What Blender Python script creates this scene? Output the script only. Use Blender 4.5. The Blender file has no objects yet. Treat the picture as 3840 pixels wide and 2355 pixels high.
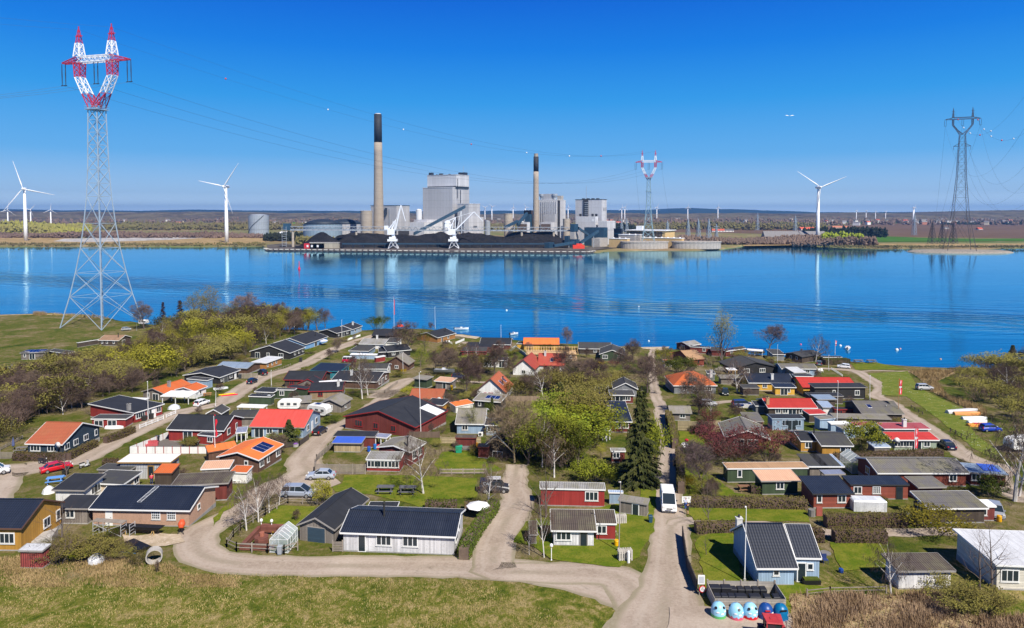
import bpy, math, random, re
from mathutils import Vector, Matrix
R = math.radians
HAZE = True
rnd = random.Random(7)
scn = bpy.context.scene
col = scn.collection
# ------------------------------------------------------------------ camera, sky, sun
CZ, FPX, PITCH, HOR = 52.0, 2548.0, R(2.4), 798.0
CYP = HOR + FPX * math.tan(PITCH)
cam_d = bpy.data.cameras.new('camera'); cam = bpy.data.objects.new('camera', cam_d); col.objects.link(cam)
cam.location = (0, 0, CZ); cam.rotation_euler = (math.pi / 2 - PITCH, 0, 0)
cam_d.sensor_width = 36; cam_d.lens = 36 * FPX / 3840
cam_d.shift_y = -(1177.5 - CYP) / 3840
cam_d.clip_start = 1; cam_d.clip_end = 60000
scn.camera = cam
SUN = Vector((0.52 * math.cos(R(48)), -0.854 * math.cos(R(48)), math.sin(R(48)))).normalized()
w = bpy.data.worlds.new("World"); scn.world = w; w.use_nodes = True
nt = w.node_tree; nt.nodes.clear()
sky = nt.nodes.new('ShaderNodeTexSky'); sky.sky_type = 'NISHITA'; sky.sun_disc = False
sky.sun_elevation = R(48); sky.sun_rotation = math.atan2(SUN.x, SUN.y); sky.altitude = 300
sky.air_density = 1.0; sky.dust_density = 0.1; sky.ozone_density = 4.0
# a clear, deeply blue spring sky: the sky texture tinted by an elevation gradient, zenith darkened out of view to cut ambient light
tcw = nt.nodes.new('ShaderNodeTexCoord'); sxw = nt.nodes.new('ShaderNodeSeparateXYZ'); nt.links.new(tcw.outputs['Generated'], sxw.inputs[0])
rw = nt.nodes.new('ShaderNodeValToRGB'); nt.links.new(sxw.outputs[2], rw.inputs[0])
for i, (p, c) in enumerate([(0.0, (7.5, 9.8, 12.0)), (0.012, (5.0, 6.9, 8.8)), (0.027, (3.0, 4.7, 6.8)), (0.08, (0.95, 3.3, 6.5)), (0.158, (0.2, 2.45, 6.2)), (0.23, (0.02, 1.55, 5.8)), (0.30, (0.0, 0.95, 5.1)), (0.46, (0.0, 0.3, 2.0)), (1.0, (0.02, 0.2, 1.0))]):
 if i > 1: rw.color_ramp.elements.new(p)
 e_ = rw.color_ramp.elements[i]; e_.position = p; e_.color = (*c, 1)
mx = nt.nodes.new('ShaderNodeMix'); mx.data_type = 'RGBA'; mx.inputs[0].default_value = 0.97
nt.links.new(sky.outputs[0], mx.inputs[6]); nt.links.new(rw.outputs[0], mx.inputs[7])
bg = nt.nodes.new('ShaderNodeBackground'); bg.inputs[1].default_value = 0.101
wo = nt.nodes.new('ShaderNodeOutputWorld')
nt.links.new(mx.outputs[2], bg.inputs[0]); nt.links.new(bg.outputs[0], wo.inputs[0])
sd = bpy.data.lights.new('sun', 'SUN'); sd.energy = 5.0; sd.angle = R(0.5); sd.color = (1, 0.94, 0.85)
so = bpy.data.objects.new('sun', sd); col.objects.link(so); so.rotation_euler = SUN.to_track_quat('Z', 'Y').to_euler()
scn.view_settings.view_transform = 'Standard'; scn.view_settings.look = 'None'
scn.view_settings.exposure = 0.43; scn.view_settings.gamma = 1
scn.cycles.max_bounces = 5; scn.cycles.transparent_max_bounces = 8; scn.cycles.volume_bounces = 0
scn.cycles.use_adaptive_sampling = False
# ------------------------------------------------------------------ survey helpers
TL = dict(a=(0,1100,800/2464), b=(700,1100,800/2464), c=(1400,1100,800/2464), d=(2100,1100,800/2464), e=(2800,1100,800/2464),
  f=(0,1450,800/2464), g=(700,1450,800/2464), h=(1400,1450,800/2464), i=(2100,1450,800/2464), j=(2800,1400,800/2464),
  k=(3400,1200,440/1209), l=(0,1750,900/2464), m=(800,1750,1000/2464), n=(1700,1750,900/1400), o=(2500,1700,1340/1400),
  p=(2500,1900,1340/1400), q=(2580,2140,480/1400), r=(2420,1800,220/1181), s=(3500,1600,340/730), A=(1000,600,800/2464), B=(1700,600,800/2464), C=(2300,700,800/2464),
  D=(3000,380,840/2047), E=(0,600,1050/2464), F=(200,60,360/907), G=(200,640,360/877), z=(0,0,3840/2464))
def P(s):
 x, y = s[1:].split(',')
 t = TL[s[0]]
 return (t[0] + float(x) * t[2], t[1] + float(y) * t[2])
YS, SL = 235.0, 0.07
def gz(X, Y):
 return 1.2 + max(0.0, SL * (YS - max(Y, -150)))
CP, SP = math.cos(PITCH), math.sin(PITCH)
def ray(px, py):
 x = (px - 1920) / FPX; y = (CYP - py) / FPX
 return Vector((x, CP + y * SP, -SP + y * CP))
def onz(px, py, z):
 d = ray(px, py); t = (z - CZ) / d.z
 return Vector((d.x * t, d.y * t, z))
def gp(p, h=0.0):
 """point on the ground (plus h) seen at a surveyed pixel"""
 if isinstance(p, str): p = P(p)
 v = onz(p[0], p[1], 1.2 + h)
 if v.y >= YS: return v
 d = ray(*p); t = (1.2 + h + SL * YS - CZ) / (d.z + SL * d.y)
 return Vector((d.x * t, d.y * t, CZ + d.z * t))
def atY(p, Y):
 if isinstance(p, str): p = P(p)
 d = ray(*p); t = Y / d.y
 return Vector((d.x * t, Y, CZ + d.z * t))
def proj(v):
 x, y, z = v.x, v.y, v.z - CZ
 f = y * CP - z * SP; u = y * SP + z * CP
 return (1920 + FPX * x / f, CYP - FPX * u / f)
# ------------------------------------------------------------------ materials
MATS = {}
def nodes(name):
 m = bpy.data.materials.new(name); m.use_nodes = True
 n = m.node_tree; b = n.nodes['Principled BSDF']
 return m, n, b
def mth(n, op, a, b=None, c=None):
 x = n.nodes.new('ShaderNodeMath'); x.operation = op
 for i, v in enumerate((a, b, c)):
  if v is None: continue
  if isinstance(v, (int, float)): x.inputs[i].default_value = v
  else: n.links.new(v, x.inputs[i])
 return x.outputs[0]
def mixc(n, f, a, b):
 x = n.nodes.new('ShaderNodeMix'); x.data_type = 'RGBA'
 for s, v in ((0, f), (6, a), (7, b)):
  if isinstance(v, (int, float)): x.inputs[s].default_value = v
  elif isinstance(v, (tuple, list)): x.inputs[s].default_value = (*v[:3], 1)
  else: n.links.new(v, x.inputs[s])
 return x.outputs[2]
def noise(n, vec, scale, detail=3, rough=0.55, dist=0):
 x = n.nodes.new('ShaderNodeTexNoise'); x.inputs['Scale'].default_value = scale; x.inputs['Detail'].default_value = detail
 x.inputs['Roughness'].default_value = rough; x.inputs['Distortion'].default_value = dist
 if vec is not None: n.links.new(vec, x.inputs['Vector'])
 return x.outputs['Fac']
def ramp(n, f, stops):
 x = n.nodes.new('ShaderNodeValToRGB'); e = x.color_ramp.elements
 while len(e) < len(stops): e.new(0.5)
 for i, (p, c) in enumerate(stops):
  e[i].position = p; e[i].color = (*c, 1) if len(c) == 3 else c
 n.links.new(f, x.inputs[0]); return x.outputs[0]
def sm(n, f, lo, hi):
 x = n.nodes.new('ShaderNodeMapRange'); x.interpolation_type = 'SMOOTHSTEP'
 n.links.new(f, x.inputs[0]); x.inputs[1].default_value = lo; x.inputs[2].default_value = hi
 return x.outputs[0]
def mscale(n, vec, s):
 x = n.nodes.new('ShaderNodeMapping'); x.inputs['Scale'].default_value = s; n.links.new(vec, x.inputs[0]); return x.outputs[0]
def bump(n, b, h, dist, strength=1.0):
 x = n.nodes.new('ShaderNodeBump'); x.inputs['Strength'].default_value = strength; x.inputs['Distance'].default_value = dist
 n.links.new(h, x.inputs['Height']); n.links.new(x.outputs[0], b.inputs['Normal'])
def mat(c, pat='plain', rough=0.75, wear=0.25, wc=None, metal=0.0):
 key = (tuple(c), pat, rough, wear, wc, metal)
 if key in MATS: return MATS[key]
 m, n, b = nodes('surface_' + pat)
 b.inputs['Roughness'].default_value = rough; b.inputs['Metallic'].default_value = metal
 tc = n.nodes.new('ShaderNodeTexCoord'); uv = tc.outputs['UV']; ob = tc.outputs['Object']
 oi = n.nodes.new('ShaderNodeObjectInfo')
 dark = tuple(v * 0.55 for v in c); wcol = wc or tuple(min(1, v * 1.3 + 0.02) for v in c)
 big = noise(n, ob, 0.45, 4, 0.6); fine = noise(n, ob, 5.0, 3, 0.7)
 colr = mixc(n, mth(n, 'MULTIPLY', sm(n, big, 0.35, 0.75), min(1, wear * 2)), c, wcol)
 colr = mixc(n, mth(n, 'MULTIPLY', sm(n, fine, 0.45, 0.8), min(1, wear * 1.6)), colr, dark)
 stk = noise(n, mscale(n, uv, (1.6, .16, 1)), 1.0, 4, .65, .4)
 colr = mixc(n, mth(n, 'MULTIPLY', sm(n, stk, .5, .72), min(.8, .18 + wear)), colr, wcol)
 colr = mixc(n, mth(n, 'MULTIPLY', sm(n, stk, .47, .3), min(.8, .2 + wear)), colr, dark)
 sx = n.nodes.new('ShaderNodeSeparateXYZ'); n.links.new(uv, sx.inputs[0]); u, v = sx.outputs[0], sx.outputs[1]
 if pat in ('corr', 'tile', 'board', 'hboard', 'panel', 'felt', 'slat', 'brick'):
  if pat == 'corr':
   h = mth(n, 'SINE', mth(n, 'MULTIPLY', u, 2 * math.pi / 0.25)); lines = sm(n, h, -0.2, -1.0); d, k = 0.05, 0.55
   row = mth(n, 'LESS_THAN', mth(n, 'FRACT', mth(n, 'MULTIPLY', v, 1 / 1.6)), 0.05); lines = mth(n, 'MAXIMUM', lines, row)
  elif pat == 'tile':
   row = mth(n, 'FRACT', mth(n, 'MULTIPLY', v, 1 / 0.36)); cu = mth(n, 'ABSOLUTE', mth(n, 'SINE', mth(n, 'MULTIPLY', u, math.pi / 0.3)))
   h = mth(n, 'ADD', row, cu); lines = mth(n, 'MAXIMUM', mth(n, 'LESS_THAN', row, 0.22), mth(n, 'LESS_THAN', cu, 0.3)); d, k = 0.05, 0.5
  elif pat in ('board', 'hboard', 'slat'):
   s = v if pat != 'board' else u; wd = 0.17 if pat != 'slat' else 0.16
   fr = mth(n, 'FRACT', mth(n, 'MULTIPLY', s, 1 / wd)); h = mth(n, 'GREATER_THAN', fr, 0.2); lines = mth(n, 'SUBTRACT', 1.0, h); d, k = 0.02, 0.6
   wn = n.nodes.new('ShaderNodeTexWhiteNoise'); wn.noise_dimensions = '1D'; n.links.new(mth(n, 'FLOOR', mth(n, 'MULTIPLY', s, 1 / wd)), wn.inputs['W'])
   colr = mixc(n, mth(n, 'MULTIPLY', wn.outputs[0], min(1, 0.25 + wear)), colr, dark)
  elif pat == 'panel':
   fr = mth(n, 'FRACT', mth(n, 'MULTIPLY', u, 1 / 6.0)); fv = mth(n, 'FRACT', mth(n, 'MULTIPLY', v, 1 / 12.0))
   lines = mth(n, 'MAXIMUM', mth(n, 'LESS_THAN', fr, 0.05), mth(n, 'LESS_THAN', fv, 0.03)); h = mth(n, 'SUBTRACT', 1.0, lines); d, k = 0.2, 0.4
   wn = n.nodes.new('ShaderNodeTexWhiteNoise'); wn.noise_dimensions = '1D'; n.links.new(mth(n, 'FLOOR', mth(n, 'MULTIPLY', u, 1 / 6.0)), wn.inputs['W'])
   colr = mixc(n, mth(n, 'MULTIPLY', wn.outputs[0], 0.35), colr, dark)
  elif pat == 'felt':
   fr = mth(n, 'FRACT', mth(n, 'MULTIPLY', u, 1 / 1.0)); lines = mth(n, 'LESS_THAN', fr, 0.06); h = mth(n, 'ADD', mth(n, 'SUBTRACT', 1.0, lines), fine); d, k = 0.02, 0.3
  else:
   bt = n.nodes.new('ShaderNodeTexBrick'); bt.inputs['Scale'].default_value = 3.0; n.links.new(uv, bt.inputs[0]); h = bt.outputs['Fac']; lines = h; d, k = 0.01, 0.3
  colr = mixc(n, mth(n, 'MULTIPLY', lines, k), colr, tuple(q * 0.3 for q in c))
  bump(n, b, h, d, 0.6)
 elif pat == 'osb':
  vo = n.nodes.new('ShaderNodeTexVoronoi'); vo.inputs['Scale'].default_value = 6; n.links.new(uv, vo.inputs[0])
  colr = mixc(n, mth(n, 'MULTIPLY', vo.outputs['Distance'], 0.9), colr, wcol)
 hv = n.nodes.new('ShaderNodeHueSaturation'); n.links.new(mth(n, 'ADD', mth(n, 'MULTIPLY', oi.outputs['Random'], 0.2), 0.9), hv.inputs['Value'])
 n.links.new(colr, hv.inputs['Color']); n.links.new(hv.outputs[0], b.inputs['Base Color'])
 MATS[key] = m; return m
def glassm(c=(0.02, 0.03, 0.04)):
 k = ('glass', c)
 if k not in MATS:
  m, n, b = nodes('window_glass'); b.inputs['Base Color'].default_value = (*c, 1); b.inputs['Roughness'].default_value = 0.12
  b.inputs['Specular IOR Level'].default_value = 0.6; MATS[k] = m
 return MATS[k]
def clearm():
 if 'clear' not in MATS:
  m, n, b = nodes('clear_glass'); b.inputs['Base Color'].default_value = (0.7, 0.8, 0.8, 1); b.inputs['Roughness'].default_value = 0.1
  b.inputs['Alpha'].default_value = 0.35; MATS['clear'] = m
 return MATS['clear']
def paint(c, rough=0.3, metal=0.0):
 k = ('paint', c, rough, metal)
 if k not in MATS:
  m, n, b = nodes('paint'); b.inputs['Base Color'].default_value = (*c, 1); b.inputs['Roughness'].default_value = rough
  b.inputs['Metallic'].default_value = metal; b.inputs['Coat Weight'].default_value = 0.3 if rough < 0.4 else 0; MATS[k] = m
 return MATS[k]
def foliage(name, c1, c2, sc=0.5):
 k = ('fol', name)
 if k not in MATS:
  m, n, b = nodes('foliage_' + name); tc = n.nodes.new('ShaderNodeTexCoord'); oi = n.nodes.new('ShaderNodeObjectInfo')
  geo = n.nodes.new('ShaderNodeNewGeometry')
  f = noise(n, tc.outputs['Object'], sc, 3, 0.7)
  cc = mixc(n, sm(n, f, 0.3, 0.7), c1, c2)
  hv = n.nodes.new('ShaderNodeHueSaturation'); n.links.new(cc, hv.inputs['Color'])
  n.links.new(mth(n, 'ADD', mth(n, 'MULTIPLY', oi.outputs['Random'], 0.5), 0.75), hv.inputs['Value'])
  n.links.new(mth(n, 'ADD', mth(n, 'MULTIPLY', oi.outputs['Random'], 0.03), 0.485), hv.inputs['Hue'])
  n.links.new(hv.outputs[0], b.inputs['Base Color']); b.inputs['Roughness'].default_value = 0.9
  b.inputs['Specular IOR Level'].default_value = 0.1; MATS[k] = m
 return MATS[k]
# ------------------------------------------------------------------ mesh builder
class MB:
 def __init__(s): s.v = []; s.f = []
 def add(s, vs, fs):
  o = len(s.v); s.v += [tuple(v) for v in vs]; s.f += [tuple(o + i for i in f) for f in fs]; return s
 def box(s, x0, y0, z0, x1, y1, z1):
  return s.add([(x0,y0,z0),(x1,y0,z0),(x1,y1,z0),(x0,y1,z0),(x0,y0,z1),(x1,y0,z1),(x1,y1,z1),(x0,y1,z1)],
     [(0,3,2,1),(4,5,6,7),(0,1,5,4),(1,2,6,5),(2,3,7,6),(3,0,4,7)])
 def hexa(s, b, t):
  return s.add(list(b) + list(t), [(3,2,1,0),(4,5,6,7),(0,1,5,4),(1,2,6,5),(2,3,7,6),(3,0,4,7)])
 def bar(s, a, b, r0, r1=None, n=4, cap=True):
  a = Vector(a); b = Vector(b); r1 = r0 if r1 is None else r1
  d = b - a
  if d.length < 1e-6: return s
  d.normalize(); u = d.orthogonal().normalized(); w_ = d.cross(u)
  o = len(s.v)
  for c, r in ((a, r0), (b, r1)):
   for i in range(n):
    t = 2 * math.pi * i / n
    s.v.append(tuple(c + (u * math.cos(t) + w_ * math.sin(t)) * r))
  for i in range(n): s.f.append((o + i, o + (i + 1) % n, o + n + (i + 1) % n, o + n + i))
  if cap: s.f.append(tuple(o + n - 1 - i for i in range(n))); s.f.append(tuple(o + n + i for i in range(n)))
  return s
 def lathe(s, prof, n=16, c=(0, 0, 0), cap=True):
  o = len(s.v)
  for r, z in prof:
   for i in range(n):
    t = 2 * math.pi * i / n; s.v.append((c[0] + r * math.cos(t), c[1] + r * math.sin(t), c[2] + z))
  for k in range(len(prof) - 1):
   for i in range(n):
    a = o + k * n + i; b = o + k * n + (i + 1) % n
    s.f.append((a, b, b + n, a + n))
  if cap: s.f.append(tuple(o + n - 1 - i for i in range(n))); q = o + (len(prof) - 1) * n; s.f.append(tuple(q + i for i in range(n)))
  return s
 def prism(s, pts, z0, z1):
  n = len(pts); o = len(s.v)
  ar = sum(pts[i][0] * pts[(i + 1) % n][1] - pts[(i + 1) % n][0] * pts[i][1] for i in range(n))
  if ar < 0: pts = pts[::-1]
  s.v += [(p[0], p[1], z0) for p in pts] + [(p[0], p[1], z1) for p in pts]
  s.f.append(tuple(o + n - 1 - i for i in range(n))); s.f.append(tuple(o + n + i for i in range(n)))
  for i in range(n): s.f.append((o + i, o + (i + 1) % n, o + n + (i + 1) % n, o + n + i))
  return s
 def mesh(s, name, m, smooth=False):
  me = bpy.data.meshes.new(name); me.from_pydata(s.v, [], s.f)
  ms = m if isinstance(m, (list, tuple)) else [m]
  for x in ms: me.materials.append(x)
  uvl = me.uv_layers.new(name='UVMap'); uvs = [0.0] * (2 * len(me.loops))
  Z = Vector((0, 0, 1))
  for p in me.polygons:
   nn = p.normal; t = Z.cross(nn)
   if t.length < 0.02: t = Vector((1, 0, 0))
   t.normalize(); bt = nn.cross(t)
   for li in p.loop_indices:
    c = me.vertices[me.loops[li].vertex_index].co
    uvs[2 * li] = c.dot(t); uvs[2 * li + 1] = c.dot(bt)
  uvl.data.foreach_set('uv', uvs)
  if smooth: me.polygons.foreach_set('use_smooth', [True] * len(me.polygons))
  return me
 def build(s, name, m, parent=None, M=None, smooth=False):
  o = bpy.data.objects.new(name, s.mesh(name, m, smooth)); col.objects.link(o)
  if M is not None: o.matrix_basis = M
  if parent is not None: o.parent = parent
  return o
def tag(o, label, cat=None, group=None):
 o['label'] = label
 if cat: o['category'] = cat
 if group: o['group'] = group
 return o
def empty(name, loc, rz=0.0, label=None, cat=None, group=None, scale=1.0):
 o = bpy.data.objects.new(name, None); col.objects.link(o); o.location = loc; o.rotation_euler = (0, 0, rz); o.scale = (scale,) * 3 if isinstance(scale, (int, float)) else scale
 o.empty_display_size = 0.3
 if label: tag(o, label, cat, group)
 return o
def copy_tree(o, parent=None):
 c = o.copy(); col.objects.link(c); c.parent = parent
 for ch in o.children: copy_tree(ch, c)
 return c
def struct(mb, name, m, kind='structure', smooth=False):
 o = mb.build(name, m, smooth=smooth); o['kind'] = kind; return o
# ------------------------------------------------------------------ ground and water
def grassmat():
 m, n, b = nodes('grass_ground'); g = n.nodes.new('ShaderNodeNewGeometry'); pos = g.outputs['Position']
 a = noise(n, pos, 0.06, 4, 0.6, 0.8); c = noise(n, pos, 0.33, 5, 0.72, 0.8); f = noise(n, mscale(n, pos, (1, 0.5, 1)), 1.9, 4, 0.8, .3)
 ff = noise(n, mscale(n, pos, (1, .6, 1)), 8, 2, 0.8)
 mixv = mth(n, 'ADD', mth(n, 'MULTIPLY', a, 0.42), mth(n, 'ADD', mth(n, 'MULTIPLY', c, 0.36), mth(n, 'MULTIPLY', f, 0.22)))
 cc = ramp(n, mixv, [(0.38, (0.04, 0.065, 0.009)), (0.45, (0.085, 0.105, 0.014)), (0.50, (0.13, 0.125, 0.03)), (0.545, (0.19, 0.15, 0.07)), (0.61, (0.27, 0.215, 0.13))])
 sp = n.nodes.new('ShaderNodeSeparateXYZ'); n.links.new(pos, sp.inputs[0])
 dry = sm(n, mth(n, 'ADD', sp.outputs[1], mth(n, 'MULTIPLY', a, 12)), 84, 73)  # the open field nearest is patchier and drier
 fc = ramp(n, mth(n, 'ADD', mth(n, 'MULTIPLY', c, .6), mth(n, 'MULTIPLY', f, .4)), [(0.36, (0.045, 0.07, 0.008)), (0.44, (0.10, 0.125, 0.014)), (0.50, (0.17, 0.165, 0.03)), (0.56, (0.30, 0.235, 0.09)), (.64, (.40, .31, .15))])
 cc = mixc(n, dry, cc, fc)
 cc = mixc(n, mth(n, 'MULTIPLY', sm(n, ff, 0.5, 0.7), 0.55), cc, (0.028, 0.05, 0.008))
 n.links.new(cc, b.inputs['Base Color']); b.inputs['Roughness'].default_value = 1; b.inputs['Specular IOR Level'].default_value = 0.05
 bump(n, b, mth(n, 'ADD', f, mth(n, 'MULTIPLY', ff, 0.6)), 0.25, 0.8)
 return m
SHORE = [(-900,1172),(-400,1178),(0,1183),(200,1176),(330,1183),(500,1208),(560,1215),(900,1235),(1330,1240),(1560,1232),(1710,1250),(1800,1267),(2000,1282),(2200,1295),
  (2420,1303),(2500,1308),(2800,1330),(3100,1345),(3190,1355),(3330,1371),(3560,1380),(3640,1385),(3840,1362),(4300,1350),(5200,1345)]
SH = [onz(x, y, 0.0) for x, y in SHORE]
def shoreY(X):
 for i in range(len(SH) - 1):
  a, b = SH[i], SH[i + 1]
  if a.x <= X <= b.x: return a.y + (b.y - a.y) * (X - a.x) / (b.x - a.x)
 return SH[0].y if X < SH[0].x else SH[-1].y
GM = grassmat()
def build_ground():
 mb = MB(); xs = []; x = -330.0
 while x < 330: xs.append(x); x += 4 if abs(x) < 250 else 10
 nY = 90
 for xi, X in enumerate(xs):
  sy = shoreY(X) + 1.2 * math.sin(X * 0.31) + 0.8 * math.sin(X * 0.9 + 1)
  for j in range(nY + 1):
   if j <= nY - 6:
    Y = -120 + (sy - 4 + 120) * j / (nY - 6); z = gz(X, Y)
    if Y > sy - 12: z = min(z, 0.55 + (sy - Y) * 0.08)
   else:
    k = j - (nY - 6); Y = sy - 4 + k * 1.8; z = 0.6 - k * 0.32
    if k > 2: z = min(z, -0.2 - 0.3 * (k - 2))
   mb.v.append((X, Y, z))
 for i in range(len(xs) - 1):
  for j in range(nY):
   a = i * (nY + 1) + j; mb.f.append((a, a + nY + 1, a + nY + 2, a + 1))
 struct(mb, 'ground', GM, smooth=True)
build_ground()
# water: one sheet to beyond the far shore
def watermat():
 m, n, b = nodes('water'); g = n.nodes.new('ShaderNodeNewGeometry'); pos = g.outputs['Position']
 sp = n.nodes.new('ShaderNodeSeparateXYZ'); n.links.new(pos, sp.inputs[0])
 rot = n.nodes.new('ShaderNodeMapping'); rot.inputs['Rotation'].default_value = (0, 0, R(-7)); n.links.new(pos, rot.inputs[0])
 w1 = noise(n, mscale(n, rot.outputs[0], (0.035, 0.30, 1)), 1.0, 3, 0.6, 0.3)
 w2 = noise(n, mscale(n, rot.outputs[0], (0.25, 1.1, 1)), 1.0, 2, 0.6)
 calm = sm(n, noise(n, mscale(n, rot.outputs[0], (0.003, 0.016, 1)), 1.0, 3, 0.5), 0.35, 0.7)
 # wake: a long train of low swells crossing the bay
 ctr = mth(n, 'ADD', mth(n, 'MULTIPLY', sp.outputs[0], -0.35), 402.0)
 ds = mth(n, 'SUBTRACT', mth(n, 'ADD', sp.outputs[1], mth(n, 'MULTIPLY', noise(n, mscale(n, pos, (.006, .02, 1)), 1, 2), 60)), mth(n, 'ADD', ctr, 30)); dd = mth(n, 'ABSOLUTE', ds)
 mask = sm(n, dd, 75, 0); swl = mth(n, 'SINE', mth(n, 'ADD', mth(n, 'MULTIPLY', ds, .55), mth(n, 'MULTIPLY', w1, 5)))
 h = mth(n, 'ADD', mth(n, 'MULTIPLY', w1, mth(n, 'ADD', mth(n, 'MULTIPLY', calm, 0.45), 0.25)), mth(n, 'MULTIPLY', w2, 0.10))
 h = mth(n, 'ADD', h, mth(n, 'MULTIPLY', mth(n, 'MULTIPLY', swl, mth(n, 'MULTIPLY', mask, mask)), 0.9))
 h = mth(n, 'MULTIPLY', h, mth(n, 'ADD', mth(n, 'MULTIPLY', sm(n, sp.outputs[1], 800, 350), .72), .26)); bump(n, b, h, 0.36, 1.0)
 big = noise(n, mscale(n, rot.outputs[0], (0.004, 0.02, 1)), 1.0, 3, 0.6)
 cc = mixc(n, sm(n, big, 0.35, 0.7), (0.0, 0.07, 0.19), (0.0, 0.14, 0.31))
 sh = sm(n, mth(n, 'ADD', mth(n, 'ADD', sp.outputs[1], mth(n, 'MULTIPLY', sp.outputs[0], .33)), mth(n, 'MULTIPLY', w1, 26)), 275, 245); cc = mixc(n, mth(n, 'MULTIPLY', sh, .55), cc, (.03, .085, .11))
 nr = b.inputs['Normal'].links[0].from_socket; n.nodes.remove(b)
 df = n.nodes.new('ShaderNodeBsdfDiffuse'); n.links.new(cc, df.inputs[0]); n.links.new(nr, df.inputs['Normal'])
 gl = n.nodes.new('ShaderNodeBsdfGlossy'); gl.inputs['Color'].default_value = (.55, .88, 1, 1); gl.inputs['Roughness'].default_value = .06; n.links.new(nr, gl.inputs['Normal'])
 fr = n.nodes.new('ShaderNodeFresnel'); fr.inputs['IOR'].default_value = 1.33; n.links.new(nr, fr.inputs['Normal'])
 mx_ = n.nodes.new('ShaderNodeMixShader'); n.links.new(mth(n, 'MINIMUM', mth(n, 'MULTIPLY', fr.outputs[0], 1.3), .96), mx_.inputs[0]); n.links.new(df.outputs[0], mx_.inputs[1]); n.links.new(gl.outputs[0], mx_.inputs[2])
 n.links.new(mx_.outputs[0], n.nodes['Material Output'].inputs['Surface'])
 return m
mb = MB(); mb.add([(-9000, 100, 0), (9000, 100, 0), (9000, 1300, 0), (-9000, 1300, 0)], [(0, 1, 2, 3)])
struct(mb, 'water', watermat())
# ---- far shore
def dirt(name, c1, c2, sc, c3=None, stretch=(1, 1, 1)):
 m, n, b = nodes(name); g = n.nodes.new('ShaderNodeNewGeometry'); v = mscale(n, g.outputs['Position'], stretch)
 f = noise(n, v, sc, 5, 0.7); cc = mixc(n, sm(n, f, 0.35, 0.65), c1, c2)
 if c3: cc = mixc(n, sm(n, noise(n, v, sc * 6, 3, 0.7), 0.5, 0.72), cc, c3)
 n.links.new(cc, b.inputs['Base Color']); b.inputs['Roughness'].default_value = 1; b.inputs['Specular IOR Level'].default_value = 0.05
 bump(n, b, f, 0.3, 0.5); return m
FSH = [(-1500,927),(-600,928),(0,927),(300,925),(700,927),(985,925),(1000,938),(1700,946),(2250,948),(2262,944),(2420,940),(2600,941),(2700,936),(2765,927),(2800,920),(2950,922),(3060,925),(3300,934),(3520,932),(3560,936),(3640,938),(3760,932),(3840,931),(4400,928),(5500,928)]
FS = [onz(x, y, 0.0) for x, y in FSH]
def fz(x, y):  # gentle rise of the far country
 d = max(0, y - 1500); k = 0.0
 if y > 2500: k = 14 * (0.5 + 0.5 * math.sin(x * 0.0012 + 1.3) * math.sin(y * 0.0009)) * min(1, (y - 2500) / 1500)
 return 2.2 + d * 0.002 + k
mb = MB()
ysteps = [-4, 0, 5, 12, 60, 150, 300, 500, 800, 1300, 2000, 3000, 4500, 7000, 10000, 14000]
pts = []
x = -60
fx = [(-14000,)]
cols = []
for i in range(len(FS) - 1):
 a, b = FS[i], FS[i + 1]
 for k in range(4):
  cols.append(a.lerp(b, k / 4))
cols.append(FS[-1])
for c in cols:
 for s in ysteps:
  Y = c.y + s; X = c.x * (1 + s / 900.0)
  z = {-4: -1.2, 0: 0.1, 5: 1.0, 12: 1.9}.get(s, fz(X, Y)); mb.v.append((X, Y, z))
nr = len(ysteps)
for i in range(len(cols) - 1):
 for j in range(nr - 1):
  a = i * nr + j; mb.f.append((a, a + nr, a + nr + 1, a + 1))
struct(mb, 'far_ground', dirt('far_land', (0.24, 0.17, 0.09), (0.13, 0.16, 0.05), 0.004, (0.34, 0.26, 0.15)), smooth=True)
def sheet(pix, name, m, z=2.35, kind='structure', jit=0):
 q = []
 for p in pix:
  if isinstance(p, str): p = P(p)
  v = onz(p[0], p[1], z)
  for _ in range(3):
   zz = fz(v.x, v.y) + (z - 2.2); v = onz(p[0], p[1], zz)
  q.append(v)
 mb = MB(); mb.v = [tuple(v) for v in q]; mb.f = [tuple(range(len(q)))]
 return struct(mb, name, m, kind)
plow = dirt('ploughed_soil', (0.15, 0.095, 0.06), (0.12, 0.075, 0.05), 0.01, (0.19, 0.125, 0.085), (0.2, 1, 1))
green = dirt('green_crop', (0.05, 0.13, 0.015), (0.07, 0.16, 0.02), 0.02)
straw = dirt('dry_grass', (0.40, 0.28, 0.14), (0.24, 0.17, 0.07), 0.03, (0.5, 0.37, 0.2))
sheet(['C0,520','C1200,530','D680,1235','D2300,1255','D2300,1115','D900,1110','C2000,470','C0,430'], 'ploughed_field', plow, 2.5)
sheet(['D700,1285','D2300,1275','D2300,1255','D1560,1255','D1100,1245','D700,1230'], 'green_field', green, 2.7)
sheet(['C730,455','C2150,462','C2180,430','C1300,432','C740,445'], 'green_field', green, 2.8)
sheet(['D100,1115','D980,1115','D900,1100','D150,1095'], 'green_field', green, 2.9)
sheet(['E2330,560','E2700,560','E2760,545','E2330,548'], 'green_field', dirt('bright_crop', (0.12, 0.28, 0.01), (0.10, 0.22, 0.02), 0.02), 2.8)
sheet(['E-100,728','E750,735','E1500,745','E2330,745','E2330,690','E1900,672','E1500,700','E900,720','E650,690','E-100,668'], 'dry_ground', straw, 2.5)
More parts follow.
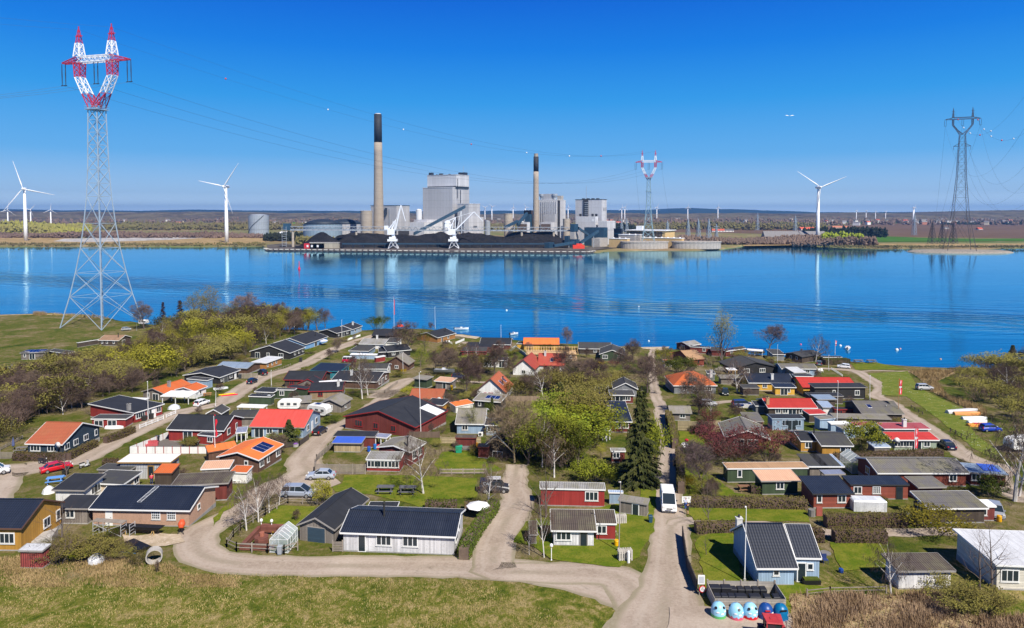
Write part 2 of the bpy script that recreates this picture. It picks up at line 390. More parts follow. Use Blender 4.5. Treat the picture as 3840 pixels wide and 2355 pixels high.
sheet(['E470,715','E750,722','E1050,716','E1500,702','E1880,680','E1650,655','E1100,668','E860,682','E700,690','E560,692'], 'sand_depot', dirt('pale_gravel', (0.5, 0.47, 0.44), (0.26, 0.25, 0.25), 0.05, (0.7, 0.66, 0.6)), 2.6)
sheet(['C1500,685','C2464,668','D180,1305','D1350,1322','D2300,1322','D2300,1298','D700,1300','D190,1290','C2464,655','C1900,655','C1500,672'], 'far_beach', straw, 2.45)
sheet(['E-100,655','E760,662','E1000,660','E1000,650','E-100,640'], 'dry_verge', straw, 2.6)
# pylon island
mb = MB(); c = onz(*P('D1455,1378'), 0); rx = 68;
mb.lathe([(rx, -1), (rx * 0.97, 0.6), (rx * 0.88, 2.3), (rx * 0.3, 2.6)], 48)
for i, v in enumerate(mb.v): mb.v[i] = (v[0] + rnd.uniform(-.8, .8), v[1] * 0.55, v[2] + rnd.uniform(-.2, .2))
o = struct(mb, 'rock_island', dirt('rocks', (0.34, 0.29, 0.24), (0.16, 0.15, 0.12), 0.5, (0.55, 0.5, 0.45))); o.location = (c.x, c.y, 0)
ISL = c.copy()
# far hills: long ridges with wooded skyline
def ridge(pts, Y, name, m, depth=900, jit=5, step=30, base=0):
 mb = MB(); q = []
 for i in range(len(pts) - 1):
  a = atY(pts[i], Y); b = atY(pts[i + 1], Y); n_ = max(1, int((b - a).length / step))
  for k in range(n_): q.append(a.lerp(b, k / n_))
 q.append(atY(pts[-1], Y))
 ph = 0
 for v in q:
  ph = 0.6 * ph + rnd.uniform(-jit, jit)
  z = v.z + ph
  for f, zz in ((0, base), (0.35, z * 0.5), (0.7, z * 0.85), (1.0, z), (1.4, z * 0.9)):
   mb.v.append((v.x, Y + (f - 1) * depth + rnd.uniform(-20, 20), zz))
 for i in range(len(q) - 1):
  for j in range(4):
   a = i * 5 + j; mb.f.append((a, a + 5, a + 6, a + 1))
 return struct(mb, name, m)
woodm = dirt('wooded_slope', (0.06, 0.05, 0.04), (0.15, 0.13, 0.08), 0.008, (0.24, 0.19, 0.15), (1, .4, 1))
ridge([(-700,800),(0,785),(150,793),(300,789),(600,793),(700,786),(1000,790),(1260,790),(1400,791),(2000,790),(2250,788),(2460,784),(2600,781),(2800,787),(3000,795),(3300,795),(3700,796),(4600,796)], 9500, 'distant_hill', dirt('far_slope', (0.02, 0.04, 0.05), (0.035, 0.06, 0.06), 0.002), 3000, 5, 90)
ridge([(-700,802),(0,795),(160,797),(330,795),(560,797),(760,792),(1000,797),(1300,800),(1900,802),(2300,800),(2550,802),(3000,800),(3400,801),(3650,793),(3800,790),(3900,787),(4600,790)], 4300, 'hill', woodm, 1400, 4, 22)
# ------------------------------------------------------------------ far vegetation (woods that read as one mass), houses, turbines
def clump_belt(name, pts, Y0, Y1, hgt, m, n_, sz=(3, 6), kind='stuff'):
 """pts: pixel outline along the foot of the wood; trees scattered between depths Y0 and Y1"""
 mb = MB(); a = [atY(p, 1).x for p in pts]
 for _ in range(n_):
  Y = rnd.uniform(Y0, Y1); t = rnd.random() * (len(a) - 1); i = int(t); xx = (a[i] + (a[min(i + 1, len(a) - 1)] - a[i]) * (t - i)) * Y
  H = hgt * rnd.uniform(0.6, 1.15) * (0.75 + 0.35 * math.sin(xx * 0.02) * math.sin(xx * 0.0071 + 2)); z0 = fz(xx, Y)
  for k in range(4):
   s = rnd.uniform(*sz); c = (xx + rnd.uniform(-3, 3), Y + rnd.uniform(-3, 3), z0 + H * (0.25 + 0.25 * k) * rnd.uniform(0.85, 1.05))
   o = len(mb.v); w_ = s * rnd.uniform(0.5, 0.9)
   vs = [(w_, 0, 0), (0, w_, 0), (-w_, 0, 0), (0, -w_, 0), (0, 0, s), (0, 0, -s)]
   rz = rnd.random() * 3
   mb.v += [(c[0] + x * math.cos(rz) - y * math.sin(rz), c[1] + x * math.sin(rz) + y * math.cos(rz), c[2] + z * rnd.uniform(.7, 1.2)) for x, y, z in vs]
   mb.f += [(o + p, o + q, o + 4) for p, q in ((0, 1), (1, 2), (2, 3), (3, 0))] + [(o + q, o + p, o + 5) for p, q in ((0, 1), (1, 2), (2, 3), (3, 0))]
 return struct(mb, name, m, kind)
fb = foliage('bare_far', (0.22, 0.155, 0.12), (0.14, 0.10, 0.075), 0.02)
fy = foliage('spring_far', (0.26, 0.24, 0.05), (0.19, 0.16, 0.06), 0.01)
fo = foliage('olive_far', (0.20, 0.19, 0.06), (0.15, 0.125, 0.065), 0.01)
fd = foliage('dark_far', (0.018, 0.028, 0.016), (0.03, 0.035, 0.02), 0.02)
fgr = foliage('fresh_far', (0.28, 0.34, 0.02), (0.16, 0.19, 0.03), 0.05)
clump_belt('spring_woodland', ['E-300,600','E800,600'], 1500, 1900, 22, fy, 1500, (3, 7))
clump_belt('bare_woodland', ['E-300,600','E2300,600'], 1330, 1480, 9, fb, 1400, (2, 4))
clump_belt('olive_woodland', ['E900,600','E2460,600','C0,300','C2464,300'], 1900, 2500, 15, fo, 2600, (3, 7))
clump_belt('bare_woodland', ['E-300,600','E2460,600','C0,300','C2464,300','D2300,1050'], 2500, 4000, 16, fb, 2800, (4, 9))
clump_belt('bare_woodland', ['E-300,600','E2460,600','C0,300','C2464,300','D2300,1050'], 4000, 5600, 16, fb, 1600, (6, 12))
clump_belt('pine_belt', ['C-100,400','C250,400'], 1750, 1850, 20, fd, 260, (3, 6))
clump_belt('pine_belt', ['C2200,400','C2464,400','D790,1180'], 1330, 1480, 17, fd, 420, (3, 6))
clump_belt('pine_belt', ['E2330,640','A400,800','A1050,830'], 1180, 1330, 10, fd, 420, (3, 5))
clump_belt('bare_thicket', ['C760,600','C1500,600','C2460,620'], 1060, 1200, 11, fb, 1500, (2, 4))
clump_belt('bare_thicket', ['D-50,1290','D690,1290'], 1020, 1110, 11, fb, 620, (2, 4))
clump_belt('fresh_green_thicket', ['D200,1200','D330,1200','D590,1180'], 1060, 1110, 16, fgr, 130, (3, 5))
clump_belt('fresh_green_thicket', ['A720,880','A830,880'], 1000, 1020, 9, fgr, 40, (2, 3))
clump_belt('bare_thicket', ['A350,780','A1060,780'], 1060, 1085, 13, fo, 260, (2, 4))
clump_belt('shore_scrub', ['D150,1295','D1300,1290','D2300,1290'], 975, 1000, 2.5, fo, 260, (0.8, 1.8))
clump_belt('shore_scrub', ['E-100,720','E1400,730','E2330,720'], 1030, 1100, 2.5, fo, 330, (0.8, 2))
clump_belt('pine_belt', ['D1080,1000','D1480,1090','D2047,1090'], 2600, 2900, 12, fd, 260, (3, 6))
# far houses
FW = [mat((0.8, 0.78, 0.74)), mat((0.5, 0.2, 0.12), 'brick'), mat((0.7, 0.62, 0.45)), mat((0.35, 0.12, 0.08), 'brick')]
FR = [mat((0.5, 0.09, 0.04)), mat((0.10, 0.09, 0.09)), mat((0.45, 0.16, 0.08)), mat((0.2, 0.19, 0.19))]
def farhouse(X, Y, L, D, h, rz, wi, ri, label, cat='house', group=None, name='farmhouse'):
 z = fz(X, Y); e = empty(name, (X, Y, z - 0.5), rz, label, cat, group)
 MB().box(-L/2, -D/2, 0, L/2, D/2, h).build('wall', FW[wi], e)
 r = D * 0.42; mb = MB()
 mb.add([(-L/2-.5,-D/2-.5,h),(L/2+.5,-D/2-.5,h),(L/2+.5,D/2+.5,h),(-L/2-.5,D/2+.5,h),(-L/2-.5,0,h+r),(L/2+.5,0,h+r)],[(0,1,5,4),(2,3,4,5),(1,2,5),(3,0,4),(3,2,1,0)])
 mb.build('roof', FR[ri], e)
 if group is None:
  for k in range(4): x = -L/2 + (k + .5) * L / 4; MB().box(x - .9, -D/2 - .06, h * .35, x + .9, -D/2 - .003, h * .35 + 1.6).build('window', glassm(), e)
 return e
for (p, Y, L, ri, wi, lab) in [('C2240,390',1900,42,0,0,'long white farm building with bright red roof left of the right hand turbine'),('C2030,362',2300,26,0,0,'white farmhouse with red roof among the trees'),('C1210,428',1750,30,0,0,'white farmhouse with red roof at the edge of the ploughed field'),('C1310,428',1760,34,1,0,'white farm building with dark roof beside the red roofed farmhouse'),
 ('D370,1090',2100,46,2,2,'long yellow farm building with orange roof'),('D60,1085',1950,42,0,0,'long low farm building with red roof behind the right hand turbine'),('D1640,1100',1900,14,0,0,'small white gabled house right of the dark lattice tower'),('D1330,1080',2000,16,1,0,'white gabled house left of the dark lattice tower')]:
 v = atY(p, Y); farhouse(v.x, Y, L, 11, 4, rnd.uniform(-.2, .2), wi, ri, lab)
for k in range(90):
 if k < 55: px = rnd.uniform(3060, 3840)
 elif k < 72: px = rnd.uniform(0, 1400)
 else: px = rnd.uniform(1850, 3000)
 Y = rnd.uniform(2500, 3600); X = (px - 1920) / FPX * Y
 farhouse(X, Y, rnd.uniform(12, 24), rnd.uniform(8, 11), rnd.uniform(4, 7) + 7, rnd.uniform(-.8, .8), rnd.choice((0, 0, 0, 1, 2)), rnd.choice((0, 1, 1, 3, 3, 3)), 'tiny far village house with pale walls among bare trees', 'house', 'houses of the far villages')
# wind turbines
WT = paint((0.82, 0.83, 0.85), 0.4)
def turbine(base, hub, blade, ang, yaw, label, group=None, k=1.0, ov=None):
 """base, hub pixels; ang list of blade angles in degrees (0 = up, clockwise as seen)"""
 b = P(base); hb = P(hub)
 v = onz(b[0], b[1], 2.0) if ov is None else atY(b, ov); Y = v.y
 H = atY(hb, Y).z - 2; Lb = blade * Y / FPX
 e = empty('wind_turbine', (v.x, v.y, 1.5), yaw, label, 'wind turbine', group); s = H / 60.0
 MB().lathe([(2.1 * s, 0), (1.9 * s, H * .3), (1.2 * s, H)], 20).build('tower', WT, e, smooth=True)
 MB().lathe([(0.2 * s, -4.5 * s), (1.3 * s, -4.2 * s), (1.6 * s, -1 * s), (1.5 * s, 3 * s), (.4 * s, 4.4 * s)], 12).build('nacelle', WT, e, Matrix.Translation((0, 0.5 * s, H + .8 * s)) @ Matrix.Rotation(math.pi / 2, 4, 'X'), smooth=True)
 MB().lathe([(1.5 * s, 0), (1.3 * s, 1.3 * s), (.5 * s, 2.3 * s)], 12).build('hub', WT, e, Matrix.Translation((0, -3.6 * s, H + .8 * s)) @ Matrix.Rotation(math.pi / 2, 4, 'X'), smooth=True)
 for a in ang:
  mb = MB(); prof = [(0, .55, .5), (.06, .7, .45), (.2, 1.45, .28), (.6, .8, .12), (.97, .32, .04), (1, .1, .02)]
  for t, wd, th in prof:
   for x, y in ((-wd * .35, 0), (0, -th), (wd * .65, 0), (0, th)): mb.v.append((x * s * 1.1, y * s, t * Lb))
  for i in range(len(prof) - 1):
   for j in range(4): mb.f.append((i*4+j, i*4+(j+1)%4, i*4+4+(j+1)%4, i*4+4+j))
  mb.f.append((3,2,1,0)); mb.f.append((20,21,22,23))
  mb.build('blade', WT, e, Matrix.Translation((0, -4.4 * s, H + .8 * s)) @ Matrix.Rotation(R(a), 4, 'Y') @ Matrix.Rotation(R(12), 4, 'Z'), smooth=True)
turbine('E228,712','E212,258',108,(-16,102,218),R(14),'white wind turbine left of the tall red and white lattice tower')
turbine('E1996,728','E1980,238',108,(37,160,282),R(-12),'white wind turbine left of the silver storage tank')
turbine('D160,1280','D162,790',108,(303,68,187),R(4),'white wind turbine standing alone on the right, its rotor raised like a Y')
for i, (bx, hx, bl, a, lab) in enumerate([('E70,550','E66,440',34,10,'small wind turbine at the far left edge, in front of the wooded hill'),('E270,518','E270,438',26,40,'small far wind turbine just right of the leftmost big turbine tower'),('E447,510','E447,440',26,5,'small far wind turbine between the big left turbine and the lattice tower')]):
 turbine(bx, hx, bl, (a, a + 120, a + 240), R(30), lab, ov=1900)
for i, (hx, a) in enumerate([('B365,550',55),('B445,540',70),('B690,550',0),('B832,545',95),('B1325,550',110),('B1945,560',0),('B1980,548',30),('B2350,548',20),('C860,238',5),('C1208,240',0),('D515,1000',20),('D604,1003',50),('D690,1008',0),('D782,1010',40),('D1035,975',70),('D1043,970',10)]):
 p = P(hx); y1 = p[1] + (20 if i < 10 else 12)
 t = 'z%f,%f' % (p[0] / TL['z'][2], (p[1] + (22 if i < 10 else 14)) / TL['z'][2])
 turbine(t, hx, 17 if i < 10 else 11, (a, a + 120, a + 240), R(20), 'tiny white wind turbine far away on the horizon', 'wind turbines on the horizon', ov=3300)
# ------------------------------------------------------------------ power station on the far quay
PANEL = mat((0.46, 0.46, 0.48), 'panel', 0.6, 0.1); PANEL2 = mat((0.58, 0.58, 0.60), 'panel', 0.6, 0.1); PBL = mat((0.015, 0.055, 0.10), 'panel', 0.6, 0.15)
CONC = mat((0.42, 0.36, 0.29), 'panel', 0.9, 0.4); CONC2 = mat((0.36, 0.34, 0.32), 'plain', 0.9, 0.5); DKB = mat((0.015, 0.025, 0.04), 'plain', 0.6, 0.1)
DARK = mat((0.03, 0.03, 0.035)); STEEL = mat((0.30, 0.33, 0.37), 'plain', 0.5, 0.2); WHT = mat((0.75, 0.76, 0.78), 'plain', 0.5, 0.1); YBR = mat((0.55, 0.38, 0.17), 'brick', 0.9, 0.2)
TH = R(30)
def rbox(parent, name, t, xl, xc, xr, yt, Y, m, z0=1.5, th=TH, zt=None, yb=None, lab=None):
 """box whose front corner stands at pixel column xc and depth Y, its two faces reaching columns xl and xr"""
 s, k = math.sin(th), math.cos(th)
 C = atY('%s%f,%f' % (t, xc, yt), Y); tl = atY('%s%f,%f' % (t, xl, yt), 1).x; tr = atY('%s%f,%f' % (t, xr, yt), 1).x
 L1 = (C.x - tl * Y) / (k + tl * s); L2 = (tr * Y - C.x) / (s - tr * k)
 z1 = C.z if zt is None else zt
 if yb is not None: z0 = atY('%s%f,%f' % (t, xc, yb), Y).z
 M = Matrix.Translation((C.x, C.y, 0)) @ Matrix.Rotation(-th, 4, 'Z')
 mb = MB().box(-L1, 0, z0, 0, L2, z1)
 o = mb.build(name, m, parent, M if parent is None else parent.matrix_basis.inverted() @ M)
 return o, C, L1, L2, M
def root(name, p, Y, lab, cat, group=None):
 v = atY(p, Y); e = empty(name, (v.x, v.y, 2), 0, lab, cat, group); e.matrix_basis = Matrix.Translation((v.x, v.y, 2)); return e
def sub(parent, name, mb, m, M, smooth=False): return mb.build(name, m, parent, parent.matrix_basis.inverted() @ M, smooth)
# boiler house
e = root('boiler_house', 'A2145,900', 1100, 'tallest grey boiler house, a stepped windowless metal block between the two chimneys', 'power station building')
_, C, L1, L2, M = rbox(e, 'wall', 'A', 1803, 2145, 2340, 320, 1100, PANEL)
sub(e, 'roof_edge', MB().box(-L1 - .4, -.4, C.z, .4, L2 + .4, C.z + 1.2), PANEL2, M)
sub(e, 'shadow_gap', MB().box(-L1 - .1, -.12, 24, .1, L2 + .1, 26.5), DKB, M)  # dark strip running round the wall, slightly proud of it
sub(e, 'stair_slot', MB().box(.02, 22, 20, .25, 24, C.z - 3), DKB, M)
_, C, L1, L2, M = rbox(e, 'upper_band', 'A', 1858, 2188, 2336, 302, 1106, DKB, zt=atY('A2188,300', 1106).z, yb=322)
_, C, L1, L2, M = rbox(e, 'upper_wall', 'A', 1855, 2190, 2338, 172, 1106, PANEL2, yb=302)
sub(e, 'roof_edge', MB().box(-L1 - .4, -.4, C.z, .4, L2 + .4, C.z + 1.0), PANEL, M)
sub(e, 'slot', MB().box(.02, 3, C.z - 38, .25, 4.2, C.z - 6), DKB, M)
for x, y, w_, d_, h_ in ((-L1 + 3, 4, 6, 6, 4.5), (-L1 * .62, 6, 6, 4, 2.5), (-7, L2 - 12, 13, 8, 4.5), (-20, 8, 3, 3, 1.5), (-L1 * .8, 10, 2, 2, 1.8)):
 sub(e, 'roof_unit', MB().box(x - w_ / 2, y, C.z + 1, x + w_ / 2, y + d_, C.z + 1 + h_), DKB, M)
sub(e, 'antenna', MB().bar((-6, L2 - 8, C.z), (-6, L2 - 8, C.z + 16), .25), STEEL, M)
e = root('turbine_hall', 'B178,900', 1085, 'grey annex hall stepping down from the right side of the tallest boiler house', 'power station building')
_, C, L1, L2, M = rbox(e, 'wall', 'B', 48, 178, 308, 508, 1085, PANEL)
sub(e, 'roof_edge', MB().box(-L1 - .4, -.4, C.z, .4, L2 + .4, C.z + .8), PANEL2, M)
_, C, L1, L2, M = rbox(e, 'lower_wall', 'B', 120, 178, 350, 660, 1076, PANEL2)
sub(e, 'window', MB().box(.02, L2 * .3, 28, .2, L2 * .55, 31), DARK, M)
e = root('flue_hall', 'A1500,900', 1125, 'grey hall behind the foot of the taller chimney', 'power station building')
_, C, L1, L2, M = rbox(e, 'wall', 'A', 1203, 1500, 1650, 528, 1125, PANEL)
sub(e, 'roof_edge', MB().box(-L1 - .4, -.4, C.z, .4, L2 + .4, C.z + .8), DKB, M)
sub(e, 'duct', MB().hexa([(-L1*.45,-8,44),(-L1*.36,-8,44),(-L1*.36,0,50),(-L1*.45,0,50)],[(-L1*.45,-8,49),(-L1*.36,-8,49),(-L1*.36,0,60),(-L1*.45,0,60)]), DKB, M)
sub(e, 'pipe', MB().box(-L1 * .28, -.7, 10, -L1 * .25, -.1, C.z - 5), STEEL, M)
sub(e, 'louvre', MB().box(-L1 * .1, -.3, 15, -1, -.05, 22), DARK, M)
sub(e, 'louvre', MB().box(.05, L2 * .1, 15, .3, L2 * .95, 22), DARK, M)
e = root('low_service_hall', 'A1820,900', 1068, 'low pale hall in front of the tallest boiler house', 'power station building')
rbox(e, 'wall', 'A', 1650, 1820, 2040, 718, 1068, PANEL2)
rbox(e, 'back_wall', 'A', 1700, 1850, 2000, 690, 1090, PANEL)
def cyl(name, t, x0, x1, yt, Y, m, lab, cat, z0=1.5, capm=None, dome=0, k=1.0, n=36, group=None):
 a = atY('%s%f,%f' % (t, x0, yt), Y); b = atY('%s%f,%f' % (t, x1, yt), Y); r = (b.x - a.x) / 2
 e = empty(name, ((a.x + b.x) / 2, Y + r, z0), 0, lab, cat, group); H = a.z - z0
 MB().lathe([(r * k, 0), (r, H)], n).build('shell', m, e, smooth=False)
 if dome: MB().lathe([(r * 1.01, H + .02), (r * .7, H + dome * .6), (r * .3, H + dome * .93), (.1, H + dome)], n).build('roof', capm or m, e, smooth=True)
 else: MB().lathe([(r * 1.03, H - 1), (r * 1.03, H + .5), (r * .9, H + .5)], n).build('rim', capm or m, e)
 return e, r, H
def chimney(t, xb0, xb1, Y, ytop, xt0, xt1, yblk, lab, capc):
 a = atY('%s%f,%f' % (t, xb0, 800), Y); b = atY('%s%f,%f' % (t, xb1, 800), Y); rb = (b.x - a.x) / 2
 H = atY('z0,%f' % ytop, Y).z - 2; rt = (xt1 - xt0) * TL['z'][2] / 2 * Y / FPX; zb = atY('z0,%f' % yblk, Y).z - 2
 e = empty('chimney', ((a.x + b.x) / 2, Y, 2), 0, lab, 'chimney')
 def rr(z): u = z / H; return rb + (rt - rb) * (u ** 0.62)
 MB().lathe([(rr(zb * i / 10), zb * i / 10) for i in range(11)], 40).build('concrete_shaft', mat((0.40, 0.33, 0.26), 'panel', 0.9, 0.3), e, smooth=True)
 MB().lathe([(rr(zb), zb), (rr(H) * 1.03, H)], 40).build('black_top', mat((0.012, 0.014, 0.018)), e, smooth=True)
 MB().lathe([(rt * .82, H), (rt * .82, H + (1.2 if capc else 5))], 30).build('flue', WHT if capc else CONC, e)
 return e
chimney('A', 1228, 1362, 1090, 275, 896, 913.5, 343, 'taller concrete chimney with a black top, left of the tallest boiler house', 1)
chimney('B', 916, 993, 1110, 377, 1281, 1293, 413, 'shorter concrete chimney with a black top, right of the tallest boiler house', 0)
cyl('concrete_silo', 'A', 1070, 1205, 588, 1075, CONC, 'round concrete silo left of the taller chimney', 'silo')
cyl('concrete_silo', 'B', 585, 688, 622, 1075, CONC, 'round concrete silo left of the shorter chimney', 'silo')
cyl('concrete_silo', 'B', 1268, 1350, 682, 1040, CONC, 'round concrete silo right of the shorter chimney, beside the blue tower', 'silo')
cyl('cone_silo', 'A', 2035, 2130, 740, 1050, WHT, 'pale silo with a coned top behind the right hand crane', 'silo', dome=6)
cyl('small_tank', 'B', 360, 425, 715, 1250, STEEL, 'small round silver tank with a coned roof right of the tallest boiler house', 'tank', dome=3)
cyl('flat_tank', 'A', 362, 810, 745, 1120, mat((0.20, 0.28, 0.36), 'panel'), 'wide blue grey oil tank with a dark shallow dome, the left one of the pair', 'tank', capm=DKB, dome=9)
cyl('flat_tank', 'A', 640, 1060, 742, 1190, mat((0.40, 0.40, 0.42), 'panel'), 'wide grey oil tank with a dark shallow dome, the right one of the pair', 'tank', capm=DKB, dome=9)
e, r, H = cyl('storage_tank', 'E', 2157, 2330, 488, 1500, mat((0.33, 0.37, 0.42), 'panel', 0.4, 0.2), 'big silver storage tank right of the middle wind turbine', 'tank', dome=3)
mb = MB()
for k in range(24):
 a = math.pi * (1.05 + k * .03); b = math.pi * (1.05 + (k + 1) * .03); mb.bar((r * 1.01 * math.cos(a), r * 1.01 * math.sin(a), H * k / 24), (r * 1.01 * math.cos(b), r * 1.01 * math.sin(b), H * (k + 1) / 24), .8)
mb.build('stair', DKB, e)
MB().lathe([(r * 1.015, H * .3), (r * 1.015, H * .33)], 36, cap=False).build('ring', STEEL, e); MB().lathe([(r * 1.015, H * .64), (r * 1.015, H * .67)], 36, cap=False).build('ring', STEEL, e)
cyl('water_tank', 'A', 1718, 1790, 580, 2450, WHT, 'white water tank on the horizon left of the tallest boiler house', 'tank', dome=5, z0=20)
# unit with ribs and vents
e = root('ribbed_unit', 'B1200,900', 1135, 'grey ribbed boiler house right behind the shorter chimney', 'power station building')
_, C, L1, L2, M = rbox(e, 'wall', 'B', 985, 1200, 1297, 458, 1135, PANEL2)
mb = MB(); n_ = 9
for k in range(n_): x = -L1 * (k + .5) / n_; mb.box(x - .7, -1.2, 8, x + .7, -.02, C.z - 2)
sub(e, 'rib', mb, PANEL, M)['kind'] = 'stuff'
sub(e, 'stair_tower', MB().box(.05, 1, 5, 2.2, L2 * .2, C.z - 1), DARK, M)
for x in (-L1 * .9, -L1 * .22): sub(e, 'vent', MB().lathe([(3, C.z), (3, C.z + 3), (5, C.z + 7), (5, C.z + 10)], 12, (x, 6, 0)), STEEL, M)
sub(e, 'roof_unit', MB().box(-L1 * .8, 3, C.z, -L1 * .3, 16, C.z + 10), PANEL, M); sub(e, 'roof_unit', MB().box(-8, L2 * .5, C.z, -1, L2 * .8, C.z + 7), CONC2, M)
_, C, L1, L2, M = rbox(e, 'lower_wall', 'B', 1035, 1172, 1200, 625, 1118, PANEL)
for xl, xc, xr, yt, Y, m in ((742, 855, 885, 718, 1075, PANEL2), (1008, 1130, 1195, 718, 1080, PANEL2)):
 _, C, L1, L2, M = rbox(e, 'low_wall', 'B', xl, xc, xr, yt, Y, m); sub(e, 'louvre', MB().box(-L1 + 1, -.2, 8, -1, -.05, C.z - 3), mat((0.13, 0.09, 0.07)), M)
rbox(e, 'dark_house', 'B', 815, 900, 918, 580, 1130, mat((0.05, 0.03, 0.025))); rbox(e, 'blue_house', 'B', 820, 882, 915, 625, 1105, PBL)
e = root('square_unit', 'B1715,900', 1090, 'square grey boiler house at the right end of the power station, dark stair tower', 'power station building')
_, C, L1, L2, M = rbox(e, 'wall', 'B', 1410, 1715, 1772, 457, 1090, PANEL)
sub(e, 'roof_edge', MB().box(-L1 - .4, -.4, C.z, .4, L2 + .4, C.z + .8), DKB, M)
sub(e, 'stair_tower', MB().box(-L1 * .68, -1.5, 8, -L1 * .5, -.05, C.z + 1), DARK, M)
mb = MB()
for k in range(18): mb.box(-L1 * .62, -3.2, 12 + k * (C.z - 14) / 18, -L1 * .5, -1.55, 13.0 + k * (C.z - 14) / 18)
sub(e, 'landing', mb, STEEL, M)['kind'] = 'stuff'
for x, z in ((.8, .62), (.34, .62), (.2, .62)): sub(e, 'window', MB().box(-L1 * x - 2, -.2, C.z * z, -L1 * x + 2, -.05, C.z * z + 5), DARK, M)
for yy in (.3, .55, .8):
 for z in (.45, .75): sub(e, 'window', MB().box(.05, L2 * yy, C.z * z, .2, L2 * yy + 1.4, C.z * z + 5), DARK, M)
sub(e, 'antenna', MB().bar((-L1 * .66, 8, C.z), (-L1 * .66, 8, C.z + 22), .3), STEEL, M)
for k in range(4): sub(e, 'roof_unit', MB().box(-L1 * (.75 - .18 * k) - 2, 4, C.z + .8, -L1 * (.75 - .18 * k) + 2, 9, C.z + 2.4), DARK, M)
_, C, L1, L2, M = rbox(e, 'front_wall', 'B', 1420, 1640, 1672, 652, 1070, PANEL2); sub(e, 'hatch', MB().box(-6, -.2, C.z - 8, -2, -.05, C.z - 4), WHT, M)
rbox(e, 'side_wall', 'B', 1672, 1775, 1873, 705, 1060, PANEL2)
e = root('transfer_tower', 'B1400,1000', 985, 'dark blue coal transfer tower with a grey band where the conveyors meet', 'coal tower')
_, C, L1, L2, M = rbox(e, 'wall', 'B', 1350, 1398, 1443, 740, 985, PBL)
sub(e, 'grey_band', MB().box(-L1 - .2, -.2, C.z - 22, .2, L2 + .2, C.z - 11.5), CONC2, M)
e = root('coal_bunker', 'B1740,1000', 1010, 'long dark blue coal bunker building right of the transfer tower', 'coal building')
rbox(e, 'wall', 'B', 1512, 1740, 1782, 780, 1010, PBL); rbox(e, 'lower_wall', 'B', 1600, 1690, 1780, 905, 985, CONC2)
e = root('drive_house', 'B1460,1000', 958, 'small dark blue drive house below the transfer tower', 'coal building'); rbox(e, 'wall', 'B', 1380, 1420, 1460, 920, 958, PBL); rbox(e, 'side_wall', 'B', 1282, 1330, 1382, 878, 985, PBL)
e = root('drive_house', 'B1120,1000', 945, 'small dark blue drive house at the end of the quay conveyor', 'coal building'); rbox(e, 'wall', 'B', 1052, 1110, 1166, 955, 945, PBL)
# conveyors
def truss(e, a, b, hgt, wd, name, m, solid=False, nseg=None):
 a = Vector(a); b = Vector(b); d = (b - a); L = d.length; dn = d.normalized(); sd_ = Vector((-dn.y, dn.x, 0)).normalized() * wd / 2; up = Vector((0, 0, hgt)); mb = MB()
 if solid:
  mb.hexa([a - sd_, a + sd_, b + sd_, b - sd_][::-1] if False else [a - sd_, b - sd_, b + sd_, a + sd_], [a - sd_ + up, b - sd_ + up, b + sd_ + up, a + sd_ + up])
 else:
  n_ = nseg or int(L / (hgt * 1.6))
  for s in (-1, 1):
   for u in (0, 1): mb.bar(a + sd_ * s + up * u, b + sd_ * s + up * u, .35)
   for k in range(n_):
    p = a + d * (k / n_); q = a + d * ((k + .5) / n_); r_ = a + d * ((k + 1) / n_)
    mb.bar(p + sd_ * s, q + sd_ * s + up, .22); mb.bar(q + sd_ * s + up, r_ + sd_ * s, .22)
  mb.hexa([a - sd_ * .8, b - sd_ * .8, b + sd_ * .8, a + sd_ * .8], [v + up * .3 for v in (a - sd_ * .8, b - sd_ * .8, b + sd_ * .8, a + sd_ * .8)])
  mb.hexa([v + up * .98 for v in (a - sd_, b - sd_, b + sd_, a + sd_)], [v + up * 1.08 for v in (a - sd_, b - sd_, b + sd_, a + sd_)])
 o = mb.build(name, m, e); o.location = -Vector(e.location); return o
a = atY('A262,812', 985); b = atY('B1350,822', 1000)
e = empty('conveyor_bridge', (a.x, a.y, 2), 0, 'very long steel truss conveyor bridge passing over the coal heaps', 'conveyor')
truss(e, a, b, 5.5, 5, 'truss', STEEL)
MB().box(-8, -3, a.z - 2, 2, 3, a.z + 8).build('head_house', PBL, e)
d = b - a
for t in (.012, .235, .352, .602, .825, .94):
 q = d * t; MB().lathe([(1.9, 0), (1.6, a.z - 2 + q.z)], 12, (q.x, q.y, 0)).build('pier', CONC, e)
mb = MB()
for k in range(8): mb.box(-9 + (k % 2) * 1.5, -5, 3 + k * 3.2, -4 + (k % 2) * 1.5, -2, 3.4 + k * 3.2)
mb.bar((-9, -5, 0), (-9, -5, 30), .3); mb.bar((-3, -5, 0), (-3, -5, 30), .3); mb.build('stair', STEEL, e)
a = atY('A1700,870', 1040); b = atY('A2290,555', 1075)
e = empty('sloping_conveyor', (a.x, a.y, 2), 0, 'long dark blue covered conveyor climbing to the tallest boiler house', 'conveyor'); truss(e, a, b, 4.5, 5, 'casing', PBL, True)
q = a.lerp(b, .93); mb = MB(); mb.bar(q - Vector(e.location), (q.x - a.x + 3, 0, 0), .8); mb.bar(q - Vector(e.location), (q.x - a.x - 10, 0, 0), .8); mb.build('support', STEEL, e)
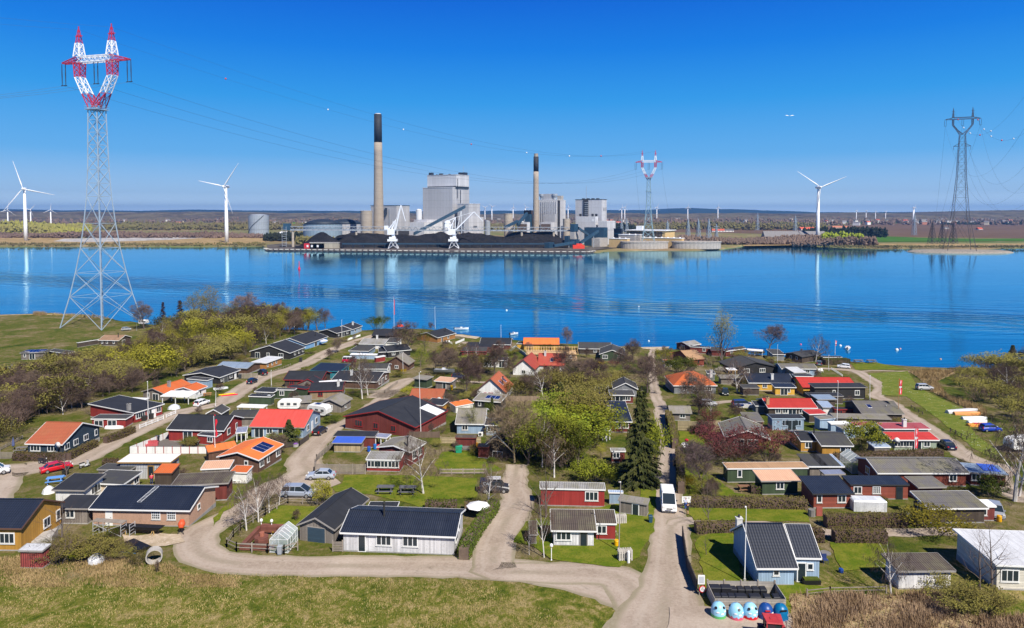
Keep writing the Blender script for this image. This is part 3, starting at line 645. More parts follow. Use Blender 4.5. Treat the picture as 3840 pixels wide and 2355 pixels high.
for (t1, Y1, t2, Y2, lab) in (('B1462,975', 955, 'B1672,835', 975, 'dark blue covered conveyor sloping up from the quay to the coal bunker'), ('B1560,880', 990, 'B1445,800', 985, 'short dark blue conveyor sloping down right from the transfer tower'),
  ('B600,790', 1040, 'B740,720', 1070, 'dark sloping conveyor left of the low halls by the shorter chimney'), ('B1160,1005', 940, 'B1392,968', 960, 'low dark blue conveyor between the two drive houses'), ('B740,760', 1070, 'B850,630', 1100, 'short steep dark conveyor up to the blue house by the shorter chimney')):
 a = atY(t1, Y1); b = atY(t2, Y2); e = empty('sloping_conveyor', (a.x, a.y, 2), 0, lab, 'conveyor'); truss(e, a, b, 3.6, 4, 'casing', PBL, True)
 q = a.lerp(b, .75); MB().bar(q - Vector(e.location), (q.x - a.x, q.y - a.y, 0), .6).build('support', STEEL, e)
a = atY('A875,972', 945); b = atY('B1052,992', 945); a.z = b.z = 8.0
e = empty('quay_conveyor', (a.x, a.y, 2), 0, 'long low blue conveyor on posts along the quay edge', 'conveyor'); truss(e, a, b, 1.8, 4, 'casing', PBL, True)
mb = MB(); nn = 19
for k in range(nn + 1): q = (b - a) * (k / nn); mb.box(q.x - .3, q.y - 1.5, 0, q.x + .3, q.y + 1.5, 6)
mb.build('post', DKB, e)['kind'] = 'stuff'
# quay
COAL = dirt('coal', (0.012, 0.012, 0.014), (0.022, 0.021, 0.023), 0.08, (0.045, 0.043, 0.042))
qa = onz(*P('E2335,790'), 0); qb = onz(*P('B1640,1070'), 0)
qpts = [qa, onz(1005, 941, 0), onz(1700, 948.5, 0), onz(2200, 951, 0), onz(2232, 947, 0)]
mb = MB(); mc = MB(); mp_ = MB()
for i in range(len(qpts) - 1):
 a, b = qpts[i], qpts[i + 1]; n_ = 1
 mb.hexa([(a.x, a.y, -1), (b.x, b.y, -1), (b.x, b.y + 60, -1), (a.x, a.y + 60, -1)], [(a.x, a.y, 2.5), (b.x, b.y, 2.5), (b.x, b.y + 60, 2.5), (a.x, a.y + 60, 2.5)])
 m_ = int((b - a).length / 4)
 for k in range(m_):
  q = a.lerp(b, k / m_); mp_.box(q.x - .6, q.y - .7, -1, q.x + .6, q.y - .02, 1.9)
  if k % 2: mc.box(q.x - 2.6, q.y - .9, 1.95, q.x + 2.6, q.y - .05, 2.9)
struct(mb, 'quay', mat((0.10, 0.08, 0.07), 'plain', 0.9, 0.4)); o = struct(mp_, 'quay_piling', mat((0.05, 0.035, 0.03))); struct(mc, 'quay_fender', mat((0.55, 0.5, 0.43), 'plain', 0.9, 0.5))
sheet(['A10,1008','A830,1012','B1500,1045','B1640,1040','B1950,1005','B1780,1000','B1160,1010','A900,995','A400,985','A200,960','A0,980'], 'quay_road', dirt('concrete_yard', (0.16, 0.14, 0.12), (0.05, 0.045, 0.04), 0.05), 2.75)
def heap(prof, Y, dep, lab, m=COAL, name='coal_heap'):
 pts = [atY(p, Y) for p in prof]; x0, x1 = pts[0].x, pts[-1].x; e0 = Vector(((x0 + x1) / 2, Y, 2)); mb = MB(); n_ = int((x1 - x0) / 4) + 2; rows = 14
 for i in range(n_ + 1):
  X = x0 + (x1 - x0) * i / n_; z = 0
  for a, b in zip(pts, pts[1:]):
   if a.x <= X <= b.x: z = a.z + (b.z - a.z) * (X - a.x) / (b.x - a.x) - 2
  for j in range(rows + 1):
   t = j / rows; prof_ = min(1.0, t / .46) if t < .5 else (1 if t < .6 else max(0, (1 - t) / .4)); h = max(0, z) * prof_
   h += (rnd.uniform(-.7, .7) + 1.2 * math.sin(X * .11 + j)) * (1 if 0 < t < 1 else 0) * min(1, h / 4)
   mb.v.append((X - e0.x, -dep * .5 + dep * t + rnd.uniform(-.5, .5), h))
 for i in range(n_):
  for j in range(rows): a = i * (rows + 1) + j; mb.f.append((a, a + rows + 1, a + rows + 2, a + 1))
 o = mb.build(name, m, smooth=True); o.location = e0; tag(o, lab, 'coal heap'); return o
heap(['A360,990','A440,960','A520,895','A600,845','A680,840','A760,885','A820,930','A900,990'], 965, 44, 'cone shaped black coal heap at the left end of the quay')
heap(['A790,900','A850,860','A960,845','A1100,855','A1200,850','A1320,845','A1450,900'], 1015, 60, 'lumpy black coal heap in front of the taller chimney')
heap(['A780,960','A900,880','A1180,868','A1420,880','A1600,868','A1800,862','A1920,860','A2030,835','A2090,862','A2170,870'], 985, 52, 'long black coal heap between the two cranes')
heap(['A2080,985','A2200,850','A2400,842','B200,850','B480,870','B560,890','B640,905','B900,930','B1290,960','B1330,985'], 980, 52, 'rounded black coal heap right of the right hand crane')
heap(['B520,940','B600,880','B720,838','B900,832','B1140,838','B1200,880','B1300,935','B1340,985'], 1005, 60, 'flat topped black coal heap below the shorter chimney')
# cranes
CRW = paint((0.74, 0.76, 0.8), 0.6)
def crane(px, lab, jib, lean):
 v = atY(px, 940); s = 940 / FPX; e = empty('harbour_crane', (v.x, v.y, 2.6), 0, lab, 'crane', scale=.77); mb = MB()
 for x in (-1, 1):
  for y in (-1, 1): mb.bar((x * 9 * 1, y * 5, 0), (x * 3.5, y * 4, 13), .55); mb.bar((x * 9, y * 5, 0), (0, y * 4.5, 6), .4); mb.bar((x * 3.5, y * 4, 13), (0, y * 4.5, 6), .4)
 mb.build('portal_leg', CRW, e)
 MB().box(-10, -6, 13, 7, 6, 17).box(-7, -5, 17.3, 4, 5, 21).build('deck', CRW, e); MB().lathe([(3, 21), (3, 25)], 14).build('turntable', CRW, e)
 MB().box(-10, -5, 25, 3, 5, 35).build('machine_house', CRW, e); MB().box(3.05, -4, 27, 6, -1, 31).build('cab', glassm(), e)
 mb = MB(); t = Vector((lean[0], 0, lean[1]))
 for y in (-3, 3): mb.bar((-8, y, 35), t + Vector((0, y * .4, 0)), .8); mb.bar((2, y, 35), t + Vector((0, y * .4, 0)), .5); mb.bar((-3, y, 35), t * .6 + Vector((-3, y*.6, 18)), .35)
 mb.build('mast', CRW, e)
 a = Vector((4, 0, 34)); mb = MB(); j = Vector((jib[0], 0, jib[1]))
 for y in (-1.6, 1.6): mb.bar(a + Vector((0, y, 0)), j + Vector((0, y * .4, 0)), 1.3, .9)
 for k in range(8): p = a.lerp(j, k / 8); q = a.lerp(j, (k + 1) / 8); mb.bar(p + Vector((0, -1.4, 0)), q + Vector((0, 1.2, 0)), .3)
 mb.build('jib', CRW, e)
 mb = MB(); n_ = Vector((jib[2], 0, jib[3]))
 for y in (-.8, .8): mb.bar(j + Vector((0, y, 0)), n_ + Vector((0, y * .5, 0)), .8, .6); mb.bar(t + Vector((0, y, 0)), j + Vector((0, y, 0)), .3)
 mb.bar(t, t + (t - j) * .5 + Vector((-3, 0, -4)), .8, 1.4); mb.bar(n_, n_ + Vector((0, 0, -8)), .12)
 mb.build('fly_jib', CRW, e)
 MB().box(-16, -2, lean[1] - 18, -9, 2, lean[1] - 11).build('counterweight', CRW, e)
crane('A1465,1012', 'white harbour crane with a steep folded jib, the left one of the two', (14, 78, 22, 49), (5, 52))
crane('A2165,1012', 'white harbour crane reaching out to the right, the right one of the two', (36, 66, 52, 49), (3, 56))
# yard things
for p, lab, c in (('A555,1000', 'red site cabin in front of the cone shaped coal heap', (0.6, 0.02, 0.03)),):
 v = atY(p, 940); e = empty('site_cabin', (v.x, v.y, 2.6), 0, lab, 'cabin'); MB().box(-14, -3, 0, 14, 3, 7).build('wall', mat(c, 'board'), e)
 for x in (-9, -3, 5): MB().box(x - 1.3, -3.15, 2, x + 1.3, -3.02, 5).build('window', WHT, e)
v = atY('A670,1004', 940); e = empty('yard_shed', (v.x, v.y, 2.6), 0, 'row of beige yard sheds right of the red cabin', 'shed'); MB().box(-20, -3, 0, 20, 4, 8).build('wall', mat((0.4, 0.36, 0.28), 'panel'), e); MB().box(-20.5, -3.5, 8.01, 20.5, 4.5, 8.6).build('roof', CONC2, e)
v = atY('B1455,1028', 925); o = MB().box(-8, -3, 0, 8, 3, 5).box(-3, -2.5, 5, 5, 2.5, 7).build('barge', paint((0.7, 0.05, 0.02), .5)); o.location = (v.x, 936, 2.6); tag(o, 'small red vehicle parked on the right part of the quay', 'vehicle')
v = onz(*P('A215,895'), 2); e = empty('tent_hall', (v.x, v.y, 2), 0, 'white roofed hall with open sides left of the conveyor bridge', 'hall')
MB().box(-28, -12, 0, 28, 12, 5).build('wall', mat((0.28, 0.2, 0.13), 'panel'), e); MB().add([(-31,-14,5.02),(31,-14,5.02),(31,14,5.02),(-31,14,5.02),(-8,0,12),(8,0,12)],[(0,1,5,4),(1,2,5),(2,3,4,5),(3,0,4),(3,2,1,0)]).build('roof', WHT, e)
# yellow offices
e = root('office_block', 'C400,590', 1000, 'yellow brick office block with a flat roof left of the round basins', 'office building')
_, C, L1, L2, M = rbox(e, 'wall', 'C', 150, 600, 708, 512, 1000, YBR, th=R(32))
sub(e, 'roof', MB().box(-L1 - 2, -2, C.z, 2, L2 + 2, C.z + 1), WHT, M)
for k in range(22): sub(e, 'window', MB().box(-L1 * .9 + k * L1 * .038, -.25, 8, -L1 * .9 + k * L1 * .038 + 1.6, -.05, C.z - 1), DARK, M)
sub(e, 'plant_room', MB().box(-L1 * .78, 6, C.z + 1.02, -L1 * .62, 14, C.z + 7), WHT, M)
for (nm, xl, xc, xr, yt, Y, m, lab) in (('office_block', 5, 90, 110, 490, 1020, DKB, 'dark glazed office block left of the yellow brick block'), ('low_workshop', 265, 790, 818, 600, 965, YBR, 'long low yellow brick workshop with white roof lights'),
  ('low_workshop', 60, 250, 330, 560, 975, CONC2, 'low grey workshop in front of the yellow office block'), ('low_workshop', -50, 160, 190, 605, 955, YBR, 'low yellow brick workshop left of the left round basin')):
 e = root(nm, 'C%f,640' % xc, Y, lab, 'workshop' if 'work' in nm else 'office building'); _, C, L1, L2, M = rbox(e, 'wall', 'C', xl, xc, xr, yt, Y, m, th=R(32)); sub(e, 'roof', MB().box(-L1 - .5, -.5, C.z, .5, L2 + .5, C.z + .7), WHT if m != DKB else DKB, M)
 if nm == 'low_workshop':
  for k in range(int(L1 / 9)): sub(e, 'roof_light', MB().lathe([(1.6, C.z + .7), (1.2, C.z + 1.5), (.2, C.z + 1.9)], 8, (-4 - k * 9, L2 * .4, 0)), WHT, M)
 else: sub(e, 'glazing', MB().box(-L1 * .95, -.2, C.z - 8, -L1 * .1, -.05, C.z - 5.5), glassm((.05, .15, .2)), M)
for x0, x1, yt, Y, lab in ((110, 665, 640, 938, 'round concrete basin behind the small red and white pylon'), (712, 1284, 640, 940, 'round concrete basin at the right end of the industrial shore')):
 e, r, H = cyl('basin', 'C', x0, x1, yt, Y, mat((0.36, 0.32, 0.28), 'panel', 0.9, .5), lab, 'basin', k=1)
 o = [c for c in e.children if c.name.startswith('rim')][0]; MB().lathe([(r * 1.02, H - .6), (r * 1.02, H + .2)], 40, cap=False).build('rim', DARK, e)
 for ch in list(e.children): ch.scale = (1, .5, 1)
 e.location.y -= r * .5
# warehouse behind bushes right
v = onz(*P('C2080,625'), 2); farhouse(v.x, v.y, 105, 28, 6, -.1, 0, 3, 'low grey roofed farm shed in the bushes left of the right hand turbine', 'shed', name='farm_shed')
# ------------------------------------------------------------------ pylons and lines
GALV = mat((0.29, 0.37, 0.45), 'plain', 0.5, 0.15); PRED = mat((0.45, 0.02, 0.05), 'plain', 0.5, 0.1); PWHT = mat((0.8, 0.8, 0.8), 'plain', 0.5, 0.1); RUST = mat((0.05, 0.04, 0.045), 'plain', 0.7, 0.3); TEAL = mat((0.22, 0.33, 0.38), 'plain', .5, .2)
def seg(mb, lo, hi, br, rl, n=None, k=4):
 """lattice between two 4-corner frames lo, hi"""
 for i in range(4): mb.bar(lo[i], hi[i], rl, n=k)
 for i in range(4):
  j = (i + 1) % 4; mb.bar(lo[i], hi[j], br); mb.bar(lo[j], hi[i], br); mb.bar(hi[i], hi[j], br * .8)
def fr(c, hw, hy=None):
 hy = hw if hy is None else hy; c = Vector(c); return [c + Vector((x * hw, y * hy, 0)) for x, y in ((-1,-1),(1,-1),(1,1),(-1,1))]
def lattice(mb, c0, w0, c1, w1, nseg, br, rl):
 c0 = Vector(c0); c1 = Vector(c1); pr = fr(c0, w0)
 for k in range(1, nseg + 1):
  t = k / nseg; q = fr(c0.lerp(c1, t), w0 + (w1 - w0) * t); seg(mb, pr, q, br, rl); pr = q
def pylon(loc, rz, body, zf, zb, zp, s, a, ms, lab, br, rl, ins_len, cw=1):
 mg, mr, mw = ms; e = empty('lattice_pylon', loc, rz, lab, 'pylon'); mb = MB()
 for (z0, w0), (z1, w1) in zip(body, body[1:]):
  n_ = max(1, round((z1 - z0) / (max(w0, w1) * 2.1))); lattice(mb, (0, 0, z0), w0, (0, 0, z1), w1, n_, br, rl)
 mb.build('tower_body', mg, e); z1, w1 = body[-1]
 mid = z1 + (zf - z1) * .45
 for sg in (-1, 1):
  mb = MB(); seg(mb, fr((sg * w1 * .4, 0, z1), w1 * .6, w1), fr((sg * s * .55, 0, mid), 2.0 * cw, 1.9 * cw), br, rl); mb.build('fork_base', mr, e)
  mb = MB(); seg(mb, fr((sg * s * .55, 0, mid), 2.0 * cw, 1.9 * cw), fr((sg * s * .78, 0, (mid + zf) / 2), 1.9 * cw), br, rl); seg(mb, fr((sg * s * .78, 0, (mid + zf) / 2), 1.9 * cw), fr((sg * s, 0, zf), 1.8 * cw), br, rl); mb.build('fork_arm', mw, e)
  mb = MB(); lattice(mb, (sg * s, 0, zf), 1.8 * cw, (sg * s, 0, zb), 2.1 * cw, 3, br, rl); mb.build('column', mr, e)
  h = zp - zb - 2.5; mb = MB(); lattice(mb, (sg * s, 0, zb + 2.5), 2.1 * cw, (sg * s, 0, zb + 2.5 + h * .5), 1.3 * cw, 2, br, rl); mb.build('peak', mw, e)
  mb = MB(); lattice(mb, (sg * s, 0, zb + 2.5 + h * .5), 1.2 * cw, (sg * s, 0, zp), .2, 3, br * .55, rl * .7); mb.bar((sg * s, 0, zp), (sg * s, 0, zp + 1.5), rl); mb.box(sg * s - 1.8, -.2, zp - 3, sg * s + 1.8, .2, zp - 2.6); mb.build('peak_tip', mr, e)
 def beam(x0, x1, h0, h1, m):
  mb = MB(); n_ = max(2, int(abs(x1 - x0) / 3))
  for k in range(n_):
   t0 = k / n_; t1 = (k + 1) / n_; xa = x0 + (x1 - x0) * t0; xb = x0 + (x1 - x0) * t1; ha = h0 + (h1 - h0) * t0; hb = h0 + (h1 - h0) * t1
   lo = [Vector((xa, y * (.4 + .6 * ha / 2.5) * 1.6, zb + z * ha)) for y, z in ((-1, 0), (1, 0), (1, 1), (-1, 1))]; hi = [Vector((xb, y * (.4 + .6 * hb / 2.5) * 1.6, zb + z * hb)) for y, z in ((-1, 0), (1, 0), (1, 1), (-1, 1))]
   seg(mb, lo, hi, br * .8, rl * .9)
  mb.build('crossbeam', m, e)
 beam(-s, s, 2.5, 2.5, mr if mg is RUST else mw); beam(-s, -a, 2.5, .4, mr); beam(s, a, 2.5, .4, mr)
 for x in (-a, 0, a):
  mb = MB()
  for dx in (-1.0, 1.0): mb.lathe([(.13, zb - ins_len), (.22, zb - ins_len / 2), (.13, zb)], 6, (x + dx, 0, 0))
  mb.box(x - 1.6, -.15, zb - ins_len - .3, x + 1.6, .15, zb - ins_len); mb.build('insulator', DKB, e)
 M = Matrix.Translation(loc) @ Matrix.Rotation(rz, 4, 'Z')
 return e, [M @ Vector((x, 0, zb - ins_len - .3)) for x in (-a, 0, a)], [M @ Vector((sg * s, 0, zp)) for sg in (-1, 1)]
b1 = onz(384, 1219, 1.3); b2 = onz(*P('C402,708'), 2.0)
dl = (b2 - b1).normalized(); rz1 = math.atan2(dl.y, dl.x) - math.pi / 2
bodyA = [(0, 11.3), (13.5, 8.6), (24, 6.9), (35, 5.4), (46, 4.3), (58, 3.4), (70, 2.9), (97.5, 2.4)]
e1, w1_, t1_ = pylon(b1, R(-15), bodyA, 111.3, 117.8, 132.5, 9.0, 18.0, (GALV, PRED, PWHT), 'huge lattice pylon with a red and white forked top on the near left shore', 0.12, 0.23, 9.5, .8)
mb = MB(); mb.bar((0, 0, 0), (0, 0, 97), .2)
for k in range(60): mb.box(-.4, -.4, 1 + k * 1.58, .4, .4, 1.1 + k * 1.58)
mb.build('ladder', GALV, e1)
mb = MB(); mb.box(-3.4, -3.4, 96.4, 3.4, 3.4, 96.6)
for z in (97.2, 98.0):
 for i, (p, q) in enumerate((((-3.4,-3.4),(3.4,-3.4)),((3.4,-3.4),(3.4,3.4)),((3.4,3.4),(-3.4,3.4)),((-3.4,3.4),(-3.4,-3.4)))): mb.bar((*p, z), (*q, z), .08)
mb.build('platform', GALV, e1)
e2, w2_, t2_ = pylon(b2, R(-6), [(z * 1.0, w * 0.93) for z, w in bodyA], 114, 121.5, 137, 9.2, 18.3, (TEAL, PRED, PWHT), 'small red and white topped lattice pylon on the far shore right of the power station', 0.2, 0.36, 9.5, .7)
MB().box(-5, -5, 99.6, 5, 5, 100.4).box(-3.8, -3.8, 80, 3.8, 3.8, 80.6).build('platform', TEAL, e2)
b3 = Vector((ISL.x, ISL.y, 2.2)); Y3 = b3.y
def z3(y): return atY('D0,%f' % y, Y3).z - 2.2
q3 = Y3 / FPX * TL['D'][2]
e3, w3_, t3_ = pylon(b3, R(-23), [(0, 112 * q3), (z3(1040), 60 * q3), (z3(880), 48 * q3), (z3(690), 35 * q3), (z3(430), 27 * q3), (z3(303), 22 * q3)], z3(215), z3(163), z3(68), 75 * q3, 135 * q3, (RUST, RUST, RUST), 'dark lattice pylon on a round stone island near the right edge', 0.14, 0.33, 8, .45)
mb = MB(); zz = z3(410)
for sg in (-1, 1): mb.bar((sg * 3, 0, zz), (sg * 67 * q3, 0, zz), .4); mb.bar((sg * 3, 0, zz + 4), (sg * 67 * q3, 0, zz), .35); mb.bar((sg * 67 * q3, 0, zz), (sg * 67 * q3, 0, zz - 5), .25)
mb.build('lower_crossarm', RUST, e3)
# small substation masts
def mast(base, top, Yv, w0, m, lab, group=None, arms=0):
 v = atY(base, Yv); z1 = atY(top, Yv).z; e = empty('small_pylon', (v.x, v.y, 2), R(20), lab, 'pylon', group); mb = MB(); H = z1 - 2
 lattice(mb, (0, 0, 0), w0, (0, 0, H * .75), w0 * .35, 5, .22, .3); lattice(mb, (0, 0, H * .75), w0 * .35, (0, 0, H), .15, 3, .2, .28); mb.build('tower_body', m, e)
 if arms:
  mb = MB()
  for k in range(arms): z = H * (.72 + .12 * k); mb.bar((-6, 0, z), (6, 0, z), .3)
  mb.build('crossarm', m, e)
for i, x in enumerate((862, 981, 1101)): mast('C%d,550' % x, 'C%d,372' % x, 1120, 4, GALV, 'slender grey lattice mast in the row of three behind the shore thicket', 'row of three slender masts')
mast('C1190,540', 'C1190,430', 1180, 3, GALV, 'short grey lattice mast just right of the row of three masts', arms=2)
for p, q, Y in (('C625,500', 'C625,395', 1500), ('C1665,420', 'C1665,300', 1900), ('C2100,540', 'C2100,335', 1400), ('C95,440', 'C95,365', 1600), ('C155,440', 'C155,365', 1600), ('D1043,1190', 'D1043,1025', 1500)): mast(p, q, Y, 4, GALV, 'faint grey power line mast among the far fields', 'faint masts in the fields', 2)
tops = []
for x, lab in ((1208, 'left'), (1300, 'middle'), (1400, 'right')):
 mast('D%d,1262' % x, 'D%d,1105' % x, 1090, 5, RUST, 'dark lattice mast on the green field, the %s one of three beside the island pylon' % lab, arms=2)
# wires as thin tubes hanging in parabolas
WM = mat((0.04, 0.06, 0.09)); BW = paint((0.8, 0.78, 0.75), .5); BR = paint((0.6, 0.05, 0.05), .5)
def wire(a, b, sag, r, lab, balls=(), n=36, name='power_line', group=None):
 a = Vector(a); b = Vector(b); pts = []
 for k in range(n + 1): t = k / n; v = a.lerp(b, t); v.z -= 4 * sag * t * (1 - t); pts.append(v)
 e = empty(name, a, 0, lab, 'cable', group); mb = MB()
 for p, q in zip(pts, pts[1:]):
  rr = [max(r, v.y * 0.00009) for v in (p, q)]; mb.bar(p - a, q - a, rr[0], rr[1], 3, False)
 mb.build('cable', WM, e)
 for k, t in enumerate(balls):
  v = a.lerp(b, t); v.z -= 4 * sag * t * (1 - t); rr = max(.5, v.y * .0011)
  MB().lathe([(rr * math.sin(math.pi * i / 6) + .001, -rr * math.cos(math.pi * i / 6)) for i in range(7)], 10).build('marker_ball', BR if k % 3 == 0 else BW, e, Matrix.Translation(v - a), smooth=True)
for k, w_ in enumerate(('nearest', 'middle', 'farthest')):
 wire(w1_[k], w2_[k], 31, .05, 'sagging cable over the water between the red and white pylons, %s of three conductors' % ('leftmost', 'middle', 'rightmost')[k])
 off = Vector((-dl.x * 420, -dl.y * 420, 6)); wire(w1_[k], w1_[k] + off, 36, .05, 'cable leaving the huge pylon towards the left edge, %s conductor' % ('leftmost', 'middle', 'rightmost')[k], n=24)
 far = Vector((260 + k * 30, 1350, 30 + 4 * k)); wire(w2_[k], far, 18, .05, 'cable running down from the small red and white pylon to the masts behind, %s conductor' % ('leftmost', 'middle', 'rightmost')[k], n=20)
wire(t1_[0], t2_[0], 26, .03, 'upper earth wire with marker balls crossing the water, left one', (.10, .2, .3, .42, .55, .68, .8), name='earth_wire')
wire(t1_[1], t2_[1], 26, .03, 'thin upper earth wire crossing the water, right one', (), name='earth_wire')
for k, t in enumerate(t1_): wire(t, t + Vector((-dl.x * 420, -dl.y * 420, 8)), 20, .03, 'thin earth wire leaving the huge pylon to the left, %s one' % ('left', 'right')[k], name='earth_wire', n=20)
# lines of the island pylon: big loops out of the right edge and down to the field masts
ends = [(1208, 1010), (1300, 1020), (1400, 1030)]
for k in range(3):
 tgt = atY('D%d,%d' % (1235 + 40 * k, 1110), 1090); wire(w3_[k], tgt, 6, .05, 'cable dropping from the island pylon to the field masts, %s conductor' % ('left', 'middle', 'right')[k], n=16)
 near = atY('D%d,%d' % (2400 + 130 * k, -420 + 250 * k), 330); wire(w3_[k], near, 62, .05, 'cable looping from the island pylon out of the right edge, %s conductor' % ('left', 'middle', 'right')[k], n=40)
 la = Vector((b3.x + (k - 1) * 67 * q3, b3.y, 2.2 + z3(440))); near = atY('D%d,%d' % (2500 + 150 * k, 90 + 180 * k), 330); wire(la, near, 58, .05, 'lower cable looping from the island pylon out of the right edge, %s one' % ('left', 'middle', 'right')[k], n=40)
for k, t in enumerate(t3_): wire(t, atY('D%d,%d' % (2350 + 250 * k, -500 + 200 * k), 330), 38, .03, 'earth wire with marker balls leaving the island pylon, %s one' % ('left', 'right')[k], (.12, .24, .36, .5, .62), name='earth_wire', n=40)
# ------------------------------------------------------------------ houses of the allotment village
RF = dict(blk=((0.016,0.018,0.024),'felt',.8,.15), nav=((0.012,0.018,0.035),'tile',.45,.1), nvc=((0.018,0.024,0.04),'corr',.5,.15), gry=((0.16,0.15,0.15),'corr',.9,.5), dgr=((0.045,0.045,0.05),'felt',.85,.3),
  lgr=((0.36,0.35,0.34),'corr',.8,.4), old=((0.24,0.22,0.20),'felt',.95,.6), ter=((0.42,0.105,0.045),'tile',.8,.2), org=((0.72,0.17,0.035),'felt',.8,.1), ort=((0.62,0.13,0.025),'tile',.8,.15),
  red=((0.52,0.06,0.045),'felt',.8,.1), rdc=((0.55,0.045,0.03),'corr',.6,.1), rdt=((0.40,0.055,0.035),'tile',.7,.15), pnk=((0.36,0.07,0.08),'corr',.7,.2), wht=((0.78,0.79,0.8),'felt',.7,.08), wgr=((0.55,0.56,0.58),'felt',.8,.3),
  pbl=((0.40,0.50,0.66),'corr',.5,.1), tan=((0.50,0.30,0.16),'corr',.8,.15), pch=((0.68,0.40,0.26),'tile',.8,.1), brn=((0.10,0.075,0.06),'corr',.8,.3), tar=((0.05,0.12,0.55),'plain',.5,.1), tbr=((0.33,0.2,0.12),'tile',.9,.3),
  trn=((0.30,0.33,0.45),'corr',.3,.2), slb=((0.25,0.32,0.42),'corr',.5,.2))
WL = dict(blk=((0.018,0.017,0.018),'hboard',.8,.2), nav=((0.02,0.045,0.075),'hboard',.8,.2), red=((0.30,0.025,0.02),'board',.8,.2), drd=((0.17,0.03,0.022),'board',.85,.3), rdh=((0.26,0.06,0.035),'hboard',.85,.2), wht=((0.85,0.85,0.83),'board',.8,.1),
  wbd=((0.74,0.73,0.74),'board',.85,.4), lbl=((0.32,0.44,0.58),'board',.8,.15), bbl=((0.22,0.45,0.75),'board',.8,.1), grn=((0.045,0.075,0.035),'board',.85,.2), sag=((0.30,0.36,0.27),'board',.8,.15), yel=((0.72,0.42,0.05),'board',.8,.15), och=((0.52,0.27,0.04),'board',.8,.2),
  wod=((0.42,0.19,0.05),'board',.8,.25), gwd=((0.22,0.19,0.165),'board',.9,.45), brn=((0.13,0.065,0.04),'board',.85,.3), tea=((0.03,0.22,0.28),'board',.7,.1), stn=((0.50,0.40,0.28),'brick',.9,.4), crm=((0.68,0.64,0.55),'hboard',.9,.2), tanw=((0.33,0.24,0.14),'board',.85,.25),
  osb=((0.36,0.22,0.15),'osb',.9,.2), gry=((0.2,0.21,0.22),'board',.8,.2), mtl=((0.5,0.51,0.52),'corr',.5,.15), str=((0.4,0.31,0.18),'board',.95,.5), whp=((0.72,0.7,0.66),'plain',.9,.3), dwd=((0.07,0.05,0.035),'board',.9,.3), rco=((0.33,0.06,0.05),'corr',.8,.4))
TR = dict(wht=(0.78,0.78,0.76), blk=(0.03,0.03,0.03), brn=(0.12,0.06,0.04), red=(0.3,0.02,0.02), gry=(0.3,0.28,0.26), lbl=(0.4,0.5,0.6), tea=(0.03,0.2,0.25), grn=(0.04,0.07,0.035), och=(0.35,0.2,0.04), drd=(0.16,0.03,0.02), rdh=(0.2,0.05,0.03))
def M3(d, k): c, p, r, w_ = d[k]; return mat(c, p, r, w_, (.20, .185, .11) if d is RF and k in ('gry', 'old', 'brn', 'lgr') else (.07, .07, .05) if d is RF and k == 'dgr' else (.40, .17, .07) if k in ('ter', 'ort', 'rdt') else None)
WIN = {'w': (1.25, 1.05, 1.0), 'W': (2.0, 1.15, .95), 's': (.65, .6, 1.4), 'd': (1.0, 2.0, .05), 'g': (2.0, 2.0, .05), 'G': (2.7, 2.2, .05), 'D': (.95, 2.0, .05), 'x': (1.2, 1.0, 1.05), 't': (.7, 1.1, 1.0)}
def window(root_, M, kind, t, L, h, trim, drop):
 w_, hh, sill = WIN[kind]; w_ *= .85; k = min(1, (h - .12) / 2.3); hh *= k; sill = sill * k
 if L < w_ + .3: w_ = max(.4, L - .4)
 x = max(w_ / 2 + .12, min(L - w_ / 2 - .12, t * L)); x0, x1 = x - w_ / 2, x + w_ / 2; z0, z1 = sill, sill + hh
 tm = paint(TR[trim] if trim in TR else trim, .6)
 nm = {'d': 'door', 'D': 'door', 'g': 'glass_door', 'G': 'garage_door'}.get(kind, 'window')
 f = MB().box(x0 - .07, -.07, z0 - .07, x1 + .07, -.005, z1 + .07)
 if kind == 'G': o = f.build(nm, paint((.3, .27, .24), .8), root_, M); MB().box(x0, -.10, z0, x1, -.073, z1).build('panel', mat((0.035, 0.07, 0.11), 'slat', .6, .1), o); return
 if kind == 'D': o = f.build(nm, paint(TR['wht'], .6), root_, M); MB().box(x1 - .16, -.13, z0 + 1, x1 - .1, -.073, z0 + 1.06).build('handle', paint((.1, .1, .1)), o); return
 if nm == 'window': f.box(x0 - .14, -.12, z0 - .16, x1 + .14, -.071, z0 - .105)
 o = f.build(nm, tm, root_, M); n_ = {'W': 3, 'g': 2, 'w': 2, 'x': 4}.get(kind, 1); g = MB(); ww = (x1 - x0) / n_
 for i in range(n_):
  if kind == 'x':
   for j in range(3): g.box(x0 + i * ww + .04, -.09, z0 + (z1 - z0) * j / 3 + .04, x0 + (i + 1) * ww - .04, -.073, z0 + (z1 - z0) * (j + 1) / 3 - .04)
  else: g.box(x0 + i * ww + .05, -.09, z0 + .04, x0 + (i + 1) * ww - .05, -.073, z1 - .05)
 g.build('pane', glassm(), o)
LAST = [None, None]; FOOT = []
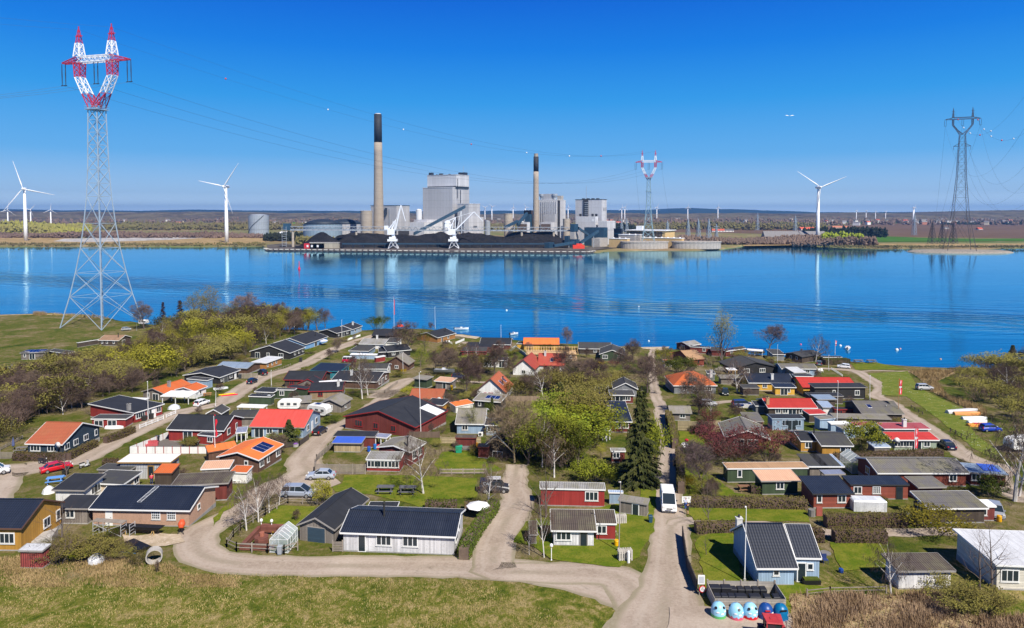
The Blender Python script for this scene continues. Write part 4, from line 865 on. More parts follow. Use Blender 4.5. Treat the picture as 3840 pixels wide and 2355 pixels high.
def house(line):
 c = [s.strip() for s in line.split('|')]
 nm, lab, kind, E1, E2, R1 = c[0], c[1], c[2], *c[3].split()
 h, pitch, roof, wall, trim = float(c[4]) * .84, R(float(c[5])), c[6], c[7], c[8]; feat = c[9].split() if len(c) > 9 else []
 a = gp(E1, h); b = gp(E2, h); ze = (a.z + b.z) / 2
 a = onz(*P(E1), ze); b = onz(*P(E2), ze); Rp = P(R1)
 u = (b - a); u.z = 0; L = u.length; u.normalize(); v = Vector((-u.y, u.x, 0)); tp = math.tan(pitch)
 best = (1e9, 1, 1)
 for sg in ((1, -1) if abs(v.y) < .8 else ((1,) if v.y > 0 else (-1,))):
  for k in range(8, 400):
   q = k * .05; s = a + v * sg * q + Vector((0, 0, q * tp)); pp = proj(s); e = (pp[0] - Rp[0]) ** 2 * .3 + (pp[1] - Rp[1]) ** 2
   if e < best[0]: best = (e, q, sg)
 _, q, sg = best
 swap = sg < 0
 if swap: a, b = b, a; u = -u; v = Vector((-u.y, u.x, 0))
 D = q if kind in 'mc' else 2 * q
 if VERB: print('HOUSE %-14s L %.1f D %.1f err %.0f z %.1f Y %.0f swap %d  %s' % (nm, L, D, best[0] ** .5, ze, a.y, swap, lab[:40]))
 zg = min(gz(*(a + v * t * D + u * s * L)[:2]) for t in (0, 1) for s in (0, 1)); z0 = ze - h
 F = Matrix.Translation((a.x, a.y, z0)) @ Matrix.Rotation(math.atan2(u.y, u.x), 4, 'Z')
 if nm == '+': r = LAST[0]; M = r.matrix_basis.inverted() @ F
 else:
  r = empty(nm, (0, 0, 0), 0, lab, {'house': 'house', 'shed': 'shed', 'garage': 'garage', 'canopy': 'canopy', 'cabin': 'cabin'}.get(nm, nm.replace('_', ' '))); r.matrix_basis = F; M = Matrix.Identity(4); LAST[0] = r
 zb = zg - z0 - .35
 FOOT.append([tuple((a + u * x_ + v * y_)[:2]) for x_, y_ in ((-.7, -.7), (L + .7, -.7), (L + .7, D + .7), (-.7, D + .7))])
 oh = .32 if L > 4 and D > 3 else .16
 if kind == 'm' and D < 3: oh = .12
 th = .14
 rt = lambda y: h + (y * tp if kind in 'mc' or y <= q else (2 * q - y) * tp)
 # walls
 x0, x1, y0, y1 = oh, L - oh, oh, D - oh
 if kind == 'c':
  for x in (x0, (x0 + x1) / 2, x1):
   for y in (y0, y1): MB().box(x - .07, y - .07, zb, x + .07, y + .07, rt(y) - th - .01).build('post', paint(TR.get(trim, TR['wht']), .7), r, M)
 else:
  mb = MB(); zt = -th - .01
  if kind == 'g':
   V = [(x, y, z) for x in (x0, x1) for y, z in ((y0, zb), (y1, zb), (y1, rt(y1) + zt), (q, rt(q) + zt), (y0, rt(y0) + zt))]
   mb.add(V, [(0,4,3,2,1),(5,6,7,8,9),(0,5,9,4),(1,2,7,6),(0,1,6,5),(4,9,8,3),(3,8,7,2)])
  elif kind == 'h': mb.box(x0, y0, zb, x1, y1, h - th)
  else:
   V = [(x, y, z) for x in (x0, x1) for y, z in ((y0, zb), (y1, zb), (y1, rt(y1) + zt), (y0, rt(y0) + zt))]
   mb.add(V, [(0,3,2,1),(4,5,6,7),(0,4,7,3),(1,2,6,5),(0,1,5,4),(3,7,6,2)])
  mb.build('wall', M3(WL, wall), r, M)
  MB().box(x0 - .03, y0 - .03, zb - .02, x1 + .03, y1 + .03, .12).build('plinth', mat((.3, .29, .28)), r, M)
 # roof
 mb = MB()
 def slab(p0, p1, p2, p3): mb.hexa([Vector(p) - Vector((0, 0, th)) for p in (p0, p1, p2, p3)], [p0, p1, p2, p3])
 if kind == 'g': slab((0, 0, h), (L, 0, h), (L, q, rt(q)), (0, q, rt(q))); slab((0, q, rt(q)), (L, q, rt(q)), (L, D, h), (0, D, h)); mb.box(0, q - .12, rt(q) - .02, L, q + .12, rt(q) + .05)
 elif kind == 'h':
  i = min(q, L * .42); zr = h + q * tp
  mb.add([(0,0,h),(L,0,h),(L,D,h),(0,D,h),(i,q,zr),(L-i,q,zr),(0,0,h-th),(L,0,h-th),(L,D,h-th),(0,D,h-th)],[(0,1,5,4),(1,2,5),(2,3,4,5),(3,0,4),(0,6,7,1),(1,7,8,2),(2,8,9,3),(3,9,6,0),(9,8,7,6)])
 else: slab((0, 0, h), (L, 0, h), (L, D, rt(D)), (0, D, rt(D)))
 ro = mb.build('roof', M3(RF, roof), r, M)
 # bargeboards and eaves boards
 mb = MB(); f = .16
 def brd(p, q_, ox, oy):
  p = Vector(p); q_ = Vector(q_); n_ = Vector((ox, oy, 0)); dz = Vector((0, 0, f)); tz = Vector((0, 0, .03))
  mb.hexa([p - dz, q_ - dz, q_ - dz + n_, p - dz + n_], [p + tz, q_ + tz, q_ + tz + n_, p + tz + n_])
 if kind == 'g':
  for xx, ox in ((-.003, -.05), (L + .003, .05)): brd((xx, 0, h), (xx, q, rt(q)), ox, 0); brd((xx, q, rt(q)), (xx, D, h), ox, 0)
  brd((0, -.003, h - .03), (L, -.003, h - .03), 0, -.05); brd((0, D + .003, h - .03), (L, D + .003, h - .03), 0, .05)
 elif kind == 'h':
  for p, q_, ox, oy in (((0, -.003, h), (L, -.003, h), 0, -.05), ((0, D + .003, h), (L, D + .003, h), 0, .05), ((-.003, 0, h), (-.003, D, h), -.05, 0), ((L + .003, 0, h), (L + .003, D, h), .05, 0)): brd(p, q_, ox, oy)
 else:
  brd((0, -.003, h - .02), (L, -.003, h - .02), 0, -.05); brd((0, D + .003, rt(D) - .02), (L, D + .003, rt(D) - .02), 0, .05)
  for xx, ox in ((-.003, -.05), (L + .003, .05)): brd((xx, 0, h), (xx, D, rt(D)), ox, 0)
 mb.build('fascia', paint(TR[trim], .7), r, M)
 # fittings
 ends = {'a': (Matrix.Translation((x0, D - oh, 0)) @ Matrix.Rotation(-math.pi / 2, 4, 'Z'), D - 2 * oh), 'b': (Matrix.Translation((x1, oh, 0)) @ Matrix.Rotation(math.pi / 2, 4, 'Z'), D - 2 * oh), 'e': (Matrix.Translation((x0, y0, 0)), L - 2 * oh)}
 for t in feat:
  m_ = re.match(r'^([eabB])(\d\d)(\w)(\w*)$', t)
  if t[0] in 'eab' and m_:
   fc, tt, kd, tc = m_.group(1), int(m_.group(2)) / 100, m_.group(3), m_.group(4) or ('wht' if trim in ('blk', 'gry', 'brn') else trim)
   if swap: fc = {'a': 'b', 'b': 'a', 'e': 'e'}[fc]; tt = 1 - tt
   MM, LL = ends[fc]; window(r, M @ MM, kd, tt, LL, h, tc, 0); continue
  m_ = re.match(r'^r(\d\d)(\d\d)(\w)(\w*)$', t)
  if m_:
   fx, fy, kd, arg = int(m_.group(1)) / 100, int(m_.group(2)) / 100, m_.group(3), m_.group(4)
   if swap: fx = 1 - fx
   x, y = fx * L, fy * D; z = rt(y); up = (0, -tp if y > q and kind == 'g' else tp)
   if kd == 'C':
    cc = {'w': (.6, .6, .58), 'g': (.3, .29, .28), 'b': (.02, .02, .02), 'y': (.5, .3, .15), 'r': (.35, .12, .06), '': (.45, .43, .4)}[arg]
    pm = mat(cc, 'brick' if arg != 'b' else 'plain')
    if arg == 'b': MB().lathe([(.13, z - .3), (.13, z + 1.5), (.2, z + 1.5), (.2, z + 1.7)], 10, (x, y, 0)).build('chimney', pm, r, M)
    else:
     ch = MB().box(x - .32, y - .28, z - .6, x + .32, y + .28, z + 1.3).box(x - .38, y - .34, z + 1.3, x + .38, y + .34, z + 1.42).build('chimney', pm, r, M); MB().lathe([(.12, z + 1.42), (.12, z + 1.75)], 8, (x, y, 0)).build('pot', DARK, ch)
   else:
    nx, ny = {'S': (1.7, 1.1), 'K': (.45, .6), 'P': (1.6, 2.2), 'L': (.25, q * .42), 'Q': (L * .22, D * .4)}[kd]
    def pq(xx, yy, o_): return Vector((xx, yy, rt(min(yy, q) if kind == 'g' else yy) + o_))
    ya, yb_ = max(.1, y - ny), min((q if kind == 'g' else D) - .1, y + ny)
    if kd == 'L':
     g = MB()
     for s_ in (-1, 1): g.bar(pq(x + s_ * .25, ya, .12), pq(x + s_ * .25 + .9, yb_, .12), .03)
     for k in range(13): t_ = k / 12; yy = ya + (yb_ - ya) * t_; g.bar(pq(x - .25 + x * 0 + .9 * t_, yy, .12), pq(x + .25 + .9 * t_, yy, .12), .018)
     tag(g.build('ladder', paint((.6, .62, .65), .5), r, M), 'aluminium ladder lying on the dark roof')
     continue
    g = MB().hexa([pq(x - nx, ya, .02), pq(x + nx, ya, .02), pq(x + nx, yb_, .02), pq(x - nx, yb_, .02)], [pq(x - nx, ya, .09), pq(x + nx, ya, .09), pq(x + nx, yb_, .09), pq(x - nx, yb_, .09)])
    if kd in 'SK':
     o_ = g.build('solar_panel' if kd == 'S' else 'skylight', paint((.6, .6, .62)), r, M); g = MB(); n2 = 3 if kd == 'S' else 1
     for i in range(n2):
      xa = x - nx + .06 + 2 * nx * i / n2; xb = x - nx - .02 + 2 * nx * (i + 1) / n2; g.hexa([pq(xa, ya + .06, .092), pq(xb, ya + .06, .092), pq(xb, yb_ - .06, .092), pq(xa, yb_ - .06, .092)], [pq(xa, ya + .06, .11), pq(xb, ya + .06, .11), pq(xb, yb_ - .06, .11), pq(xa, yb_ - .06, .11)])
     g.build('pane', glassm((.01, .02, .09)), o_)
    else: g.build('roof_patch', M3(RF, arg or 'wht'), r, M)
   continue
  if t[0] == 'B':   # bright wall patch below: two tone gable
   continue
  if t[0] == 'T':   # satellite dish
   sx_ = 0.9 if t == 'Tb' else .1
   g = MB().lathe([(.05, 0), (.4, .08), (.55, .22)], 14); o_ = g.build('satellite_dish', paint((.6, .6, .6), .6), r, M @ Matrix.Translation((sx_ * L, -.05, h - .1)) @ Matrix.Rotation(R(75), 4, 'X'), smooth=True)
 return r
VERB = False
HOUSES = '''
house|brown tiled cabin nearest the foot of the huge pylon|g|a1130,540 a1372,545 a1182,468|2.5|20|tbr|dwd|wht|e15t e40t e75t b40g r8028Cb
+||m|a885,568 a1135,528 a905,550|2.2|2|dgr|dwd|wht
shed|low cabin with solar panels on its roof behind a slatted fence, far left|m|a225,688 a530,682 a262,625|2.9|5|dgr|gwd|gry|e45g e15t r3065S r6568S r5025S
shed|dark board shed with a sloping felt roof right of the solar panel cabin|m|a527,660 a765,694 a632,634|2.9|2|dgr|dwd|wht|e50s b50w
shed|light blue hut with a red roof cut by the left edge of the photo|m|a-75,895 a50,887 a-75,862|2.7|6|rdc|lbl|red
house|grey blue cabin with a black roof at the water end of the upper lane|g|b1917,417 b2032,374 b1800,374|2.8|18|blk|lbl|wht|e30w e70w r6030Cw
house|black cabin with white windows second from the water in the upper lane|g|b1732,460 b1908,418 b1640,400|2.6|14|blk|blk|wht|e15t e45g e75w b50t
house|bright blue cabin with a black roof and white bargeboards in the upper lane|g|b1377,590 b1636,497 b1205,505|2.6|17|blk|bbl|wht|e45g e75w a50w r7020Cb
house|black cabin with a grey black gable roof and white framed gable doors|g|b1192,690 b1376,618 b962,595|2.8|17|blk|blk|wht|e35w e62w e88w a18g a45w a78g
cabin|timber clad box cabin with a flat white roof and three white windows|m|b915,806 b1112,735 b742,797|2.7|1|wgr|wod|wht|e12t e40t e66t
shed|brown shed with a blue grey metal roof behind the black white trimmed house|g|b330,852 b700,868 b420,788|2.2|12|slb|brn|gry
house|long low black house with white bargeboards beside the parked navy car|g|b377,972 b624,882 b150,930|2.6|10|blk|blk|wht|e12t e32g e58w e80D
shed|light blue flat roofed shed in front of the low black house|m|b235,1006 b308,980 b-5,1000|2.8|1|dgr|lbl|wht
house|grey wood house with an orange tiled roof and a white canopy on its front|g|a1895,1160 a2230,1052 a1752,1100|2.5|17|ort|gwd|gry|a25t a60g r4030Cg
+||g|a2250,1131 a2400,1072 a2112,1090|2.5|15|ort|wht|wht|a50w e50t
canopy|white flat canopy on posts in front of the orange roofed grey house|c|a1852,1185 a2182,1190 a1990,1131|2.4|1|wht|wht|wht
shed|small grey shed with a bright white roof behind the long red house|m|f1440,162 f1640,172 f1522,112|2.1|2|wht|gwd|gry
house|long red house with a low blue black roof and grey chimney on its lean-to|m|f1552,303 f1900,196 f1008,207|2.9|2|blk|red|wht|e12w e27w e52w e68D e86w r1018Cg
+||m|f1452,373 f1545,320 f1048,366|2.2|1|dgr|red|wht|a20g a60g
house|navy house with a big terracotta tiled roof and white windows behind a clipped hedge|g|f285,657 f720,668 f412,367|2.5|24|ter|nav|wht|e22W e72W b12w b35w b62w b90t Tb
house|red house with a black roof facing the white fenced terrace|g|g-236,493 g430,508 g-105,318|2.8|22|blk|red|wht|e35g e75g b28w b70t
+||m|g125,553 g345,573 g162,508|2.2|3|blk|red|wht|e65w
shed|dark felt roofed shed row behind the red roofed light blue house|g|g480,350 g790,352 g520,270|2.3|12|dgr|gwd|gry|b50w
shed|small dark hut with a steep white edged gable near the lane|g|g400,312 g500,250 g328,252|2.2|28|dgr|blk|wht
house|light blue house with a wide bright red roof in the middle left|g|g720,461 g1360,473 g888,267|2.6|21|red|lbl|gry|e15g e35w e60g e85w b25w b50D b75w
shed|dark green hut with a black curved roof and white edge nearest the satellite dish|m|g712,108 g975,116 g752,78|2.5|2|blk|grn|wht
shed|dark green hut with a black roof second behind the satellite dish|m|b780,1133 b1005,1142 b865,1078|2.4|2|blk|grn|wht|e60t
house|dark green cabin with a grey black flat roof and a square white window|m|b1030,1110 b1245,1114 b1030,1078|2.8|1|dgr|grn|wht|e30w
canopy|white flat roofed carport sheltering firewood|c|g580,231 g885,241 g625,193|2.3|1|wht|wht|wht
house|tan board house with a black roof, red edges and a red window|g|b1405,1132 b1800,1118 b1545,1046|2.6|12|blk|tanw|red|e33w r8525Cw b50w
house|brown gabled house with a long black roof right beside the upper lane|g|b1112,997 b1560,1003 b1160,890|2.5|19|blk|dwd|red|e20w b50w
+||g|b1518,1050 b1590,1008 b1402,985|2.2|24|blk|gwd|red
house|turquoise house with a blue black corrugated roof below the red camper|m|b1422,890 b1772,902 b1560,803|2.8|4|nvc|tea|tea|b20w b50g b80w
house|house with a very wide black roof and white edged red brown gable behind the birches|g|b1665,1003 b2197,1022 b1800,905|2.5|12|blk|brn|wht|b25w b50g b75w r3530Cw
shed|low black roofed shed with a red edge in front of the long brown house|m|b1160,1078 b1385,1106 b1222,1052|2.4|2|blk|grn|red
shed|weathered grey board hut with slate roof in front of the tan house|g|g1792,213 g1915,132 g1640,153|2.4|22|old|gwd|gry|a50w e45t
shed|patched grey shed beside the two caravans|m|g1220,188 g1440,172 g1330,116|2.2|3|old|gwd|gry
house|very big house with a wide black roof and a dark red gable wall|g|h487,470 h862,272 h-46,350|3.0|14|blk|drd|red|a20W a45w a70w r7812Pwht
shed|straw walled pergola with a bright blue tarpaulin roof|m|g1676,648 g2020,652 g1712,566|2.1|3|tar|str|gry
shed|black flat roofed shed behind the blue tarpaulin|m|g1690,570 g2172,577 g1755,510|2.5|1|blk|drd|gry
canopy|bluish translucent canopy right of the black flat roofed shed|c|g2168,577 g2310,590 g2225,537|2.2|1|trn|wht|wht
house|red house with a pale grey gable roof and a black stovepipe|g|h430,757 h612,642 h213,692|3.1|12|old|drd|wht|a50w e30w e70w r2822Cb
+||m|h-86,838 h312,846 h-8,746|2.4|6|lgr|red|wht|e17W e48W e81W
house|brown board house with bright orange roof and a solar panel|g|g830,848 g1122,665 g598,745|2.9|15|org|brn|wht|e15w e42t e85w r5524S a70s
+||m|g245,760 g590,700 g440,655|2.5|6|org|brn|brn
shed|low white walled shed with an orange tiled roof below the solar panel house|m|g498,985 g695,992 g570,905|2.1|8|ort|whp|wht
shed|small shed with a pale pink tiled roof|m|g160,952 g495,937 g217,856|2.2|8|pch|gwd|wht
shed|big dark shed with a grey brown corrugated roof and red brown end wall|m|l1755,195 l2345,165 l1762,54|3.1|5|brn|drd|gry
shed|dark board shed with an orange pantile roof next to the person in red|m|f1770,997 f1985,997 f1885,890|2.5|10|ort|dwd|brn
garage|pale metal garage with a white flat roof and timber side wall|m|f1350,872 f1970,872 f1505,776|3.3|1|wht|mtl|och|e62d b50w
house|low stone walled cabin with a dark felt roof and a white lattice window|m|f1420,1130 f1650,976 f1010,1108|2.5|2|dgr|stn|wht|e78w
shed|low grey felt roofed shed behind the stone walled cabin|m|f1120,953 f1500,963 f1260,893|2.3|1|dgr|gwd|gry
house|white walled hut with a sloping blue black roof above the picnic table|m|l530,237 l868,242 l738,55|2.8|6|blk|wht|gry|b50w b70w
house|unfinished chipboard house with a black tiled roof and a ladder on it|g|l910,432 l1950,450 l1075,190|2.7|20|nav|osb|wht|e17D e66x e82x b35s r4535L
+||m|l560,425 l905,430 l660,262|2.6|8|blk|gwd|gry|e40w
house|yellow brown board house with a blue black roof at the lower left edge|g|l-350,626 l222,633 l-170,312|3.4|27|nav|och|brn|e72W b62w b92t
shed|red corrugated iron shed with a pale roof at the lower left corner|m|l187,858 l435,862 l268,782|2.5|5|wgr|rco|gry
garage|long weathered board garage with a black gable roof and navy door|g|m1120,585 m1440,293 m930,475|2.6|25|blk|gwd|gry|a50G
house|long white board house with a blue black corrugated roof in the foreground|g|m1168,606 m2242,648 m1292,397|2.8|17|nvc|wbd|wht|e17d e37W e61W b25w b55s r3338Cb
shed|small black flat roofed shed behind the white board house|m|m1420,388 m1692,389 m1482,326|2.2|1|blk|wht|wht
shed|red barn with a pale corrugated roof on the green corner plot|m|n505,125 n887,133 n520,86|3.0|4|lgr|red|wht|e80W
cabin|old cabin with brown corrugated roof and patchy grey front on the corner plot|m|n570,371 n836,375 n597,246|2.4|12|brn|wbd|wht|e25W e75dgry
+||m|n830,330 n952,332 n840,248|2.5|10|brn|red|wht|e25w
shed|slanting grey shed with a white door beside the old cabin|m|n962,192 n1132,218 n968,160|2.2|2|old|gwd|gry|e60d
shed|small pale blue metal shed behind the red barn|m|n906,148 n990,150 n908,136|2.1|2|pbl|lbl|wht
house|light blue house with a patched slate roof behind the A shaped black hut|g|h945,428 h1290,432 h1050,250|2.5|18|old|lbl|wht|e30w
+||m|h1285,442 h1580,447 h1300,362|2.6|4|blk|lbl|wht|e25W
house|steep black A shaped hut in front of the bare white tree|g|h1625,757 h1705,645 h1428,560|1.6|42|blk|dwd|wht|a50g
shed|dark red low shed leaning on the black A shaped hut|m|h1202,692 h1330,700 h1240,655|2.4|2|dgr|drd|drd
shed|dark red board shed with a brown corrugated roof by the green bin|m|h945,588 h1188,592 h965,554|2.4|2|brn|drd|drd
house|white cottage with a steep red brown tiled gable roof and skylights|g|c1530,1150 c1622,1050 c1355,988|2.3|40|ter|wht|brn|a50wred a30sred r4522Cb r3525K r7025K
+||m|h1150,152 h1470,178 h1222,64|2.5|3|old|blk|wht|e20t r6050S
shed|little shed with a patchy orange roof beside the steep cottage|m|h950,228 h1160,190 h1020,115|2.0|5|org|whp|wht
house|green cabin with a terracotta tiled roof and a satellite dish|g|c405,1216 c800,1222 c480,1103|2.5|16|ter|grn|brn|e30w b50t Tb
shed|small black roofed shed with ochre walls in front of the green cabin|m|h592,196 h802,216 h680,128|2.1|3|blk|och|wht
shed|tall green and ochre shed with a grey roof by the lane bend|m|c455,978 c618,997 c520,928|3.0|2|old|grn|gry
shed|weathered shed with a yellowish roof right of the green and ochre shed|m|c700,1010 c897,1027 c800,970|2.6|3|pch|gwd|wht|e60d
house|white house with a bright red tiled roof and steep white gable|g|c1870,885 c1960,790 c1747,765|2.6|38|rdt|wht|blk|a50w
+||g|c1900,829 c2215,836 c1850,688|2.6|32|rdt|wht|red|e30W e70W r2540Cw r5022K
house|yellow walled house with an orange tiled roof at the water edge|g|c1730,588 c2150,592 c1775,512|2.6|20|org|yel|brn
shed|small yellow shed with a black flat roof beside the orange roof|m|c1655,578 c1737,582 c1675,553|2.4|1|blk|yel|wht
house|red house with a black roof and white gable edge next to the mooring pole|g|c1225,586 c1588,592 c1240,510|2.5|17|blk|drd|wht|e72w b50g
shed|low dark roofed wing in front of the red waterfront house|m|c1060,622 c1370,626 c1090,561|2.4|2|blk|drd|drd
shed|grey roofed red shed nearest the bare birches by the shore|m|c1010,668 c1305,672 c1045,618|2.4|4|dgr|drd|red
garage|white garage wall block with a thin dark roof between the bare trees|m|c1255,768 c1547,773 c1275,733|2.9|1|blk|wht|wht|e80g
house|golden log cabin with a black roof and white terrace chairs by the shore|g|c742,512 c958,459 c600,458|2.6|16|blk|wod|wht|e25d e60w r7025Cb
house|black roofed house behind the tall flagpole at the shore|g|c-20,486 c220,487 c5,412|2.5|14|blk|blk|blk|r9525Cb
house|white house with a sloping pale grey roof below the black shore house|m|b1985,583 b2278,590 b2010,508|2.3|10|lgr|wht|wht|e60w r5595Cw
house|white house with a dark grey roof beside the pale roofed one|m|b2286,562 b2430,570 b2300,490|2.4|10|dgr|wht|wht|b50w
house|small light blue house with a grey hipped roof at the lane edge|h|b1867,663 b2100,668 b1935,596|2.4|16|dgr|lbl|wht|e50w
house|black house with a long white edged roof left of the green willow|g|c160,676 c440,650 c260,575|2.6|12|blk|blk|wht|e25w e60w
shed|black flat roofed annexe with a white edge left of the long black house|m|c60,678 c162,674 c112,626|2.5|2|blk|blk|wht
house|brown cabin with a pale grey gable roof and a flagpole in front|g|c410,830 c487,778 c318,706|2.3|32|old|brn|brn|a50w
shed|small red shed with a white sloping roof left of the brown cabin|m|c30,742 c142,722 c38,708|2.2|4|wgr|red|wht|b50t
house|white gabled cottage with a dark roof behind the weathered birches|g|c-180,870 c160,872 c-130,809|2.3|16|dgr|wht|wht|e40w b50w
house|dark green gabled house with a white edged roof and round dish facing the camera|g|d752,712 d748,640 d612,646|2.8|20|dgr|grn|wht|a20W a78s
house|long dark roofed house at the waterfront behind the green gabled house|g|d215,637 d600,642 d205,563|2.5|16|dgr|dwd|wht|e50w
house|grey gabled cottage with white edges and a flat roofed veranda|g|d902,1106 d872,1032 d742,1042|2.8|26|dgr|gry|wht|a50w
+||m|d578,1172 d862,1176 d592,1110|2.5|2|dgr|drd|wht|e15g e38g e70W
house|large red house under a blue black corrugated roof half hidden by spruces|m|i440,402 i835,404 i430,160|2.7|9|nvc|drd|wht|e25w e60w e85w r4045C
shed|narrow dark red hut with a pale curled roof beside the big spruce|m|i590,742 i758,743 i600,706|2.4|3|lgr|drd|wht|e35w
house|dark grey house with a big bright orange tiled roof and rooftop windows|h|d1308,1066 d1818,1066 d1420,880|2.5|26|ort|gry|wht|e25w e50w e82W r5520K r4520K r9535Cw
house|dark red board house with a tan tiled roof near the shore|g|d1495,769 d1682,757 d1393,661|2.7|18|tan|rdh|rdh|e60t a50w
shed|little white fronted shed with a terracotta roof left of the tan roofed house|m|d1207,786 d1343,783 d1207,752|2.3|3|ter|whp|wht
shed|terracotta roofed low annexe behind the little white fronted shed|m|d1270,690 d1368,686 d1275,668|2.6|3|ter|rdh|brn
house|dark red cabin with a flat black roof and white trim by the shore|m|d1500,614 d1737,630 d1488,598|2.7|1|blk|drd|wht|e70w
house|black gabled cabin with a pale slate roof at the shore end of the main lane|g|d1490,606 d1632,584 d1385,574|2.6|15|lgr|drd|wht|a50g
house|red and black cabin row with white zigzag roof edges near the poplar|g|d1915,669 d2152,634 d1880,640|2.5|14|dgr|drd|wht|e30w e75w r3025S
shed|dark flat roofed shed behind the pale poplar|m|d1745,662 d1905,666 d1760,612|2.4|2|dgr|drd|drd
canopy|white edged veranda roof at the end of the red and black cabin row|c|d2160,655 d2342,668 d2170,638|2.4|1|wht|wht|wht
house|grey boarded house with a row of windows behind the T shaped pole|m|e300,703 e448,706 e195,653|2.6|1|dgr|gry|wht|a30w a60w
house|dark brown low hipped house at the shore beside the round bush|g|e640,737 e876,699 e548,681|2.6|11|dgr|dwd|blk|a35t a70t
shed|long low black roofed shed at the right end of the shore hedge|m|e882,736 e1108,739 e886,709|2.2|2|blk|brn|wht
house|large dark house with a wide grey gable and four white framed windows|g|e380,852 e190,770 e102,809|2.7|13|dgr|blk|blk|a30W a65W
house|bright yellow house with a blue black corrugated roof and a white chimney|g|e22,1032 e562,1036 e32,913|2.6|20|nvc|yel|wht|e35w r5520Cw
+||m|e322,1083 e575,1086 e318,1022|2.5|6|nvc|yel|wht|e45g e70t
shed|open dark roofed lean-to left of the yellow house|m|d2112,1091 d2310,1092 d2112,1036|2.3|3|dgr|dwd|gry
house|pale grey house with an old grey corrugated roof and white garden chairs|g|e400,868 e822,873 e472,785|2.5|15|gry|lbl|wht|e75w b50g
shed|shed with a crooked off white roof in front of the pale grey house|m|e548,918 e698,915 e476,830|2.2|4|wgr|gwd|gry
house|long yellow walled house under a bright red corrugated roof beside the gravel lane|g|j645,159 j1285,162 j605,36|2.4|18|rdc|yel|red|e5w
house|long black box house with a black sloping roof and one small white window|m|j780,162 j1393,161 j757,91|3.5|4|blk|blk|gry|e84w e38t
shed|blue grey flat roofed shed below the black box house, the front one|m|j820,302 j1045,300 j748,239|2.2|3|slb|dwd|gry
shed|dark flat roofed shed just behind the blue grey flat roofed one|m|j730,262 j1120,263 j692,211|2.3|2|blk|dwd|gry
house|house with a bright red corrugated roof and a brick chimney on its left end|g|j245,398 j822,399 j232,279|2.4|17|rdc|dwd|wht|e20w e35w e50g e70w r0420Cy
+||m|j722,472 j930,464 j675,403|2.2|4|rdc|dwd|wht
shed|pale blue roofed shed right of the brick chimney house|m|j878,393 j1015,397 j845,303|2.3|4|pbl|whp|gry
shed|low black shed between the red roofs and the grey corrugated roof|m|j1015,412 j1320,416 j1100,345|2.3|3|blk|drd|red|e20w
house|dark red house with a weathered grey corrugated roof and one skylight by the gravel lane|g|j1330,462 j1822,469 j1265,305|2.5|18|gry|dwd|gry|r3028K
house|long shed with a flat patchwork grey roof under the tall bronze flagpole|m|j1010,508 j1672,527 j985,448|2.4|3|old|dwd|gry
house|light blue board house with a black flat roof and white double windows|m|j292,521 j672,521 j265,461|2.9|2|blk|lbl|lbl|e40w e62g e82w
shed|narrow light blue shed with a grey roof right of the light blue house|m|j845,533 j1025,520 j802,480|2.6|3|old|lbl|lbl
shed|small light blue shed with a bright white roof behind the white flagpole|m|j972,583 j1195,577 j942,548|2.3|2|wht|lbl|wht
shed|light blue shed with a worn grey roof next to the dark green conifer|m|j1120,649 j1268,634 j1058,577|2.3|3|old|lbl|lbl
house|dark red gabled house with a long grey roof beside the twig fence|g|i2440,612 i2330,440 i2150,522|2.6|20|gry|drd|wht|a30W a62W
shed|shed with a grey corrugated roof above the twig fence|m|i2150,398 i2355,400 i2068,296|2.3|10|gry|dwd|gry
shed|tiny dark roofed shed left of the brick chimney|m|j100,373 j218,376 j90,309|2.2|4|blk|gry|wht
cabin|yellow ochre cabin with a black roof, a white framed window and a dark stone chimney|g|j622,779 j812,781 j578,671|2.4|13|blk|och|wht|e50w r9820Cb
cabin|brown black roofed cabin with a white cornered veranda beside the ochre cabin|g|j862,833 j1237,837 j845,666|2.3|14|dgr|och|wht|e85g
house|sage green house with pink red upper roof and red lower roof beside the black car|m|j1672,768 j2228,769 j1600,663|2.5|9|rdc|sag|wht|e12w e25w e38w e78w e55g Ta
+||m|j1590,641 j2128,641 j1492,563|3.4|4|pnk|sag|wht|r5035Cw
+||m|j1255,606 j1500,602 j1185,563|2.6|2|pnk|sag|wht
shed|grey board shed with a pale blue metal roof beside the conifer|m|j1475,851 j1665,849 j1440,766|2.3|5|pbl|gwd|wht
shed|large shed with a pale blue corrugated roof and two dark skylight sheets|m|j718,1074 j1132,1075 j602,926|2.5|5|pbl|gwd|wht|r2550Pdgr r6250Pdgr
house|dark green house with a tan corrugated roof and a white strip along its top edge|m|o237,59 o556,56 o230,33|2.7|3|tan|grn|wht|e15t
+||m|o370,108 o526,106 o358,59|2.6|6|pch|grn|gry|e50w
house|long house with a lichen grey corrugated roof and red walls beside the greenhouse|g|o826,77 o1187,77 o801,15|2.6|17|gry|rdh|wht|e85w a50w
shed|flat dark roofed shed with a blue tarpaulin patch beside the lichen roofed house|m|o1187,73 o1342,85 o1166,29|2.5|2|slb|drd|gry|e12w r6565Qtar
house|red brown board house with a black corrugated roof in an L shape|m|o720,122 o951,123 o700,82|2.6|6|nvc|rdh|blk|e12w e45x e85dblk
+||m|o572,158 o736,157 o541,82|2.6|9|nvc|rdh|blk|e75w e15t
shed|small house with a low grey gable roof between the two corrugated roofs|m|o985,133 o1096,131 o938,88|2.4|6|gry|drd|gry
house|dark house with a grey corrugated roof and a white roofed glass porch|m|o1026,216 o1262,214 o996,134|2.5|9|gry|dwd|wht|a40t
canopy|white sloping porch roof with white framed windows below|m|o1145,206 o1292,207 o1128,175|2.4|5|wht|drd|wht|e20d e65w
